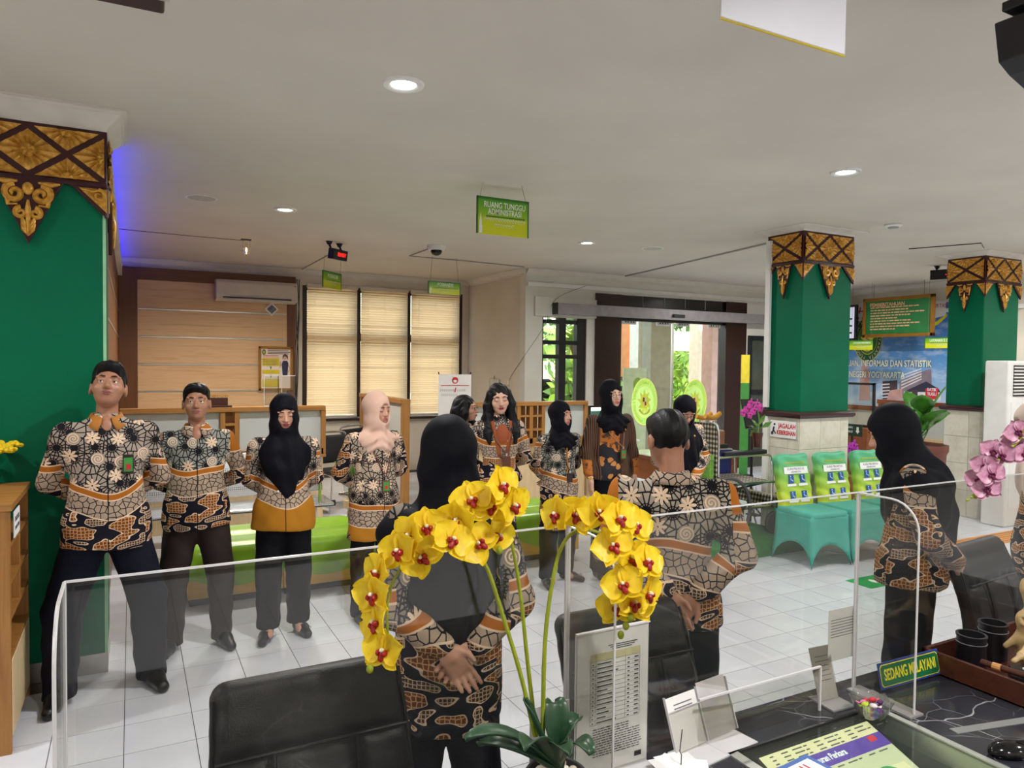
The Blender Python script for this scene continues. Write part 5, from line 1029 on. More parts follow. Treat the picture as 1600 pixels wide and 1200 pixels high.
for k in range(13):
    a = k*2.4; el = (.35+.9*rnd.random()) if k else 1.5; L = .34+.16*rnd.random(); d = Vector((math.cos(a)*math.cos(el), math.sin(a)*math.cos(el), math.sin(el))); s_ = d.cross(Vector((0, 0, 1))).normalized() if k else Vector((.9, -.4, 0)).normalized(); b0 = Vector((0, 0, .92+.02*k)); g = []
    for i in range(9):
        u = i/8; w_ = .115*math.sin(PI*min(1, u**.8*.98+.02))**.8*(1 if u > .25 else .25+u*3); c = b0+d*(.12+L*u)+Vector((0, 0, -.18*u*u*math.cos(el))); g.append([c-s_*w_+Vector((0, 0, .02)), c, c+s_*w_+Vector((0, 0, .02))])
    m = MB(); m.sheet(g); o = m.build('leaf', C_FIG, t, smooth=2); o.modifiers.new('s', 'SOLIDIFY').thickness = .004; MB().tube([b0, b0+d*.14], .007, 5).build('leaf_stalk', C_FIG, o)
fx, fy = 8.62, 4.47; t = thing('floor_air_conditioner', 'tall white floor standing air conditioner beside the right pillar', 'air conditioner', (fx+.27, fy+.13, 0)); MB().box((-.27, -.13, 0), (.27, .13, 1.87), bev=.02).build('cabinet', C_WHITEP, t); MB().box((-.18, -.137, 1.47), (.24, -.13, 1.82)).build('outlet', C_BLACK, t)
for k in range(9): MB().box((-.18, -.145, 1.49+k*.037), (.24, -.132, 1.505+k*.037)).build('louvre', C_WHITEP, t)
MB().box((-.21, -.134, .2), (.25, -.13, 1.40), bev=.002).build('front_panel', C_WHITEP, t); MB().box((-.1, -.15, -.1), (.1, -.147, .1), at((-.03, 0, 1.63), ry=PI/4) @ Matrix.Scale(.8, 4)).build('sticker', C_PAPER, t); MB().box((-.08, -.153, -.08), (.08, -.151, .08), at((-.03, 0, 1.63), ry=PI/4) @ Matrix.Scale(.8, 4)).build('sticker_print', plain('sticker_print', '8a7a70', .5, var=.6, scale=14), t)
# floor marks
q = onz(1500, 848); m = MB()
t = thing('tactile_strip', 'orange ribbed tactile guide strip on the floor beyond the turned woman', 'tactile strip', (7.0, 4.0, .001), rz=.0)
a = onz(1492, 846); b = onz(1560, 868)
for k in range(6): MB().box((a.x-7.3, a.y-4.0-.02-k*.05, 0), (a.x-7+1.6, a.y-4.0+.015-k*.05, .006), bev=.002).build('rib', plain('orange_rubber', 'd08a2a', .6), t)
t = thing('floor_sticker', 'green floor sticker with white footprint marks', 'sticker', onz(1368, 908)+Vector((0, 0, .001))); MB().box((-.22, -.12, 0), (.22, .12, .0015)).build('vinyl', plain('sticker_green', '1f9a4a', .5), t)
for s_ in (-.02, .06): MB().lathe([(.03, .0015), (.03, .002)], 14, (s_, 0, 0), sy=1.6).build('footprint', C_PAPER, t)
# ------------------------------------------------------------------ counter desk in the foreground
n = NT('black_marble'); c = n.coord(); d = n.noise(c, 2.2, 6, .6, 1.2)
wv = n.new('ShaderNodeVectorMath', operation='ADD'); nz_ = n.new('ShaderNodeTexNoise'); nz_.inputs['Scale'].default_value = 3.0; nz_.inputs['Detail'].default_value = 3; n.lk(c, nz_.inputs['Vector']); sc_ = n.new('ShaderNodeVectorMath', operation='SCALE'); n.lk(nz_.outputs['Color'], sc_.inputs[0]); sc_.inputs['Scale'].default_value = .25; n.lk(c, wv.inputs[0]); n.lk(sc_.outputs[0], wv.inputs[1])
e1 = n.vor(wv.outputs[0], 3.6, 'DISTANCE_TO_EDGE')['Distance']; e2 = n.vor(n.mapv(wv.outputs[0], (1, 1, 1), loc=(3, 5, 0)), 7.5, 'DISTANCE_TO_EDGE')['Distance']; mk = n.ramp(n.noise(n.mapv(c, loc=(2, 9, 1)), 5, 2), [(.48, (0, 0, 0)), (.6, (1, 1, 1))])
vein = n.m('MULTIPLY', n.m('MAXIMUM', n.ramp(e1, [(0, (1, 1, 1)), (.012, (0, 0, 0))]), n.m('MULTIPLY', n.ramp(e2, [(0, (1, 1, 1)), (.012, (0, 0, 0))]), .5)), mk)
C_MARB = n.set(n.mix(n.m('MULTIPLY', vein, .8), n.ramp(d, [(.3, lin('1d1e24')), (.7, lin('34363e'))]), lin('c9c9cc')), .14)
C_ALU = plain('brushed_aluminium', 'b6b8b2', .35, .6, var=.05); C_RECESS = plain('grey_green_recess', '56605a', .5)
RX0, RX1, RY1, DYF, DZ_ = 1.43, 1.985, 1.39, 1.555, .75
t = thing('service_desk', 'black marble counter desk with glass covered screen recess in the foreground', 'desk', (0, 0, 0))
MB().box((-.30, RY1, DZ_-.04), (3.7, DYF, DZ_)).build('marble_rear_strip', C_MARB, t, bev=.003); MB().box((RX1+.02, .35, DZ_-.04), (3.7, RY1, DZ_)).build('marble_top', C_MARB, t, bev=.003); MB().box((-.30, .35, DZ_-.04), (RX0-.03, RY1, DZ_)).build('marble_top', C_MARB, t, bev=.003)
MB().box((RX1, .35, DZ_-.06), (RX1+.02, RY1, DZ_+.004)).build('metal_edge', C_ALU, t); MB().box((RX0-.03, .35, DZ_-.06), (RX0, RY1, DZ_+.004)).build('metal_edge', C_ALU, t); MB().box((RX0, RY1-.008, DZ_-.02), (RX1, RY1, DZ_+.004)).build('dark_edge', C_BLACK, t)
MB().box((RX0, .35, DZ_-.42), (RX1, RY1, DZ_-.40)).build('recess_floor', C_RECESS, t); MB().box((RX0-.01, .35, DZ_-.42), (RX0, RY1, DZ_-.06)).build('recess_wall', C_RECESS, t); MB().box((RX1, .35, DZ_-.42), (RX1+.01, RY1, DZ_-.06)).build('recess_wall', C_RECESS, t); MB().box((RX0, RY1, DZ_-.42), (RX1, RY1+.01, DZ_-.04)).build('recess_wall', C_RECESS, t)
MB().box((RX0, .35, DZ_-.006), (RX1, RY1-.008, DZ_)).build('glass_cover', glass_mat('desk_glass', 'e4eae4', .05, .02), t)
MB().box((-.28, .98, 0), (3.68, 1.0, DZ_-.44)).build('front_panel', W_DARK, t)
for x in (-.28, RX0-.06, RX1+.04, 3.64): MB().box((x, .4, 0), (x+.03, DYF-.04 if x in (-.28, 3.64) else 1.38, DZ_-.04)).build('support_panel', W_DARK, t)
# screen lying in the recess
T1 = onz(1183, 1183, .738); T2 = onz(1357, 1128, .738); T2.y = T1.y = (T1.y+T2.y)/2; tl = math.radians(20); wS = T2.x-T1.x; hS = wS*.62
t = thing('desk_screen', 'lit monitor showing a court case web page under the desk glass', 'monitor', (T1.x, T1.y, T1.z)); SMx = Matrix(((1, 0, 0, 0), (0, math.cos(tl), -math.sin(tl), 0), (0, math.sin(tl), math.cos(tl), 0), (0, 0, 0, 1)))
def sq(x, y, w, h, mat, nm, z=0.0): return MB().add([SMx @ Vector(v) for v in ((x, y, z), (x+w, y, z), (x+w, y+h, z), (x, y+h, z))], [(0, 1, 2, 3)]).build(nm, mat, t)
MB().box((-.012, -hS-.012, -.03), (wS+.012, .012, -.002), SMx).build('bezel', C_BLACK, t, bev=.003)
S_CR = emis('page_cream', 'e6dab0', 1.01); S_PU = emis('page_purple', '5a3aa0', 1.08); S_GR = emis('page_grey', 'd2cfae', 0.94); S_TX = emis('page_text', '6a6a60', 0.41); S_GN = emis('page_green', '3c9a5a', 0.94); S_WH = emis('page_white', 'e6e6e0', 1.22); S_RD = emis('page_red', 'd02a3a', 1.08); S_BL = emis('page_blue', '3a6ab0', 1.08)
sq(0, -hS, wS, hS, S_CR, 'page'); sq(0, -hS, wS, hS-.085, S_GR, 'page_body', .0005); sq(.02, -.085, wS-.02, .045, S_PU, 'page_header', .001); sq(wS*.55, -hS+.02, wS*.4, hS-.16, S_CR, 'page_card', .001); sq(wS*.08, -hS+.02, wS*.4, hS-.17, S_CR, 'page_card', .001)
text('Penelusuran Perkara', .026, SMx @ at((wS*.42, -.062, .002)), S_WH, t, depth=.0002, xs=.8, bold=.0006)
m = MB()
for r_, (y, n_) in enumerate(((-.012, 9), (-.024, 12), (-.036, 8), (-.096, 9))):
    for k in range(n_): w_ = .014+.012*((k*7+r_*3) % 3); m.add([SMx @ Vector(v) for v in ((.03+k*.043, y, .0015), (.03+k*.043+w_, y, .0015), (.03+k*.043+w_, y+.004, .0015), (.03+k*.043, y+.004, .0015))], [(0, 1, 2, 3)])
m.build('page_text_lines', S_TX, t)['kind'] = 'stuff'
m = MB(); m.tube([SMx @ Vector((wS*.74+.05*math.cos(a), -hS*.70+.05*math.sin(a), .002)) for a in np.linspace(0, 2*PI, 25)[:-1]], .007, 6, closed=True); m.build('page_ring_chart', S_GN, t)
sq(wS*.86, -.062, .03, .018, S_RD, 'page_logo', .0015)
t2 = thing('queue_card', 'blue edged card with red number D011 lying on the desk glass', 'card', onz(1256, 1200, .752)); M_ = at((0, 0, 0), rz=.1)
MB().box((-.10, -.07, 0), (.06, .035, .002), M_).build('card', plain('card_blue', '3a62a8', .5), t2); MB().box((-.085, -.06, .002), (.045, .02, .0025), M_).build('card_face', C_PAPER, t2); text('D011', .032, M_ @ at((-.02, -.005, .003)), C_RED, t2, depth=.0003, bold=.0008)

# ------------------------------------------------------------------ acrylic screens
PY, PZ = 1.50, 1.384
def acrylic_screen(label, x0, x1, wings, wl=.205):
    t = thing('acrylic_screen', label, 'screen', (x0, PY, DZ_), group='clear acrylic counter screens'); h = PZ-DZ_; L = x1-x0
    MB().box((0, -.002, .006), (L, .002, h)).build('sheet', G_ACR, t); MB().box((0, -.0028, h-.001), (L, .0028, h+.0028)).build('top_edge', C_EDGE, t)
    for x in (0, L): MB().box((x-.003, -.003, .006), (x+.003, .003, h)).build('side_edge', C_EDGE, t)
    for x in wings:
        r = .09; out = [(0, .0), (0, h)]+[(-wl+r-r*math.sin(a), h-r+r*math.cos(a)) for a in np.linspace(0, PI/2, 8)]+[(-wl, 0)]
        m = MB(); A = [Vector((x-.002, y, z)) for y, z in out]; B = [Vector((x+.002, y, z)) for y, z in out]; k = len(out); m.add(A+B, [tuple(range(k)), tuple(range(2*k-1, k-1, -1))]); wg = m.build('wing', G_ACR, t)
        MB().tube([Vector((x, y, z)) for y, z in out[1:]], .0032, 5).build('wing_edge', C_EDGE, wg)
        MB().box((x-.03, -wl-.01, 0), (x+.03, .0, .006)).build('wing_foot', plain('grey_acrylic_foot', '8e8c8a', .15), wg)
acrylic_screen('clear acrylic counter screen in front of the man leaning by the pillar', -.107, .955, [0, 1.062])
acrylic_screen('clear acrylic counter screen in front of the man seen from behind', .962, 2.052, [1.09])
acrylic_screen('clear acrylic counter screen in front of the woman turned sideways', 2.059, 3.4, [1.34])
t = thing('low_acrylic_guard', 'low clear acrylic guard standing on the marble counter', 'screen', (1.35, 1.447, DZ_)); MB().box((0, -.002, 0), (.479, .002, .133)).build('sheet', G_ACR, t); MB().box((0, -.003, .131), (.479, .003, .136)).build('top_edge', C_EDGE, t); MB().box((.476, -.003, 0), (.482, .003, .135)).build('side_edge', C_EDGE, t)

# ------------------------------------------------------------------ papers and holders on the desk
random.seed(11)
a_, b2 = ony(903, 992, 1.46), ony(1013, 976, 1.46)
t = thing('fee_list_stand', 'tall clear stand holding a printed fee table sheet', 'document stand', (a_.x, 1.46, DZ_)); w = b2.x-a_.x; h = (a_.z+b2.z)/2-DZ_
MB().box((0, 0, .012), (w, .002, h)).build('sheet', C_PAPER, t); MB().box((-.004, -.0025, 0), (w+.004, -.001, h+.004)).build('cover', G_ACR, t); MB().box((-.004, .003, 0), (w+.004, .006, h+.004)).build('back_sheet', C_EDGE, t); MB().box((-.004, -.05, 0), (w+.004, .03, .004)).build('foot', C_EDGE, t); MB().box((-.004, -.003, h+.002), (w+.004, .006, h+.006)).build('top_edge', C_EDGE, t)
yq = -.0006
def ln(x0, z0, x1, z1, mat, nm='print_line', par=None): return MB().box((x0*w, yq-.0003, z0*h), (x1*w, yq, z1*h)).build(nm, mat, t)
ln(.18, .80, .88, .855, plain('table_header', 'cfc89a', .7), 'table_header')
m = MB()
for k in range(15): zz = .80-.031*k; m.box((.18*w, yq-.0003, zz*h), (.88*w, yq, zz*h+.0006))
for x in (.18, .25, .67, .88): m.box((x*w-.0003, yq-.0003, .366*h), (x*w+.0003, yq, .855*h))
m.build('table_rules', C_INKG, t)['kind'] = 'stuff'
m = MB()
for k in range(14):
    zz = .778-.031*k; m.box((.27*w, yq-.0003, zz*h), ((.38+.2*random.random())*w, yq, (zz+.008)*h)); m.box((.70*w, yq-.0003, zz*h), (.73*w, yq, (zz+.008)*h)); m.box((.80*w, yq-.0003, zz*h), (.86*w, yq, (zz+.008)*h)); m.box((.205*w, yq-.0003, zz*h), (.22*w, yq, (zz+.008)*h))
for k in range(12):
    zz = .33-.017*k; x = .22
    while x < (.88 if k > 2 else .7): ww = random.uniform(.02, .07); m.box((x*w, yq-.0003, zz*h), ((x+ww)*w, yq, (zz+.006)*h)); x += ww+.012
for k in range(3): m.box(((.42+.03*k)*w, yq-.0003, (.895-.014*k)*h), ((.84-.04*k)*w, yq, (.901-.014*k)*h))
m.build('small_print', C_INK, t)['kind'] = 'stuff'; ln(.82, .07, .92, .105, C_INK, 'stamp')
# double leaflet holder
t = thing('leaflet_holder', 'clear double pocket leaflet holder with white cards on the marble counter', 'leaflet holder', (1.262, 1.435, DZ_), rz=.12); M_ = at((0, .0, .012), rx=-.35)
for k in range(2):
    x0 = .125*k; MB().box((x0+.004, 0, 0), (x0+.12, .002, .135+.012*k), M_).build('card', C_PAPER if k == 0 else plain('grey_card', 'cfcacc', .6), t); MB().box((x0, -.004, 0), (x0+.124, -.0025, .10), M_).build('pocket_front', G_ACR, t); MB().box((x0, -.004, .098), (x0+.124, -.002, .101), M_).build('pocket_edge', C_EDGE, t); MB().box((x0, -.07, 0), (x0+.124, .03, .004)).build('foot', C_EDGE, t)
    if k == 0:
        for j in range(2): MB().box((x0+.03, -.0008, .112-.01*j), (x0+.10, 0, .115-.01*j), M_).build('print_line', C_INKG, t)
for x in (0, .1245, .249): MB().box((x-.001, -.005, 0), (x+.001, .003, .14), M_).build('divider_edge', C_EDGE, t)
t = thing('clear_card_stand', 'slanted clear card stand with grey leaflet beside the glass bowl', 'card stand', (1.90, 1.475, DZ_), rz=-.08); M_ = at((0, 0, .006), rx=-.30); MB().box((-.035, 0, 0), (.045, .002, .155), M_).build('card', plain('grey_leaflet', 'bdb8b2', .5), t); MB().box((-.037, -.003, 0), (.047, -.0015, .157), M_).build('cover', G_ACR, t); MB().box((-.04, -.06, 0), (.05, .04, .005)).build('foot', plain('grey_acrylic_foot', '8e8c8a', .15), t)
for k in range(6): MB().box((-.02, -.0006, .125-.014*k), (.035, 0, .127-.014*k), M_).build('print_line', C_INKG, t)
t = thing('taped_sheet', 'white printed sheet taped to the acrylic screen', 'paper', (ony(1295, 970, PY+.006).x, PY+.006, ony(1295, 1037, PY).z)); v = ony(1337, 960, PY+.006); w2 = v.x-t.location.x; MB().box((0, 0, 0), (w2, .0012, .165)).build('sheet', C_PAPER, t)
for k in range(7): MB().box((.01, -.0005, .13-.009*k), (w2-.01, 0, .132-.009*k)).build('print_line', C_INKG, t)
q = onz(905, 1130, .75)
t = thing('small_card_stand', 'grey backed card stand partly behind the fee list', 'card stand', (.90, 1.44, DZ_)); MB().box((-.06, .03, 0), (.05, .034, .21)).build('card', plain('grey_card', 'cfcacc', .6), t); MB().box((-.06, -.02, 0), (.05, .05, .004)).build('foot', C_EDGE, t)
t = thing('note_spike', 'metal spike holding loose white paper slips', 'note spike', (1.225, 1.375, DZ_)); MB().lathe([(.035, 0), (.035, .004), (.006, .008)], 20).build('base', C_CHROME, t); MB().tube([(0, 0, 0), (.002, 0, .05), (-.004, 0, .06), (.003, 0, .115)], .0014, 6).build('spike', C_STEELD, t)
for k in range(7): MB().box((-.06, -.04, .009+.0025*k), (.06, .04, .0095+.0025*k), at((.01*math.sin(k*3), .008*math.cos(k*2), 0), rz=k*.5)).build('slip', C_PAPER, t)
# sign
a_, b2 = onz(1377, 1083, .75), onz(1471, 1056, .75); L = (b2-a_).length; t = thing('service_sign', 'green and blue desk sign reading SEDANG MELAYANI in yellow', 'sign', (a_.x, a_.y, DZ_+.004), rz=math.atan2(b2.y-a_.y, b2.x-a_.x)); M_ = at((0, 0, .003), rx=-.22); hs = .082
MB().box((0, 0, 0), (L, .003, hs), M_).build('plate', plain('sign_blue', '27408c', .35), t, bev=.002); C_SY = plain('sign_yellow', 'e3d62e', .45); C_SG2 = plain('sign_green', '12663c', .4)
m = MB(); i = .007; cc_ = .008; oc = [(i+cc_, i), (L-i-cc_, i), (L-i, i+cc_), (L-i, hs-i-cc_), (L-i-cc_, hs-i), (i+cc_, hs-i), (i, hs-i-cc_), (i, i+cc_)]; m.prism(oc, .0008, M_ @ Matrix.Translation((0, -.001, 0))); m.build('yellow_line', C_SY, t); i2 = .0025
m = MB(); m.prism([(x+(i2 if x < L/2 else -i2), z+(i2 if z < hs/2 else -i2)) for x, z in oc], .0008, M_ @ Matrix.Translation((0, -.0018, 0))); m.build('green_field', C_SG2, t)
text('SEDANG MELAYANI', .048, M_ @ at((L/2, -.0021, hs/2), rx=PI/2), C_SY, t, depth=.0005, xs=.60, bold=.0009); m = MB(); m.prism([(0, 0), (.045, 0), (0, hs)], .002, at((.01, .06, 0)) @ Matrix(((0, 1, 0, 0), (-1, 0, 0, -.0), (0, 0, 1, 0), (0, 0, 0, 1)))); MB().box((0, .003, 0), (L, .06, .003)).build('foot', G_ACR, t)
# candy bowl
t = thing('glass_bowl', 'small cut glass bowl of sweets on the desk edge', 'bowl', (1.925, 1.345, DZ_+.004)); N = 32; g = []
for r_, z in ((.02, 0), (.032, .004), (.046, .022), (.056, .05), (.060, .055), (.055, .05), (.044, .024), (.03, .009), (.001, .008)): g.append([((r_*(1+.04*math.cos(a*12)*(z > .02)))*math.cos(a), (r_*(1+.04*math.cos(a*12)*(z > .02)))*math.sin(a), z+(.004*math.cos(a*12) if z > .045 else 0)) for a in np.linspace(0, 2*PI, N+1)])
MB().sheet(g).build('bowl', glass_mat('cut_glass', 'f0f2f4', .25, .03), t, smooth=True)
cands = [('yellow green wrapped sweet in the glass bowl', 'b6c832', (-.018, .008, .038)), ('lime wrapped sweet near the rim of the bowl', '8fae28', (-.03, -.008, .032)), ('red wrapped sweet on top in the bowl', 'cc2f3f', (.022, .012, .042)), ('purple wrapped sweet at the bottom of the bowl', '8a3aa0', (.012, -.02, .026)), ('white wrapped sweet in the middle of the bowl', 'e0d8d8', (.004, -.004, .034)), ('dark violet wrapped sweet beside the red one', '4a1a50', (.034, -.004, .038)), ('green wrapped sweet deep in the bowl', '3f7a2a', (-.012, -.022, .024)), ('pink wrapped sweet behind the yellow one', 'd87aa0', (.0, .024, .034))]
for k, (lb, c_, p_) in enumerate(cands):
    o = thing('sweet', lb, 'sweet', (1.925+p_[0], 1.345+p_[1], DZ_+.004+p_[2]), rz=k*1.3, group='wrapped sweets in the glass bowl'); mt = plain('wrapper', c_, .25, var=.3, scale=80); MB().sphere((0, 0, 0), (.012, .008, .007), 10, 7).build('sweet_body', mt, o, smooth=True)
    for sg in (-1, 1): m = MB(); m.add([(sg*.010, 0, 0), (sg*.022, -.009, .003), (sg*.021, 0, -.003), (sg*.022, .009, .003)], [(0, 1, 2), (0, 2, 3)]); m.build('wrapper_twist', mt, o)
# tray with cups, stick and carved figure
t = thing('wooden_tray', 'dark wooden tray holding black cups and a carved figure', 'tray', (2.40, 1.15, DZ_)); tw, td, th = .75, .345, .075
for a, b in (((0, 0, 0), (tw, td, .008)), ((0, 0, 0), (tw, .014, th)), ((0, td-.014, 0), (tw, td, th)), ((0, 0, 0), (.014, td, th)), ((tw-.014, 0, 0), (tw, td, th))): MB().box(a, b).build('board', W_DARK, t, bev=.002)
def cup(label, x, y): 
    c = thing('pen_cup', label, 'cup', (x, y, DZ_+.009), group='black leather cups in the tray'); MB().lathe([(.044, 0), (.046, .004), (.044, .115), (.047, .12), (.047, .126), (.039, .126), (.037, .02), (.001, .02)], 28).build('body', plain('black_leather', '15141a', .45), c, smooth=True); MB().tube([(.046*math.cos(a), .046*math.sin(a), .10) for a in np.linspace(0, 2*PI, 29)[:-1]], .0015, 5, closed=True).build('stitching', C_INKG, c)
cup('black leather cup in the tray corner beside the service sign', 2.515, 1.395); cup('black leather cup behind the carved figure in the tray', 2.70, 1.425)
t = thing('bamboo_stick', 'brown stick with tan bands lying along the tray rim', 'stick', (2.43, 1.195, DZ_+.085)); MB().tube([(0, .12, 0), (.02, -.02, .0), (.05, -.2, .0)], .010, 10).build('rod', W_DARK, t, smooth=True)
for f in (.075, -.10): 
    y = f; x = .005 if f > 0 else .033; MB().tube([(x-.001, y+.012, 0), (x+.001, y-.012, 0)], .0118, 10).build('tan_band', plain('tan_tape', 'c08a50', .6), t)
t = thing('dotted_cylinder', 'black cylinder with white dotted flowers lying in the tray', 'cylinder', (2.49, 1.26, DZ_+.05), rz=-.6); MB().tube([(0, 0, 0), (.16, -.06, 0)], .032, 16).build('tube', C_BLACK, t, smooth=True)
for k in range(8): MB().sphere((.03+.025*(k % 4)+.02*(k//4), -.02-.012*(k % 4)-.0, .033), .004, 6, 5).build('dot', C_PAPER, t)
C_FIGN = plain('carved_pale_wood', 'b79a6c', .5, var=.2, scale=30)
t = thing('carved_figure', 'pale carved wooden figure reclining in the tray', 'figurine', (2.66, 1.31, DZ_+.012)); s_ = SD(); s_.ell((.02, 0, .17), (.03, .032, .036), k=.01).cone((.03, 0, .13), (.05, 0, .05), .028, .04).cone((.02, -.02, .11), (-.06, -.03, .075), .014, .010).cone((-.06, -.03, .075), (-.12, -.035, .07), .010, .008).cone((.05, 0, .04), (.14, -.03, .05), .034, .02).cone((.02, .02, .11), (0, .05, .07), .014, .01).ell((-.005, -.006, .165), (.012, .01, .008), k=.006).cone((.04, .0, .2), (.03, .005, .27), .012, .02).ell((.03, .005, .285), (.022, .022, .03), k=.01).ell((-.002, -.003, .18), .006, k=.004, sub=True)
sd_obj('body', s_, .0045, C_FIGN, t); MB().tube([(-.07+.013*math.cos(a)*.2, -.03+.012*math.cos(a), .074+.012*math.sin(a)) for a in np.linspace(0, 6.28, 13)[:-1]], .003, 6, closed=True).build('bracelet', C_FIGN, t)
t = thing('leaf_sprig', 'green artificial leaves beside the dotted cylinder in the tray', 'leaves', (2.62, 1.24, DZ_+.05)); leaves(10, (0, 0, .01), (.04, .03, .015), .06, 5).build('leaf_tuft', C_FIG, t)['kind'] = 'stuff'
a_ = onz(1490, 1143, .75); t = thing('clear_ruler', 'transparent plastic ruler lying on the black marble', 'ruler', (a_.x, a_.y, DZ_), rz=-.22); MB().box((0, -.014, 0), (.30, .014, .002)).build('blade', glass_mat('ruler_plastic', 'dfe3e6', .1, .30), t)
m = MB()
for k in range(58): m.box((.005+.005*k, .014-(.008 if k % 10 == 0 else .004), .002), (.0054+.005*k, .0138, .0023))
m.build('graduations', C_INKG, t)['kind'] = 'stuff'
t = thing('computer_mouse', 'glossy black computer mouse on the marble desk', 'mouse', (2.075, 1.045, DZ_), rz=1.15); s_ = SD(); s_.ell((0, 0, .012), (.032, .058, .026), k=.01); sd_obj('shell', s_, .004, C_BLACKG, t, cut=lambda x, y, z: .001-z+x*0+y*0); MB().box((-.002, -.05, .03), (.002, -.02, .042)).build('scroll_wheel', C_STEELD, t); MB().tube(spline([(0, -.055, .012), (.0, -.10, .004), (.05, -.16, .003)], 5), .0025, 5).build('cable', C_BLACK, t)

# ------------------------------------------------------------------ yellow orchid
n = NT('orchid_yellow'); v_ = n.noise(n.coord(), 60, 3); t_ = n.t
C_OY = n.set(n.ramp(v_, [(.3, lin('efc90a')), (.7, lin('fbe236'))]), .45); tr = n.new('ShaderNodeBsdfTranslucent'); tr.inputs[0].default_value = lin('fbe030')+(1,); mx = n.new('ShaderNodeMixShader'); mx.inputs[0].default_value = .3; t_.links.new(n.p.outputs[0], mx.inputs[1]); t_.links.new(tr.outputs[0], mx.inputs[2]); t_.links.new(mx.outputs[0], n.out.inputs[0])
C_OR = plain('orchid_red_lip', '9a1012', .4, var=.3, scale=60); C_OW = plain('orchid_white_column', 'ece2c4', .5); C_OST = plain('orchid_stem', '8f9a1e', .5, var=.15, scale=30); C_OLF = plain('orchid_leaf', '2c4a32', .35, var=.25, scale=10)
def petal_mesh(L, W, cup, nm, rnd_=0, pw=.75):
    g = []; N = 8
    for i in range(N+1):
        u = i/N; w_ = W*math.sin(PI*(u**pw*.96+.02))**.7; row = []
        for j in range(-3, 4): v = j/3; row.append((v*w_, u*L, cup*(v*v*.5-u*u*.6)*L+.05*L*math.sin(u*7+v*2)*v))
        g.append(row)
    me = MB().sheet(g).mesh(nm); me.polygons.foreach_set('use_smooth', [True]*len(me.polygons)); return me
def orchid_kit(mp, ml, mc, s):
    A = petal_mesh(.052*s, .033*s, .25, 'petal'); B = petal_mesh(.048*s, .019*s, .2, 'sepal'); 
    for me in (A, B): me.materials.append(mp)
    m = MB(); m.sphere((0, -.010*s, .010*s), (.0075*s, .011*s, .006*s), 8, 6); m.sphere((-.008*s, -.002*s, .009*s), (.005*s, .007*s, .009*s), 8, 6); m.sphere((.008*s, -.002*s, .009*s), (.005*s, .007*s, .009*s), 8, 6); C = m.mesh('lip'); C.materials.append(ml)
    m = MB(); m.sphere((0, .004*s, .010*s), (.0045*s, .005*s, .008*s), 8, 6); D = m.mesh('column'); D.materials.append(mc)
    return A, B, C, D
def blossom(root, p, nrm, roll, kit, back=None):
    # column mesh is the blossom; petals and lip are its pieces
    A, B, C, D = kit; b = bpy.data.objects.new('blossom', D); COL.objects.link(b); b.parent = root
    nz = Vector(nrm).normalized(); up = Vector((0, 0, 1)); xx = up.cross(nz).normalized(); yy = nz.cross(xx); M = Matrix(((xx.x, yy.x, nz.x, p[0]), (xx.y, yy.y, nz.y, p[1]), (xx.z, yy.z, nz.z, p[2]), (0, 0, 0, 1))) @ Matrix.Rotation(roll, 4, 'Z'); b.matrix_local = M
    for me, ang, z in ((B, 0, -.002), (B, 2.25, -.003), (B, -2.25, -.003), (A, 1.2, .001), (A, -1.2, .001)):
        o = bpy.data.objects.new('petal', me); COL.objects.link(o); o.parent = b; o.matrix_local = Matrix.Translation((0, 0, z)) @ Matrix.Rotation(ang, 4, 'Z') @ Matrix.Rotation(.25, 4, 'X')
    o = bpy.data.objects.new('lip', C); COL.objects.link(o); o.parent = b
OB = Vector((.855, 1.375, DZ_)); t = thing('yellow_orchid', 'tall artificial orchid with arching sprays of yellow red lipped flowers in a pot', 'orchid', OB)
MB().lathe([(.045, 0), (.055, .01), (.068, .09), (.072, .10), (.066, .10), (.062, .085)], 24, caps=True).build('pot', plain('dark_pot', '3a3a3c', .3), t, smooth=True); random.seed(2)
for k in range(26):
    a = k*2.4; r_ = .055*math.sqrt((k+.5)/26); MB().sphere((r_*math.cos(a), r_*math.sin(a), .092+.008*random.random()), (.012, .010, .008), 7, 5).build('pebble', plain('pebble_%d' % (k % 3), ['cfc4b0', 'a99a84', 'dcd6ca'][k % 3], .5) if k < 3 else bpy.data.materials['pebble_%d' % (k % 3)], t, smooth=2)
def od(px, py, dep): return ond(px, py, dep-(max(0, 830-px)*.00052 if dep < 1.75 else 0))-OB
def bleaf(p0, p1, p2, W, nm='leaf'):
    p0, p1, p2 = Vector(p0), Vector(p1), Vector(p2); g = []
    for i in range(11):
        u = i/10; c = p0*(1-u)**2+p1*2*u*(1-u)+p2*u*u; tg = ((p1-p0)*(1-u)+(p2-p1)*u).normalized(); s_ = tg.cross(Vector((0, 0, 1))); s_ = s_.normalized() if s_.length > .1 else Vector((1, 0, 0)); nn = s_.cross(tg); w_ = W*math.sin(PI*(u*.92+.06))**.6
        g.append([c-s_*w_+nn*.012, c-s_*w_*.5+nn*.003, c, c+s_*w_*.5+nn*.003, c+s_*w_+nn*.012])
    o = MB().sheet(g).build(nm, C_OLF, t, smooth=2); o.modifiers.new('s', 'SOLIDIFY').thickness = .003
c0 = Vector((0, 0, .10)); DP = 1.62
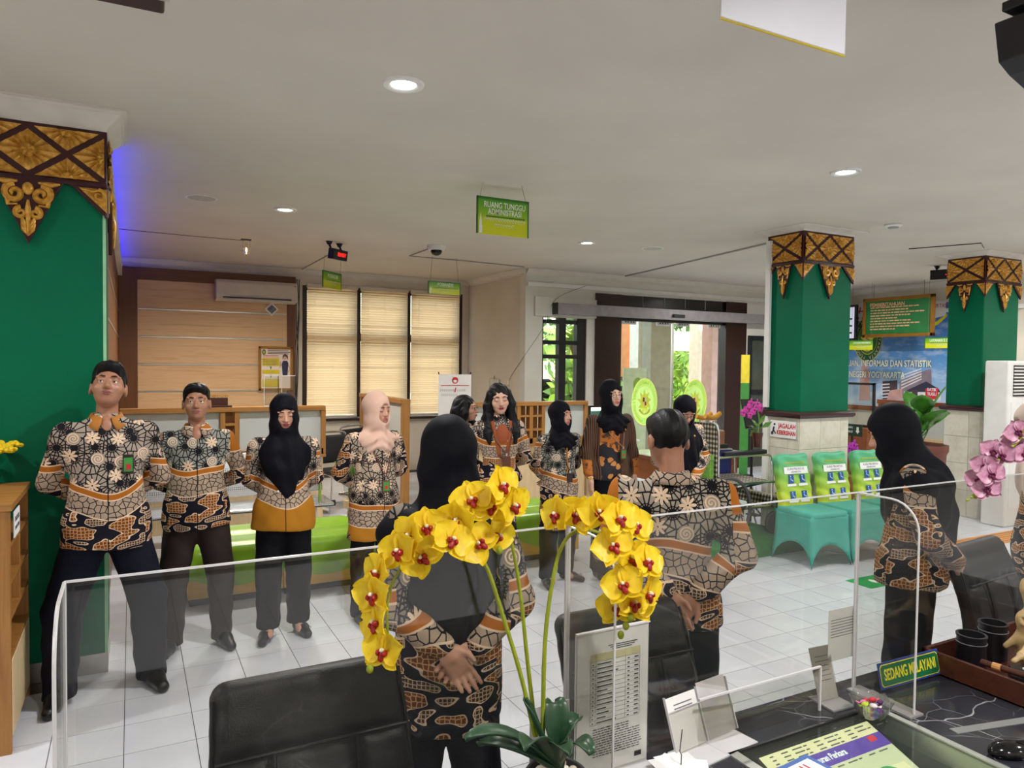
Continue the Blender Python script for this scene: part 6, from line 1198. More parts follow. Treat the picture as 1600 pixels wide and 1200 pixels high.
bleaf(c0, od(790, 1120, DP), od(728, 1160, DP-.03), .030); bleaf(c0, od(830, 1130, DP-.06), od(820, 1175, DP-.18), .032); bleaf(c0, od(900, 1130, DP-.04), od(922, 1180, DP-.08), .028); bleaf(c0, od(870, 1080, DP+.02), od(865, 1100, DP+.05), .028); bleaf(c0, od(880, 1110, DP), od(905, 1125, DP+.06), .026); bleaf(c0, od(790, 1150, DP-.02), od(750, 1165, DP+.06), .024); bleaf(c0, od(866, 1140, DP-.06), od(890, 1185, DP-.14), .028); bleaf(c0, od(818, 1100, DP), od(820, 1095, DP+.02), .014)
kit = orchid_kit(C_OY, C_OR, C_OW, 1.0)
stems = [[(836, 1150), (815, 1060), (785, 960), (757, 880), (725, 856), (670, 860), (625, 890), (606, 940), (607, 1005)], [(838, 1150), (825, 1040), (812, 920), (795, 830), (775, 790), (740, 770)], [(848, 1150), (852, 1000), (865, 900), (880, 850), (905, 828), (940, 835), (968, 862), (982, 905), (978, 960)]]
for k, sp in enumerate(stems):
    pts = spline([od(x, y, DP+(.02 if k != 1 else .05)) for x, y in sp], 6); o = MB().tube(pts, [.0055-.003*i/len(pts) for i in range(len(pts))], 7).build('stem', C_OST, t, smooth=True)
    for i in range(4, len(pts)-8, 3): MB().tube([pts[i]*.9+pts[i+1]*.1, pts[i]*.6+pts[i+1]*.4], .0058-.003*i/len(pts), 7).build('stem_node', C_OST, o)
fl_ = [(600, 1018, -.6, 0), (590, 975, -.8, .5), (585, 930, -.7, .2), (592, 897, -.9, -.2), (625, 862, -.5, .3), (642, 838, -.7, -.3), (668, 826, .0, .2), (660, 870, -.3, .9), (705, 845, .2, -.5), (716, 812, -.2, 0), (738, 783, .0, .4), (765, 792, .4, -.1), (782, 760, .6, .2), (748, 850, .1, 1.0), (775, 835, .5, -.6), (800, 790, .9, .3),
       (872, 806, -.9, .2), (905, 806, -.2, -.3), (937, 800, .2, .2), (966, 812, .7, .1), (990, 822, .9, -.2), (958, 855, .2, .5), (985, 872, .8, .3), (1008, 880, 1.0, -.2), (975, 915, -.1, .4), (1010, 928, .8, .1), (965, 950, -.3, .2), (990, 945, .4, -.3)]
rv = random.Random(6)
for (x, y, sx_, rl) in fl_:
    dd = DP-.02+rv.uniform(-.035, .045); v = ond(x, y, dd-max(0, 830-x)*.00052); tocam = (Vector(CPOS)-v).normalized(); right = Vector(_r2); nrm = tocam+right*(sx_*1.3+rv.uniform(-.35, .35))+Vector((0, 0, rv.uniform(-.6, .35)))
    blossom(t, v-OB, nrm, rl, kit); 
for (x, y) in ((578, 1045), (978, 978), (985, 965), (970, 992), (780, 860)): MB().sphere(od(x, y, DP), (.008, .008, .010), 8, 6).build('bud', C_OST, t, smooth=2)
# pink orchid at the right edge
n = NT('orchid_pink'); C_OP = n.set(n.ramp(n.noise(n.coord(), 50, 3), [(.3, lin('a8527e')), (.7, lin('dcb0c4'))]), .45); C_OPL = plain('orchid_plum_lip', '5e0e3a', .4)
QB = Vector((2.64, 1.08, DZ_)); t = thing('pink_orchid', 'pink and plum artificial orchid spray leaning over the counter end', 'orchid', QB); DP2 = 1.92; OB0 = OB; OB = QB
MB().lathe([(.05, 0), (.06, .08), (.062, .085)], 20).build('pot', C_WHITEP, t, smooth=True); bleaf((0, 0, .08), (.1, 0, .2), (.2, 0, .1), .03)
o = MB().tube(spline([Vector((0, 0, .08)), Vector((.05, .1, .5)), od(1640, 640, DP2), od(1590, 690, DP2), od(1555, 725, DP2), od(1535, 760, DP2), od(1517, 778, DP2)], 6), .004, 6).build('stem', C_OST, t, smooth=True)
kit2 = orchid_kit(C_OP, C_OPL, C_OPL, .72)
for (x, y, sx_, rl) in ((1588, 690, -.2, .2), (1600, 710, .5, 0), (1567, 712, -.4, .3), (1552, 705, .2, -.2), (1540, 728, -.5, .1), (1548, 742, .4, .4), (1530, 750, -.7, 0), (1542, 765, .1, .3), (1590, 675, .3, .5)):
    v = ond(x, y, DP2+rv.uniform(-.03, .03)); blossom(t, v-QB, (Vector(CPOS)-v).normalized()+Vector(_r2)*sx_, rl, kit2)
MB().sphere(od(1524, 775, DP2), (.008, .007, .008), 8, 6).build('bud', C_OST, t, smooth=2); MB().sphere(od(1512, 781, DP2), (.007, .004, .004), 8, 6).build('bud', C_OST, t, smooth=2)

# ------------------------------------------------------------------ office chairs
C_LEA = plain('black_leather_upholstery', '0e0c10', .42, var=.2, scale=30, bump=.25, bscale=260, Specular_IOR_Level=.35)
oc_ = thing('office_chair', '', 'chair', (0, 0, 0), group='black leather office chairs at the counter')
s_ = SD()
for i in range(9):
    z = .45+.53*i/8; hw_ = .212-.015*(i/8)**2; y = .02+.05*math.sin(i/8*PI)*-1+.10*(i/8); s_.cone((-hw_, y-.0, z), (hw_, y, z), .042, .042, k=.05)
def bsurf(x, z): i = (z-.47)/.53*8; return (x, .02-.05*math.sin(i/8*PI)+.10*(i/8)-.041, z)
for (a, b) in (((-.235, .865), (.235, .865)), ((-.10, .86), (-.115, .46)), ((.10, .86), (.115, .46))):
    pp_ = [bsurf(a[0]+(b[0]-a[0])*k/6, a[1]+(b[1]-a[1])*k/6) for k in range(7)]
    for k in range(6): s_.cone(pp_[k], pp_[k+1], .010, .010, k=.022, sub=True)
sd_obj('backrest', s_, .0085, C_LEA, oc_)
def bsurf(x, z): i = (z-.47)/.53*8; return (x, .02-.05*math.sin(i/8*PI)+.10*(i/8)-.041, z)
for (a, b) in (((-.235, .865), (.235, .865)), ((-.10, .865), (-.115, .46)), ((.10, .865), (.115, .46))):
    MB().tube([bsurf(a[0]+(b[0]-a[0])*k/8, a[1]+(b[1]-a[1])*k/8) for k in range(9)], .0045, 6).build('seam_piping', C_LEA, oc_, smooth=True)
MB().tube([(sg_*(.212-.015*((z-.47)/.53)**2+.038), bsurf(0, z)[1]+.02, z) for sg_, z in [(-1, .5), (-1, .7), (-1, .9), (-1, .99)]], .005, 6).build('side_piping', C_LEA, oc_); MB().tube([(sg_*(.212-.015*((z-.47)/.53)**2+.038), bsurf(0, z)[1]+.02, z) for sg_, z in [(1, .5), (1, .7), (1, .9), (1, .99)]], .005, 6).build('side_piping', C_LEA, oc_)
s_ = SD(); s_.box((0, -.23, .45), (.21, .21, .02), rd=.035); sd_obj('seat', s_, .014, C_LEA, oc_)
for sg in (-1, 1): MB().tube(spline([(sg*.27, -.02, .46), (sg*.30, -.03, .60), (sg*.30, -.10, .645), (sg*.30, -.30, .64), (sg*.28, -.34, .58), (sg*.25, -.30, .46)], 5), .022, 8).build('armrest', C_BLACK, oc_, smooth=True)
MB().tube([(0, -.2, .42), (0, -.2, .10)], .028, 12).build('gas_lift', C_CHROME, oc_)
for k in range(5):
    a = k*2*PI/5; e = Vector((.30*math.cos(a), -.2+.30*math.sin(a), .07)); MB().tube([(0, -.2, .11), e], [.03, .018], 8).build('base_arm', C_BLACK, oc_); MB().lathe([(.012, -.02), (.028, -.02), (.028, .02), (.012, .02)], 14).build('caster', C_BLACK, oc_).matrix_local = at((e.x, e.y, .028), rx=PI/2, rz=a)
for k, (x, y, rz, lb) in enumerate(((.405, 1.82, .0, 'black leather office chair in front of the woman seen from behind'), (1.425, 1.86, -.02, 'black leather office chair behind the fee list stand'), (3.46, 1.86, .10, 'black leather office chair beside the woman turned sideways'))):
    o = oc_ if k == 0 else copy_tree(oc_); o.location = (x, y-.06, 0); o.scale = (1, 1, .965); o.rotation_euler = (0, 0, rz); o['label'] = lb
# ------------------------------------------------------------------ people
def batik(name, zb, k=1.2, crack=.09, field='9c9184', bottom='navy', ph=0.0, sl=.17, zs=.14, rustpatch=False, x0=0.0, placket=True, scale=1.0):
    n = NT(name); s_ = n.sep(n.coord()); X, Yc, Z = s_[0], s_[1], s_[2]
    nn_ = n.sep(n.new('ShaderNodeTexCoord').outputs['Normal']); sd_ = n.m('GREATER_THAN', n.m('ABSOLUTE', nn_[0]), .74); u = n.m('ADD', n.m('MULTIPLY', X, n.m('SUBTRACT', 1, sd_)), n.m('MULTIPLY', Yc, sd_)); uv = n.comb(u, Z)
    BLK = lin('17151a'); CRM = lin('dcbfa3'); RST = lin('a5611c'); FLD = lin(field)
    # starburst field
    v1 = n.vor(uv, 11.5*scale, rnd=.75); pv = n.new('ShaderNodeVectorMath', operation='SUBTRACT'); sc = n.new('ShaderNodeVectorMath', operation='SCALE'); n.lk(uv, sc.inputs[0]); sc.inputs['Scale'].default_value = 1.0
    n.lk(sc.outputs[0], pv.inputs[0]); n.lk(v1['Position'], pv.inputs[1]); d = n.sep(pv.outputs[0]); th = n.m('ARCTAN2', d[1], d[0]); r = n.m('SQRT', n.m('ADD', n.m('MULTIPLY', d[0], d[0]), n.m('MULTIPLY', d[1], d[1])))
    rays = n.m('LESS_THAN', n.m('MULTIPLY', n.m('ABSOLUTE', n.m('SINE', n.m('MULTIPLY', th, 7))), r), .017); e1 = n.m('LESS_THAN', n.vor(uv, 11.5*scale, 'DISTANCE_TO_EDGE', rnd=.75)['Distance'], .035)
    ring = n.m('LESS_THAN', n.m('ABSOLUTE', n.m('SUBTRACT', r, n.m('MULTIPLY_ADD', n.m('ABSOLUTE', n.m('SINE', n.m('MULTIPLY', th, 7))), -.010, .034))), .0022)
    lines = n.m('MAXIMUM', n.m('MAXIMUM', rays, e1), ring); col = n.mix(lines, FLD, BLK)
    # flowers and spirals
    v2 = n.vor(n.mapv(uv, loc=(.31+ph, .17, 0)), 9.2*scale, rnd=.5); p2 = n.new('ShaderNodeVectorMath', operation='SUBTRACT'); n.lk(n.mapv(uv, loc=(.31+ph, .17, 0)), p2.inputs[0]); n.lk(v2['Position'], p2.inputs[1]); d2 = n.sep(p2.outputs[0]); th2 = n.m('ARCTAN2', d2[1], d2[0]); r2 = n.m('SQRT', n.m('ADD', n.m('MULTIPLY', d2[0], d2[0]), n.m('MULTIPLY', d2[1], d2[1])))
    rad = n.m('MULTIPLY_ADD', n.m('ABSOLUTE', n.m('COSINE', n.m('MULTIPLY', th2, 4))), .026/scale, .009/scale); fl = n.m('MULTIPLY', n.m('LESS_THAN', r2, rad), n.m('GREATER_THAN', r2, .004))
    spi = n.m('MULTIPLY', n.m('LESS_THAN', r2, .030/scale), n.m('GREATER_THAN', n.m('SINE', n.m('SUBTRACT', th2, n.m('MULTIPLY', r2, 520*scale))), .15)); spd = n.m('LESS_THAN', r2, .032/scale)
    cr = n.sep(v2['Color'])[0]; isp = n.m('GREATER_THAN', cr, .62); nof = n.m('GREATER_THAN', cr, .12)
    col = n.mix(n.m('MULTIPLY', n.m('MULTIPLY', fl, n.m('SUBTRACT', 1, isp)), nof), col, CRM); col = n.mix(n.m('MULTIPLY', spd, isp), col, FLD); col = n.mix(n.m('MULTIPLY', spi, isp), col, CRM)
    # bands
    arm = n.m('GREATER_THAN', n.m('ABSOLUTE', X), sl); zz = n.m('ADD', zb, n.m('MULTIPLY', arm, zs)); uc = n.m('SUBTRACT', X, x0)
    w = n.m('ADD', n.m('SUBTRACT', n.m('SUBTRACT', Z, zz), n.m('MULTIPLY', n.m('MULTIPLY', uc, uc), n.m('MULTIPLY', k, n.m('SUBTRACT', 1, arm)))), n.m('MULTIPLY', n.m('SINE', n.m('MULTIPLY_ADD', X, 21, ph*9)), .010))
    ce = n.m('LESS_THAN', n.vor(uv, 34*scale, 'DISTANCE_TO_EDGE', rnd=.9)['Distance'], .07); crk = n.mix(ce, n.mix(n.noise(uv, 60, 2), lin('b89f88'), lin('8f7f70')), BLK)
    nz = n.noise(n.comb(n.m('MULTIPLY', u, 8), n.m('MULTIPLY', Z, 15)), 1.0, 1, .4); sce = n.m('LESS_THAN', n.vor(uv, 62*scale, 'DISTANCE_TO_EDGE', rnd=.35)['Distance'], .10); isl = n.mix(sce, lin('6f3d1c'), lin('c79a6a')); net = n.mix(n.m('LESS_THAN', n.vor(uv, 80*scale, 'DISTANCE_TO_EDGE', rnd=.2)['Distance'], .12), lin('3a2c22'), lin('bfa184'))
    NAV = lin('15141f')
    bot = n.mix(n.m('GREATER_THAN', nz, .545), n.mix(n.m('GREATER_THAN', nz, .525), n.mix(n.m('LESS_THAN', nz, .40), n.mix(n.m('LESS_THAN', nz, .415), NAV, CRM), net), CRM), isl)
    if bottom != 'navy': bot = n.mix(arm, lin('a8701e'), bot)
    bw_ = .034
    col = n.mix(n.m('LESS_THAN', w, -bw_), n.mix(n.m('LESS_THAN', w, 0), col, RST), crk); col = n.mix(n.m('LESS_THAN', w, -bw_-crack), col, bot)
    for e in (0, -bw_, -bw_-crack): col = n.mix(n.m('LESS_THAN', n.m('ABSOLUTE', n.m('SUBTRACT', w, e)), .0032), col, CRM)
    if rustpatch: col = n.mix(n.m('MULTIPLY', n.m('GREATER_THAN', n.m('ABSOLUTE', X), sl+.0), n.m('GREATER_THAN', Z, rustpatch)), col, RST)
    if placket: col = n.mix(n.m('MULTIPLY', n.m('LESS_THAN', n.m('ABSOLUTE', X), .0025), n.m('LESS_THAN', Yc, 0)), col, BLK)
    n.set(col, .8, Specular_IOR_Level=.15); n.bump(n.noise(n.coord(), 300, 2), .12, .003); return n.mat
def skin(nm, c): 
    n = NT(nm); c1 = lin(c); n.set(n.ramp(n.noise(n.coord(), 14, 4), [(.3, tuple(x*.9 for x in c1)), (.7, tuple(min(1, x*1.08) for x in c1))]), .45, 0, Subsurface_Weight=.08, Subsurface_Radius=(.02, .008, .004)); return n.mat
SK_M = skin('skin_tan', 'a5745a'); SK_F = skin('skin_warm', 'c08f76'); SK_L = skin('skin_light', 'd0a48c')
C_HAIR = plain('black_hair', '0b0a0c', .5, var=.3, scale=60, bump=.4, bscale=120, Specular_IOR_Level=.25); C_EYE = plain('eye_white', 'dcd6d0', .25); C_IRIS = plain('iris_dark', '150c08', .15); C_BROW = plain('brow_hair', '1c1412', .7)
C_LIPM = plain('lip_brown', '8a5048', .4); C_LIPF = plain('lip_red', '8e3038', .35); C_LIPP = plain('lip_rose', 'a85a54', .4)
C_HIJ = plain('black_hijab_cloth', '0c0c14', .7, var=.2, bump=.1, bscale=400, Specular_IOR_Level=.12); C_HIJP = plain('pink_beige_hijab', 'd2ae9c', .75, var=.06, bump=.1, bscale=400, Specular_IOR_Level=.12); C_HIJB = plain('pale_mauve_hijab', 'c8b6aa', .75, var=.06, Specular_IOR_Level=.12)
C_NAVY = plain('navy_trousers', '131521', .8, var=.15, bump=.1, Specular_IOR_Level=.12); C_BROWNT = plain('dark_brown_trousers', '2e2523', .8, var=.15, bump=.1, Specular_IOR_Level=.12); C_BLKT = plain('black_trousers', '0f0f15', .8, var=.15, bump=.1, Specular_IOR_Level=.12); C_RUST = plain('rust_cloth', '8e4418', .7, var=.12); C_ORC = plain('ochre_collar', 'a86a1c', .7, var=.12); C_SHOE = plain('black_shoe_leather', '0c0c0f', .3); C_LANY = plain('brown_lanyard', '5a3020', .5); C_CARDG = plain('card_green', '3a8a3a', .5); C_GOLDW = plain('gold_watch', 'c9a24a', .25, .8)

def rotm(yaw=0, pitch=0, roll=0): return np.array((Matrix.Rotation(yaw, 3, 'Z') @ Matrix.Rotation(roll, 3, 'Y') @ Matrix.Rotation(-pitch, 3, 'X')))   # pitch>0 looks up, <0 looks down
class Person:
    def __init__(s, label, x, y, rz, H, skinm, sx=1.0, sy=1.0, vox=.006):
        s.k = H/1.718; s.root = thing('person', label, 'person', (x, y, 0), rz); s.sk = skinm; s.sx, s.sy = sx, sy; s.vox = vox; s.B = SD(); s.hm = np.eye(3); s.hp = np.array([0, .015, 1.47])
    def put(s, name, sd, mat, vox=None, parent=None, **kw):
        V, Q = sd.mesh(vox or s.vox*1.5, **kw); me = np_mesh(name, V*s.k, Q); me.materials.append(mat); o = bpy.data.objects.new(name, me); COL.objects.link(o); o.parent = parent or s.root; return o
    def mb(s, name, m, mat, smooth=True, parent=None, **kw): m.v = [tuple(Vector(v)*s.k) for v in m.v]; return m.build(name, mat, parent or s.root, smooth=smooth, **kw)
    def h(s, p): return s.hm @ (np.array(p, float)-s.hp)+s.hp
    def head(s, yaw=0, pitch=0, roll=0, female=False, eyes='open', lip=None, glasses=None, shift=(0, 0, 0), ears=True, face=True):
        s.hm = rotm(yaw, pitch, roll); s.hs = np.array(shift)+np.array((0, 0, .018)); B = s.B; M = s.hm; h = lambda p: s.h(p)+s.hs; s.hf = h
        f = .94 if female else 1.0
        B.cone((0, .025, 1.34), h((0, .028, 1.52)), .058*f, .049*f, k=.02)
        B.ell(h((0, .018, 1.607)), (.078, .096, .096), M, k=.02); B.ell(h((0, -.024, 1.557)), (.063*f, .071, .082), M, k=.025); B.ell(h((0, -.060, 1.497)), (.030*f, .032, .024), M, k=.03); B.ell(h((0, -.034, 1.53)), (.051*f, .048, .042), M, k=.025)
        if face:
            B.cone(h((0, -.088, 1.592)), h((0, -.112, 1.556)), .008, .0125, k=.014); B.ell(h((.012, -.098, 1.552)), (.009, .011, .008), M, k=.008); B.ell(h((-.012, -.098, 1.552)), (.009, .011, .008), M, k=.008)
            for sg in (-1, 1):
                B.ell(h((sg*.031, -.098, 1.588)), (.019, .012, .011), M, k=.014, sub=True); B.ell(h((sg*.034, -.078, 1.612)), (.026, .014, .010), M, k=.014); B.ell(h((sg*.043, -.062, 1.556)), (.022, .02, .02), M, k=.02)
                B.ell(h((sg*.031, -.079, 1.5945 if eyes == 'open' else 1.588)), (.019, .0145, .0080 if eyes == 'open' else .0125), M, k=.006); (B.ell(h((sg*.031, -.078, 1.5785)), (.017, .0135, .0045), M, k=.006) if eyes == 'open' else None)
            B.ell(h((0, -.090, 1.522)), (.026, .012, .014), M, k=.012)
            for sg in (-1, 1):
                ex = h((sg*.031, -.0785, 1.5865))
                if eyes == 'open':
                    o = s.mb('eye', MB().sphere(ex, .0125, 12, 8), C_EYE, 2); p = h((sg*.031-.0015, -.0865, 1.5865)); s.mb('iris', MB().sphere(p, .0062, 10, 6), C_IRIS, 2, parent=o)
                else: s.mb('eyelash', MB().tube([h((sg*(.031+.018*t), -.092+.010*abs(t)**2, 1.5815+.002*abs(t))) for t in (-1, -.5, 0, .5, 1)], .0017, 5), C_BROW)
                s.mb('eyebrow', MB().tube([h((sg*.013, -.0960, 1.612)), h((sg*.031, -.0958, 1.6155)), h((sg*.050, -.080, 1.610))], [.0028, .0036, .0018], 6), C_BROW)
            lp = lip or (C_LIPF if female else C_LIPM)
            s.mb('lips', MB().tube([h((-.028, -.0865, 1.5235)), h((-.011, -.1015, 1.5275)), h((0, -.1035, 1.5265)), h((.011, -.1015, 1.5275)), h((.028, -.0865, 1.5235))], [.0035, .0052, .0052, .0052, .0035], 7).tube([h((-.026, -.0865, 1.522)), h((-.010, -.1005, 1.5175)), h((.010, -.1005, 1.5175)), h((.026, -.0865, 1.522))], [.003, .0062, .0062, .003], 7), lp)
        if ears:
            for sg in (-1, 1): B.ell(h((sg*.081, .012, 1.572)), (.010, .022, .033), M, k=.008); B.ell(h((sg*.090, .006, 1.575)), (.006, .012, .02), M, k=.006, sub=True)
        if glasses:
            g = None
            for sg in (-1, 1):
                m = MB().tube([h((sg*.033+.025*math.cos(a), -.105+.006*abs(math.cos(a)), 1.584+.019*math.sin(a))) for a in np.linspace(0, 2*PI, 17)[:-1]], .0018, 5, closed=True)
                if g is None: g = s.mb('spectacles', m, glasses)
                else: s.mb('rim', m, glasses, parent=g)
                s.mb('temple', MB().tube([h((sg*.058, -.098, 1.587)), h((sg*.078, -.03, 1.588)), h((sg*.082, .02, 1.585))], .0018, 5), glasses, parent=g)
            s.mb('bridge', MB().tube([h((-.008, -.107, 1.587)), h((.008, -.107, 1.587))], .0018, 5), glasses, parent=g)
    def arm(s, sg, sh, el, wr, up=.05, fo=.04, hand=None, skinup=False):
        B = s.B; sh, el, wr = [np.array((sg*p[0]*s.sx, p[1]*s.sy if p is sh else p[1], p[2])) for p in (sh, el, wr)]
        B.cone((0, .02, 1.33), sh, .05, .04, k=.03); B.cone(sh, el, .040, .034, k=.02); B.cone(el, wr, .034, .024, k=.02)
        s.arms = getattr(s, 'arms', []); s.arms.append((sh, el, wr, up, fo))
        if hand: s.hand(wr, *hand)
    def hand(s, wr, d, n, thumb, curl=.35, spread=1.0, sc=1.0):
        B = s.B; d = np.array(d, float); d /= np.linalg.norm(d); n = np.array(n, float); n -= d*(n@d); n /= np.linalg.norm(n); side = np.cross(d, n)*thumb; w = np.array(wr)
        B.cone(w, w+d*.03*sc, .023*sc, .026*sc, k=.015)
        M = np.stack([side, d, n], 1); B.box(w+d*.055*sc, (.026*sc, .030*sc, .004*sc), M, rd=.011*sc, k=.012)
        for i, (o, L) in enumerate(((.030, .068), (.010, .076), (-.010, .071), (-.029, .056))):
            p = w+d*.088*sc+side*o*sc*.98; a = .12 if curl < .2 else .25; dd = d+side*o*1.6*spread; dd /= np.linalg.norm(dd)
            for j, (f, r0, r1) in enumerate(((.42, .0092, .0085), (.32, .0085, .0078), (.26, .0078, .0066))):
                ang = curl*(.5+.6*j)+.06*i; q = dd*math.cos(ang)+n*math.sin(ang); p2 = p+q*L*f*sc; B.cone(p, p2, r0*sc, r1*sc, k=.004 if j else .010); p = p2
        p = w+d*.025*sc+side*.026*sc; q = d*.75+side*.62+n*.30; q /= np.linalg.norm(q); p2 = p+q*.036*sc; B.cone(p, p2, .0125*sc, .0105*sc, k=.012); q2 = d*.9+side*.15+n*(.25+curl*.3); q2 /= np.linalg.norm(q2); B.cone(p2, p2+q2*.030*sc, .0105*sc, .008*sc, k=.005)
    def body(s, feet=((-.1, 0), (.1, 0)), ank=True):
        B = s.B; B.cone((0, .02, 1.33), (0, .02, .95), .07, .08, k=.03)
        for sg, (fx, fy) in zip((-1, 1), feet): B.cone((sg*.08, .01, .93), (fx*.9+sg*.01, fy*.5, .5), .05, .04, k=.03); B.cone((fx*.9+sg*.01, fy*.5, .5), (fx, fy+.02, .09), .04, .034, k=.02); (B.cone((fx, fy+.02, .09), (fx, fy-.09, .05), .030, .024, k=.02) if ank else None)
        return s.put('body', B, s.sk, s.vox)
    def shirt(s, mat, hem, chest=(.170, .112), waist=(.155, .110), hip=(.172, .122), sleeve=1.0, flare=None, name='shirt', wr=.004, belly=0, cutt=None, shoulder=.052, seed=0.0, off=0.0, cuff=None, vneck=False):
        D = SD(); a, b = s.sx, s.sy
        D.ell((0, .0, 1.27), (chest[0]*a, chest[1]*b, .185), k=.04); D.ell((0, -.005-belly*.5, 1.08), (waist[0]*a, (waist[1]+belly)*b, .20), k=.06); D.ell((0, .0, .92), (hip[0]*a, hip[1]*b, .20), k=.07)
        zs_ = np.linspace(.95, hem, 6)
        for i_, z_ in enumerate(zs_):
            t_ = i_/5; hx_ = (hip[0]*.98*(1-t_)+(flare or hip[0]*1.0)*1.04*t_)*a; D.ell((0, .0, z_), (hx_, hip[1]*b*(1+.12*t_*(1 if flare else 0)), .10), k=.05)
        D.cone((-.13*a, .012, 1.368), (0, .012, 1.392), shoulder*.95, shoulder, k=.03); D.cone((.13*a, .012, 1.368), (0, .012, 1.392), shoulder*.95, shoulder, k=.03); D.cone((0, .018, 1.38), (0, .015, 1.418), .075, .064, k=.04)
        if vneck: D.cone((0, -.120, 1.345), (0, -.052, 1.50), .010, .062, k=.012, sub=True)
        for (sh, el, wr_, up, fo) in s.arms:
            D.cone(sh, el, up*1.22, up*1.05, k=.035)
            if sleeve > .55:
                e = el+(wr_-el)*min(1, (sleeve-.5)*2); D.cone(el, e, up*1.05, fo*1.05, k=.03)
        ph = seed*3
        wf = lambda x, y, z: wr*(np.sin(z*34+ph+x*22+np.sin(x*30+y*18)*1.2)*.5+np.sin(z*17-x*38+y*30+ph)*.6)
        def ct(x, y, z):
            c = (hem+.012*np.sin(x*9+ph)-z)+y*0
            if flare or True: return c
        sq = None
        if flare or hem <= .76:
            # flatten front to back
            pass
        return s.put(name, D, mat, s.vox*1.45, warp=wf, cut=ct)
    def trousers(s, mat, feet, top=.98, rk=.078, ra=.066, rt=.098, hem=.035, name='trousers', split=True):
        D = SD(); a = s.sx; D.ell((0, .01, .90), (.150*a, .112*s.sy, .13), k=.03)
        for sg, (fx, fy) in zip((-1, 1), feet):
            kn = (fx*.85+sg*.015, fy*.5-.005, .48); D.cone((sg*.078*a, .008, .86), kn, rt*a, rk*a, k=.03); D.cone(kn, (fx, fy+.015, .05), rk*a, ra, k=.02)
        s.put(name, D, mat, s.vox*1.45, warp=lambda x, y, z: (.0035*np.sin(z*42+x*30+y*10)*np.clip(1.2-z*1.2, .25, 1)), cut=lambda x, y, z: np.maximum(hem-z, z-top)+x*0+y*0)
    def skirt(s, mat, rtop=.165, rbot=.20, hem=.10, top=1.0, name='skirt'):
        D = SD(); D.ell((0, .01, .90), (.165*s.sx, .125, .16), k=.05); D.cone((0, 0, .85), (0, 0, hem-.02), .150*s.sx, rbot*.8, k=.05)
        s.put(name, D, mat, s.vox*1.5, warp=lambda x, y, z: .006*np.sin(np.arctan2(y, x)*9+z*3)*np.clip(1-z, 0, 1), cut=lambda x, y, z: np.maximum(hem-z, z-top)+x*0+y*0)
    def shoes(s, mat, feet, out=.25, style='shoe', lift=0):
        for sg, (fx, fy) in zip((-1, 1), feet):
            D = SD(); o = math.sin(out)*sg; hl = np.array((fx, fy+.045, .035)); to = np.array((fx+o*.17, fy-.15, .028)); mid = (hl+to)/2+np.array((0, -.01, .008))
            D.cone(hl, mid, .040, .042, k=.02); D.cone(mid, to, .042, .032 if style != 'flat' else .030, k=.02)
            if style == 'shoe': D.cone(hl+np.array((0, -.01, .02)), mid+np.array((0, .02, .022)), .040, .034, k=.02); D.cone(hl, hl+np.array((0, -.0, .05)), .04, .042, k=.02)
            else: D.ell((hl+mid)/2+np.array((0, -.01, .055)), (.030, .062, .036), k=.008, sub=True)
            sh = s.put('shoe', D, mat, s.vox*1.0, cut=lambda x, y, z: .002-z+x*0+y*0)
            if style == 'flat':
                tp = to+np.array((0, .035, .034)); 
                for q in (-1, 1): s.mb('buckle_ring', MB().tube([tp+np.array((q*.014+.011*math.cos(t), .006*math.sin(t), .006*math.sin(t))) for t in np.linspace(0, 2*PI, 13)[:-1]], .0022, 5, closed=True), C_CHROME, parent=sh)
    def collar(s, mat, r=.062, z=1.462, drop=.040, name='collar', wide=.85, pts=.065):
        g = []; N = 28
        for i in range(N+1):
            a = math.radians(-90+18+(360-36)*i/N); fr = max(0, 1-abs(min(i, N-i))/5); x, y = math.cos(a), math.sin(a)
            g.append([(x*r*.98, y*r*.98+.012, z-.02*fr), (x*(r+.006), y*(r+.006)+.012, z+.004-.02*fr), (x*(r+.022*wide), y*(r+.022*wide)+.008, z-drop*.55-.02*fr), (x*(r+.040*wide)+(.012*fr*(1 if x > 0 else -1)), y*(r+.040*wide)+.004-.012*fr, z-drop-pts*.6*fr)])
        o = s.mb(name, MB().sheet(g), mat, 2); m = o.modifiers.new('s', 'SOLIDIFY'); m.thickness = .004; m.offset = 1; return o
    def hair(s, style='short', front=0.0):
        D = SD(); h, M = s.hf, s.hm
        D.ell(h((0, .022, 1.612)), (.0815 if style == 'short' else .0845, .1015, .0965), M, k=.02)
        if style == 'short':
            D.ell(h((0, .0, 1.660)), (.070, .088, .050), M, k=.03); D.ell(h((0, -.055, 1.672+front)), (.050, .040, .020), M, k=.04)
            D.ell(h((0, -.130, 1.578)), (.098, .100, .088), M, k=.03, sub=True); D.box(h((0, -.095, 1.48)), (.12, .085, .07), M, rd=.01, k=.015, sub=True); D.box(h((0, .10, 1.46)), (.12, .10, .045), M, rd=.01, k=.02, sub=True)
            for sg in (-1, 1): D.ell(h((sg*.092, .008, 1.565)), (.016, .026, .036), M, k=.008, sub=True)
        else:
            L = 1.30 if style == 'long' else 1.40
            D.ell(h((0, .055, 1.54)), (.088, .075, .13), M, k=.03)
            for sg in (-1, 1):
                p = [h((sg*.070, -.01, 1.63)), h((sg*.090, -.010, 1.54)), np.array((sg*.098, -.005, 1.44)), np.array((sg*.115, -.065, L+.03)), np.array((sg*.105, -.085, L-.05))]
                D.chain(p, [.030, .036, .038, .034, .012], k=.03)
                D.chain([h((sg*.05, .08, 1.55)), np.array((sg*.07, .10, 1.42)), np.array((sg*.06, .125, L))], [.05, .05, .03], k=.03)
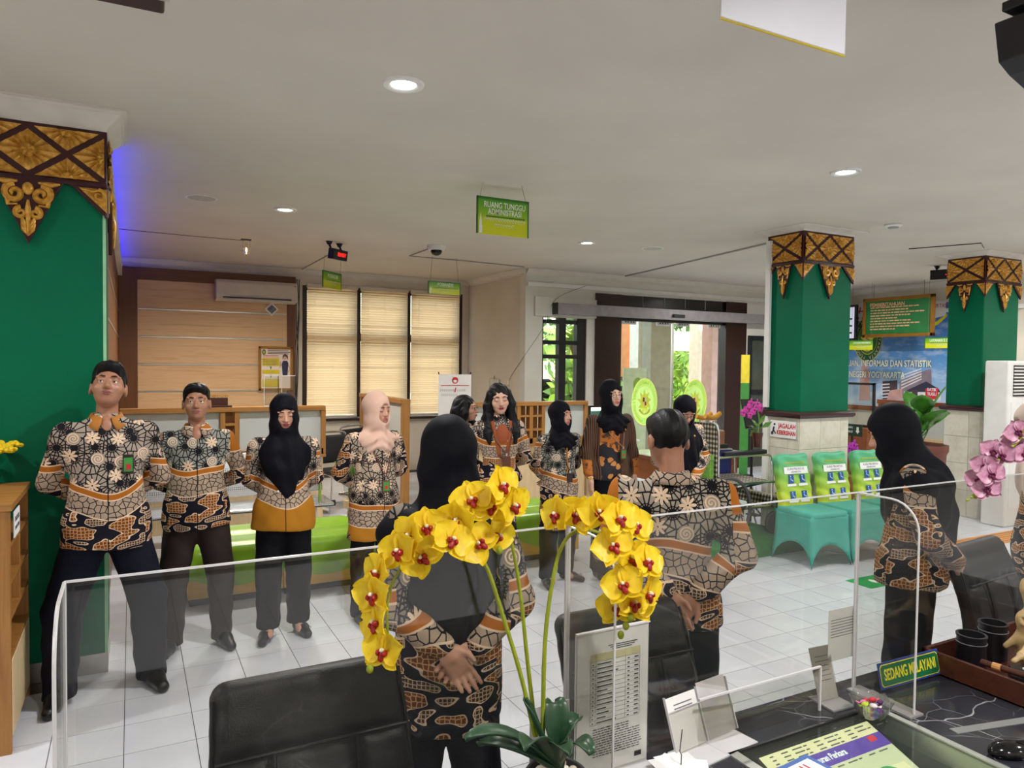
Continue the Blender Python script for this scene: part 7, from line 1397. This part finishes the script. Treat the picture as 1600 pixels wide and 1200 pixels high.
            D.ell(h((.008, -.130, 1.553)), (.060, .105, .100), M, k=.012, sub=True)
        s.put('hair', D, C_HAIR, s.vox*.95, warp=lambda x, y, z: (.0022 if style != 'short' else .0013)*np.sin(x*190+z*25*(style != 'short')+y*60)+.0016*np.sin(x*70+y*95+z*80))
    def hijab(s, mat, style='front', op=(.056, .082)):
        D = SD(); h, M = s.hf, s.hm
        D.ell(h((0, .016, 1.610)), (.097, .116, .114), M, k=.03); D.ell(h((0, -.016, 1.53)), (.090, .094, .09), M, k=.04)
        if style == 'tucked':
            D.cone(h((0, -.005, 1.48)), (0, .01, 1.40), .082, .100, k=.05); D.ell((0, .005, 1.372), (.182*s.sx, .125, .060), k=.04); D.ell((0, -.07, 1.33), (.12, .060, .080), k=.03)
        elif style == 'front':
            D.cone(h((0, .0, 1.48)), (0, .01, 1.38), .090, .115, k=.06); D.ell((0, .0, 1.33), (.182*s.sx, .125, .10), k=.05); D.ell((0, -.065, 1.24), (.150*s.sx, .085, .17), k=.05); D.cone((0, -.095, 1.20), (.015, -.135, .965), .085, .012, k=.06); D.ell((0, .06, 1.27), (.15*s.sx, .08, .16), k=.05)
        elif style == 'back':
            D.cone(h((0, .01, 1.48)), (0, .02, 1.36), .095, .125, k=.06); D.ell((0, .03, 1.32), (.205*s.sx, .135, .12), k=.05); D.ell((-.155*s.sx, .012, 1.345), (.085, .085, .085), k=.05); D.ell((.155*s.sx, .012, 1.345), (.085, .085, .085), k=.05); D.ell((0, .075, 1.20), (.155*s.sx, .08, .22), k=.06); D.cone((-.03, .10, 1.18), (-.03, .135, .98), .08, .03, k=.06); D.ell((0, -.05, 1.25), (.14, .08, .16), k=.05)
        elif style == 'long':
            D.cone(h((0, .01, 1.48)), (0, .02, 1.36), .095, .13, k=.06); D.ell((0, .0, 1.28), (.20*s.sx, .15, .16), k=.05); D.cone((0, -.03, 1.2), (0, -.06, .88), .16, .14, k=.06)
        D.ell(h((0, -.150, 1.566)), (op[0], .125, op[1]), M, k=.014, sub=True)
        c0 = h((0, 0, 1.5))
        tk = .0055 if style == 'tucked' else .0
        s.put('hijab', D, mat, s.vox*1.15, warp=lambda x, y, z: tk*np.sin(z*88+np.abs(x)*55+np.sin(x*18)*1.5)*np.clip((1.52-z)*8, 0, 1)+.0062*np.sin(np.arctan2(x-c0[0], np.abs(z-1.62)+.05)*15+y*28)*np.clip((1.62-z)*3.5, 0, 1)+.002*np.sin(z*46+x*20)+.0075*np.sin(x*62+y*34+np.sin(z*11)*1.6)*np.clip((1.50-z)*4, 0, 1))
    def lanyard(s, mat, card, z=1.08, y=-.128, back=False, cardmat=None, x=0.02, w=.032, hh=.045):
        o = s.mb('lanyard', MB().tube([(-.075, -.02, 1.40), (-.06, y+.005, 1.27), (x, y-.012, z+.06)], .0045, 5).tube([(.075, -.02, 1.40), (.07, y+.005, 1.27), (x, y-.012, z+.06)], .0045, 5), mat)
        c = s.mb('badge_holder', MB().box((x-w, y-.020, z-hh), (x+w, y-.008, z+hh), bev=.004), card, False); s.mb('badge_clip', MB().box((x-.008, y-.018, z+hh), (x+.008, y-.008, z+hh+.025)), C_CHROME, False, parent=c)
        if cardmat: s.mb('badge_card', MB().box((x-w*.75, y-.0215, z-hh*.75), (x+w*.75, y-.020, z+hh*.75)), cardmat, False, parent=c); s.mb('badge_photo', MB().box((x-w*.35, y-.0225, z-hh*.45), (x+w*.35, y-.0215, z+hh*.15)), C_RED if cardmat is C_CARDG else C_PAPER, False, parent=c)
BK_S, BK_E, BK_W = (.168, .012, 1.362), (.262, .085, 1.115), (.055, .175, .985)
def arms_back(p, up=.05, fo=.042, sh=BK_S, el=BK_E, wr=BK_W):
    p.arm(-1, sh, el, wr, up, fo, ((.6, .15, -.45), (0, 1, .2), 1, .3)); p.arm(1, sh, el, (wr[0]*.7, wr[1]+.03, wr[2]+.01), up, fo, ((-.6, .1, -.5), (0, 1, .1), -1, .3))

# tall man leaning on the pillar
F = ((-.215, -.02), (.205, .03))
p = Person('tall man in orange collared batik shirt and navy trousers looking up beside the green pillar', -.115, 4.33, .06, 1.75, SK_M, 1.08, 1.08)
p.head(yaw=-.10, pitch=.36, roll=.08); arms_back(p, .052, .044, el=(.232, .085, 1.115)); p.B.ell((0, -.03, 1.37), (.06, .05, .075), k=.03); p.body(F, False); p.shirt(batik('batik_tall_man', 1.10, 1.6, .10, '9d8f82', ph=.1, sl=.205), .785, belly=.02, seed=1, vneck=True); p.trousers(C_NAVY, F, rt=.10, rk=.085, ra=.075); p.shoes(C_SHOE, F); p.collar(C_ORC); p.hair('short', .012)
c = p.mb('badge_holder', MB().box((.065, -.147, 1.165), (.115, -.132, 1.265), bev=.003), plain('badge_dark_brown', '2a1a18', .4), False); p.mb('badge_card', MB().box((.070, -.149, 1.18), (.110, -.147, 1.25)), C_CARDG, False, parent=c); p.mb('badge_photo', MB().box((.080, -.1505, 1.19), (.10, -.149, 1.218)), C_RED, False, parent=c)
# second man
F = ((-.145, 0), (.15, .0))
p = Person('man in grey batik shirt with ochre sleeve patches and dark brown trousers', .355, 4.80, -.05, 1.625, SK_M, 1.06, 1.02)
p.head(yaw=-.05, pitch=.10); arms_back(p, .050, .042); p.B.ell((0, -.03, 1.37), (.06, .05, .075), k=.03); p.body(F, False); p.shirt(batik('batik_second_man', 1.115, 1.1, .12, '8c8c84', ph=.4, sl=.19, rustpatch=1.22), .80, belly=.01, seed=2, sleeve=.9, vneck=True); p.trousers(C_BROWNT, F, rt=.105, rk=.082, ra=.062); p.shoes(C_SHOE, F, .3); p.collar(batik('batik_collar', 1.40, 0, .2, '8c8c84', placket=False)); p.hair('short')
# woman in black hijab with ochre hem
F = ((-.105, -.03), (.105, .03))
p = Person('woman in long pointed black hijab and batik tunic with ochre hem, eyes lowered', .87, 4.77, -.10, 1.555, SK_F, 1.06, 1.06)
p.head(yaw=.05, pitch=-.18, roll=-.03, female=True, eyes='closed', ears=False); arms_back(p, .052, .044, el=(.215, .07, 1.12)); p.body(F); p.shirt(batik('batik_hem_woman', .985, 1.8, .095, '94897c', bottom='ochre', ph=.8, sl=.20, zs=.20), .775, hip=(.180, .13), flare=.19, seed=3); p.trousers(C_BLKT, F, rt=.10, rk=.085, ra=.078, hem=.075); p.shoes(C_SHOE, F, .3, 'flat'); p.hijab(C_HIJ, 'front')
p.mb('hijab_pin', MB().sphere((-.05, -.135, 1.06), .008, 8, 6), C_PAPER)
# woman in pink hijab
F = ((-.11, 0), (.11, -.01))
p = Person('woman in pink beige hijab and long batik tunic with brown lanyard badge', 1.49, 4.82, .16, 1.56, SK_F, 1.03, 1.05)
p.head(yaw=.30, pitch=-.10, female=True, eyes='closed', ears=False, lip=C_LIPP); arms_back(p, .056, .044, el=(.245, .07, 1.13)); p.body(F); p.shirt(batik('batik_pink_woman', .80, 1.0, .115, 'a39280', bottom='ochre', ph=1.3, sl=.195, zs=.60), .635, hip=(.178, .13), flare=.20, seed=4, wr=.005); p.trousers(C_BLKT, F, rt=.10, rk=.082, ra=.072); p.shoes(C_SHOE, F, .2); p.hijab(C_HIJP, 'tucked'); p.lanyard(C_LANY, C_LANY, 1.03, cardmat=C_CARDG)
# woman with spectacles behind
F = ((-.1, 0), (.1, 0))
p = Person('woman with wavy dark hair and dark rimmed spectacles turned to the side', 2.39, 5.30, .62, 1.515, SK_F, 1.0, 1.0, vox=.007)
p.head(yaw=.25, pitch=0, female=True, glasses=plain('dark_spectacle_frame', '1c1416', .3)); arms_back(p); p.body(F); p.shirt(batik('batik_spectacles_woman', 1.0, 1.0, ph=2.1), .75, seed=5); p.trousers(C_BLKT, F); p.shoes(C_SHOE, F); p.hair('wavy')
# woman with long loose hair
F = ((-.07, 0), (.07, 0))
p = Person('woman with long loose black hair in batik jacket with rust lapels and sash', 2.46, 4.83, -.18, 1.625, SK_L, .93, .92)
p.head(yaw=-.12, pitch=-.12, roll=-.08, female=True, eyes='closed'); arms_back(p, .050, .040, el=(.262, .06, 1.12)); p.body(F); p.shirt(batik('batik_long_hair', 1.19, 1.4, .09, '94877c', ph=2.6, sl=.185, zs=.05, placket=False, scale=1.25), .94, waist=(.135, .10), seed=6, name='jacket', shoulder=.058)
p.skirt(batik('batik_skirt', .52, 1.0, .12, '8a6a52', ph=3.0, placket=False), rbot=.17, hem=.08); p.shoes(C_SHOE, F, .1)
for sg in (-1, 1): m = MB(); g = [[(sg*(.012+.055*t), -.118+.055*t**2+.0, 1.13+.30*t), (sg*(.045+.05*t), -.112+.06*t**2, 1.15+.27*t)] for t in np.linspace(0, 1, 8)]; o = p.mb('lapel', MB().sheet(g), C_RUST, 2); o.modifiers.new('s', 'SOLIDIFY').thickness = .008
D = SD(); D.ell((0, -.045, 1.30), (.075, .07, .11), k=.02); p.put('inner_blouse', D, C_RUST, .008)
D = SD(); D.ell((0, 0, .985), (.150, .118, .055), k=.02); D.cone((0, -.115, .98), (-.03, -.135, .70), .03, .05, k=.03); p.put('sash', D, C_RUST, .008, warp=lambda x, y, z: .003*np.sin(z*90+x*40)); p.hair('long'); p.lanyard(C_LANY, C_LANY, 1.11, y=-.118)
# short woman in black hijab
F = ((-.13, -.02), (.12, .04))
p = Person('short woman in tucked black hijab and knee length batik tunic with dark badge', 3.07, 4.95, .05, 1.465, SK_F, 1.02, 1.04)
p.head(yaw=.32, pitch=.0, female=True, ears=False, lip=C_LIPP); arms_back(p, .054, .044, el=(.222, .07, 1.12)); p.body(F); p.shirt(batik('batik_short_woman', .86, 1.8, .10, '86857a', ph=3.4, sl=.19, zs=.30, x0=.05), .52, hip=(.182, .13), flare=.195, seed=7); p.trousers(C_BLKT, F, rt=.10, rk=.085, ra=.075, hem=.06); p.shoes(C_SHOE, F, .5, 'flat'); p.hijab(C_HIJ, 'tucked'); p.lanyard(plain('dark_lanyard', '2a1a18', .5), plain('dark_badge', '2a1816', .5), 1.02); p.mb('ochre_placket', MB().tube([(0, -.118, 1.30), (0, -.13, 1.1), (0, -.135, .9), (0, -.15, .58)], .008, 6), C_ORC)
# woman in striped top
n = NT('lurik_stripes'); s_ = n.sep(n.coord()); st = n.m('GREATER_THAN', n.m('SINE', n.m('MULTIPLY', s_[0], 420)), .62); base = n.mix(st, lin('17120f'), lin('7a4a22')); v_ = n.vor(n.comb(n.m('MULTIPLY', s_[0], 1), s_[2]), 13, rnd=.9); nq = n.noise(n.comb(s_[0], s_[2]), 22, 2, .5, .6); fl = n.m('GREATER_THAN', nq, .60); org = n.mix(fl, lin('b0651a'), lin('3f2a18')); org = n.mix(n.m('LESS_THAN', n.m('ABSOLUTE', n.m('SUBTRACT', nq, .56)), .012), org, lin('2a190e'))
dark = n.mix(n.m('LESS_THAN', n.m('ADD', v_['Distance'], n.m('MULTIPLY', nq, .5)), .55), lin('12101a'), lin('b87a3a')); front = n.m('MULTIPLY', n.m('MULTIPLY', n.m('GREATER_THAN', s_[0], -.125), n.m('LESS_THAN', s_[0], .035)), n.m('LESS_THAN', s_[1], .03)); cuff = n.m('MULTIPLY', n.m('GREATER_THAN', n.m('ABSOLUTE', s_[0]), .19), n.m('LESS_THAN', s_[2], 1.0)); lowr = n.m('LESS_THAN', n.m('ADD', s_[2], n.m('MULTIPLY', s_[0], .5)), 1.08)
C_LURIK = n.set(n.mix(cuff, n.mix(front, base, n.mix(lowr, org, dark)), org), .75)
F = ((-.08, 0), (.08, 0))
p = Person('woman in black hijab and rimless spectacles wearing a striped jacket with orange batik front', 3.52, 4.88, -.16, 1.635, SK_L, .98, .98)
p.head(yaw=.12, pitch=.02, female=True, ears=False, lip=C_LIPP, glasses=plain('thin_metal_spectacle', 'a89a8a', .25, .7)); p.arm(-1, (.165, .012, 1.375), (.225, .02, 1.10), (.215, -.06, .88), .052, .046, ((-.02, -.15, -1), (1, 0, 0), -1, .25)); p.arm(1, (.165, .012, 1.375), (.232, .03, 1.10), (.22, -.04, .88), .052, .046, ((.02, -.15, -1), (-1, 0, 0), 1, .25)); p.body(F); p.shirt(C_LURIK, .885, hip=(.165, .12), seed=8, sleeve=.86, name='jacket'); p.skirt(C_BLKT, hem=.07, rbot=.20); p.shoes(C_SHOE, F, .1); p.hijab(C_HIJ, 'tucked', (.054, .086)); p.lanyard(plain('copper_lanyard', '8a5a40', .5), C_LANY, 1.10, y=-.125, cardmat=C_CARDG, x=.055, w=.026)
w_ = p.mb('wrist_watch', MB().tube([(-.215*.98+.029*math.cos(a), -.058+.029*math.sin(a), .895) for a in np.linspace(0, 2*PI, 17)[:-1]], .005, 6, closed=True), C_GOLDW); p.mb('watch_face', MB().sphere((-.235*.98, -.083, .895), (.012, .006, .012), 10, 6), C_GOLDW, parent=w_); p.mb('brooch', MB().sphere((.085, -.112, 1.31), .009, 8, 6), C_GOLDW)
# woman looking down by the wheelchair
F = ((-.1, 0), (.1, 0))
p = Person('woman in long black hijab and spectacles bending her head beside the wheelchair', 3.95, 4.52, -.30, 1.56, SK_F, 1.0, 1.0)
p.head(yaw=.05, pitch=-.55, female=True, eyes='closed', ears=False, glasses=plain('dark_spectacle_frame', '1c1416', .3), shift=(0, -.03, -.02)); p.arm(-1, (.165, 0, 1.37), (.215, -.02, 1.12), (.07, -.2, 1.0), .052, .042, ((.6, -.4, -.2), (0, -.2, 1), 1, .4)); p.arm(1, (.165, 0, 1.37), (.225, -.02, 1.12), (.06, -.22, 1.0), .052, .042, ((-.6, -.4, -.2), (0, -.2, 1), -1, .4)); p.body(F); p.shirt(batik('batik_bending_woman', .95, 1.2, ph=4.0), .70, flare=.17, seed=9); p.trousers(C_BLKT, F); p.shoes(C_SHOE, F); p.hijab(C_HIJ, 'long'); p.mb('brooch', MB().sphere((.07, -.155, 1.34), .010, 8, 6), C_GOLDW)
# woman seen from behind
F = ((-.11, 0), (.11, 0))
p = Person('woman seen from behind in black hijab and batik tunic with hands clasped behind', 0.885, 2.09, PI-.25, 1.60, SK_F, .96, 1.0, vox=.0048)
p.head(pitch=-.16, female=True, ears=False, face=False); p.arm(-1, (.165, .012, 1.375), (.225, .09, 1.13), (.075, .155, 1.0), .056, .045, ((.82, .12, -.55), (0, 1, .15), 1, .55)); p.arm(1, (.165, .012, 1.375), (.225, .09, 1.13), (.035, .195, 1.02), .054, .042, ((-.55, .06, -.85), (0, 1, .1), -1, .45)); p.body(F)
p.shirt(batik('batik_back_woman', 1.05, -1.2, .05, '84786a', ph=4.6, sl=.17, zs=.07, placket=False, x0=.02), .715, hip=(.182, .135), flare=.185, seed=10, sleeve=.97, wr=.006); p.trousers(C_NAVY, F, rt=.105, rk=.088, ra=.075); p.shoes(C_SHOE, F); p.hijab(C_HIJ, 'back')
# man seen from behind
F = ((-.12, 0), (.12, 0))
p = Person('man seen from behind in batik shirt with bowed head and hands clasped behind', 1.85, 2.16, PI-.55, 1.61, SK_M, 1.10, 1.06, vox=.0048)
p.head(pitch=-.32, yaw=.25, shift=(0, -.02, -.005), face=False); p.arm(-1, (.172, .012, 1.375), (.238, .10, 1.15), (.065, .165, 1.0), .056, .046, ((.55, .10, -.83), (0, 1, .2), -1, .22)); p.arm(1, (.172, .012, 1.375), (.235, .10, 1.15), (.03, .205, 1.02), .056, .046, ((-.35, .10, -.93), (0, 1, .15), -1, .22)); p.body(F)
p.shirt(batik('batik_back_man', 1.135, -2.2, .10, 'a09484', ph=5.2, sl=.21, zs=.06, placket=False, rustpatch=1.23), .84, hip=(.175, .13), seed=11, sleeve=.95, wr=.006); p.trousers(C_NAVY, F, rt=.105, rk=.088, ra=.075); p.shoes(C_SHOE, F); p.collar(batik('batik_back_collar', 1.445, 0, .2, 'a09484', placket=False, sl=2), pts=.03); p.hair('short'); p.mb('ring', MB().tube([(.0+.0085*math.cos(a), .222, .872+.0085*math.sin(a)) for a in np.linspace(0, 2*PI, 13)[:-1]], .002, 5, closed=True), C_GOLDW) if False else None
# woman turned sideways
F = ((-.1, 0), (.1, 0)); q = ond(1422, 900, 3.3)
p = Person('woman in black hijab and dark batik tunic turned sideways with bowed head', q.x, q.y, -2.62, 1.62, SK_F, .97, 1.0, vox=.0055)
p.head(pitch=-.40, female=True, ears=False, face=True, eyes='closed', shift=(0, -.05, -.01)); p.arm(-1, (.165, .012, 1.375), (.225, .085, 1.12), (.07, .165, .97), .056, .045, ((.5, .10, -.85), (0, 1, .15), 1, .35)); p.arm(1, (.165, .012, 1.375), (.225, .085, 1.12), (.035, .195, .99), .054, .042, ((-.4, .08, -.9), (0, 1, .1), -1, .35)); p.body(F)
p.shirt(batik('batik_side_woman', 1.34, .6, .06, '84786a', ph=6.0, sl=.17, zs=-.05, placket=False), .86, hip=(.178, .135), seed=12, sleeve=.97); p.trousers(C_BLKT, F, rt=.11, rk=.10, ra=.09); p.shoes(C_SHOE, F); p.hijab(C_HIJ, 'back')
# woman at the right edge
q = ond(1632, 900, 3.8)
p = Person('woman in pale mauve hijab and batik tunic standing beside the pink orchid', q.x, q.y, -2.2, 1.62, SK_F, 1.02, 1.02, vox=.0065)
p.head(pitch=-.25, female=True, ears=False, face=True, eyes='closed', shift=(0, -.04, -.01)); arms_back(p, .055, .044); p.body(F); p.shirt(batik('batik_edge_woman', 1.38, .6, .03, '84786a', ph=6.6, sl=.16, zs=-.12, placket=False), .74, flare=.165, seed=13); p.trousers(C_BLKT, F); p.shoes(C_SHOE, F); p.hijab(C_HIJB, 'back')
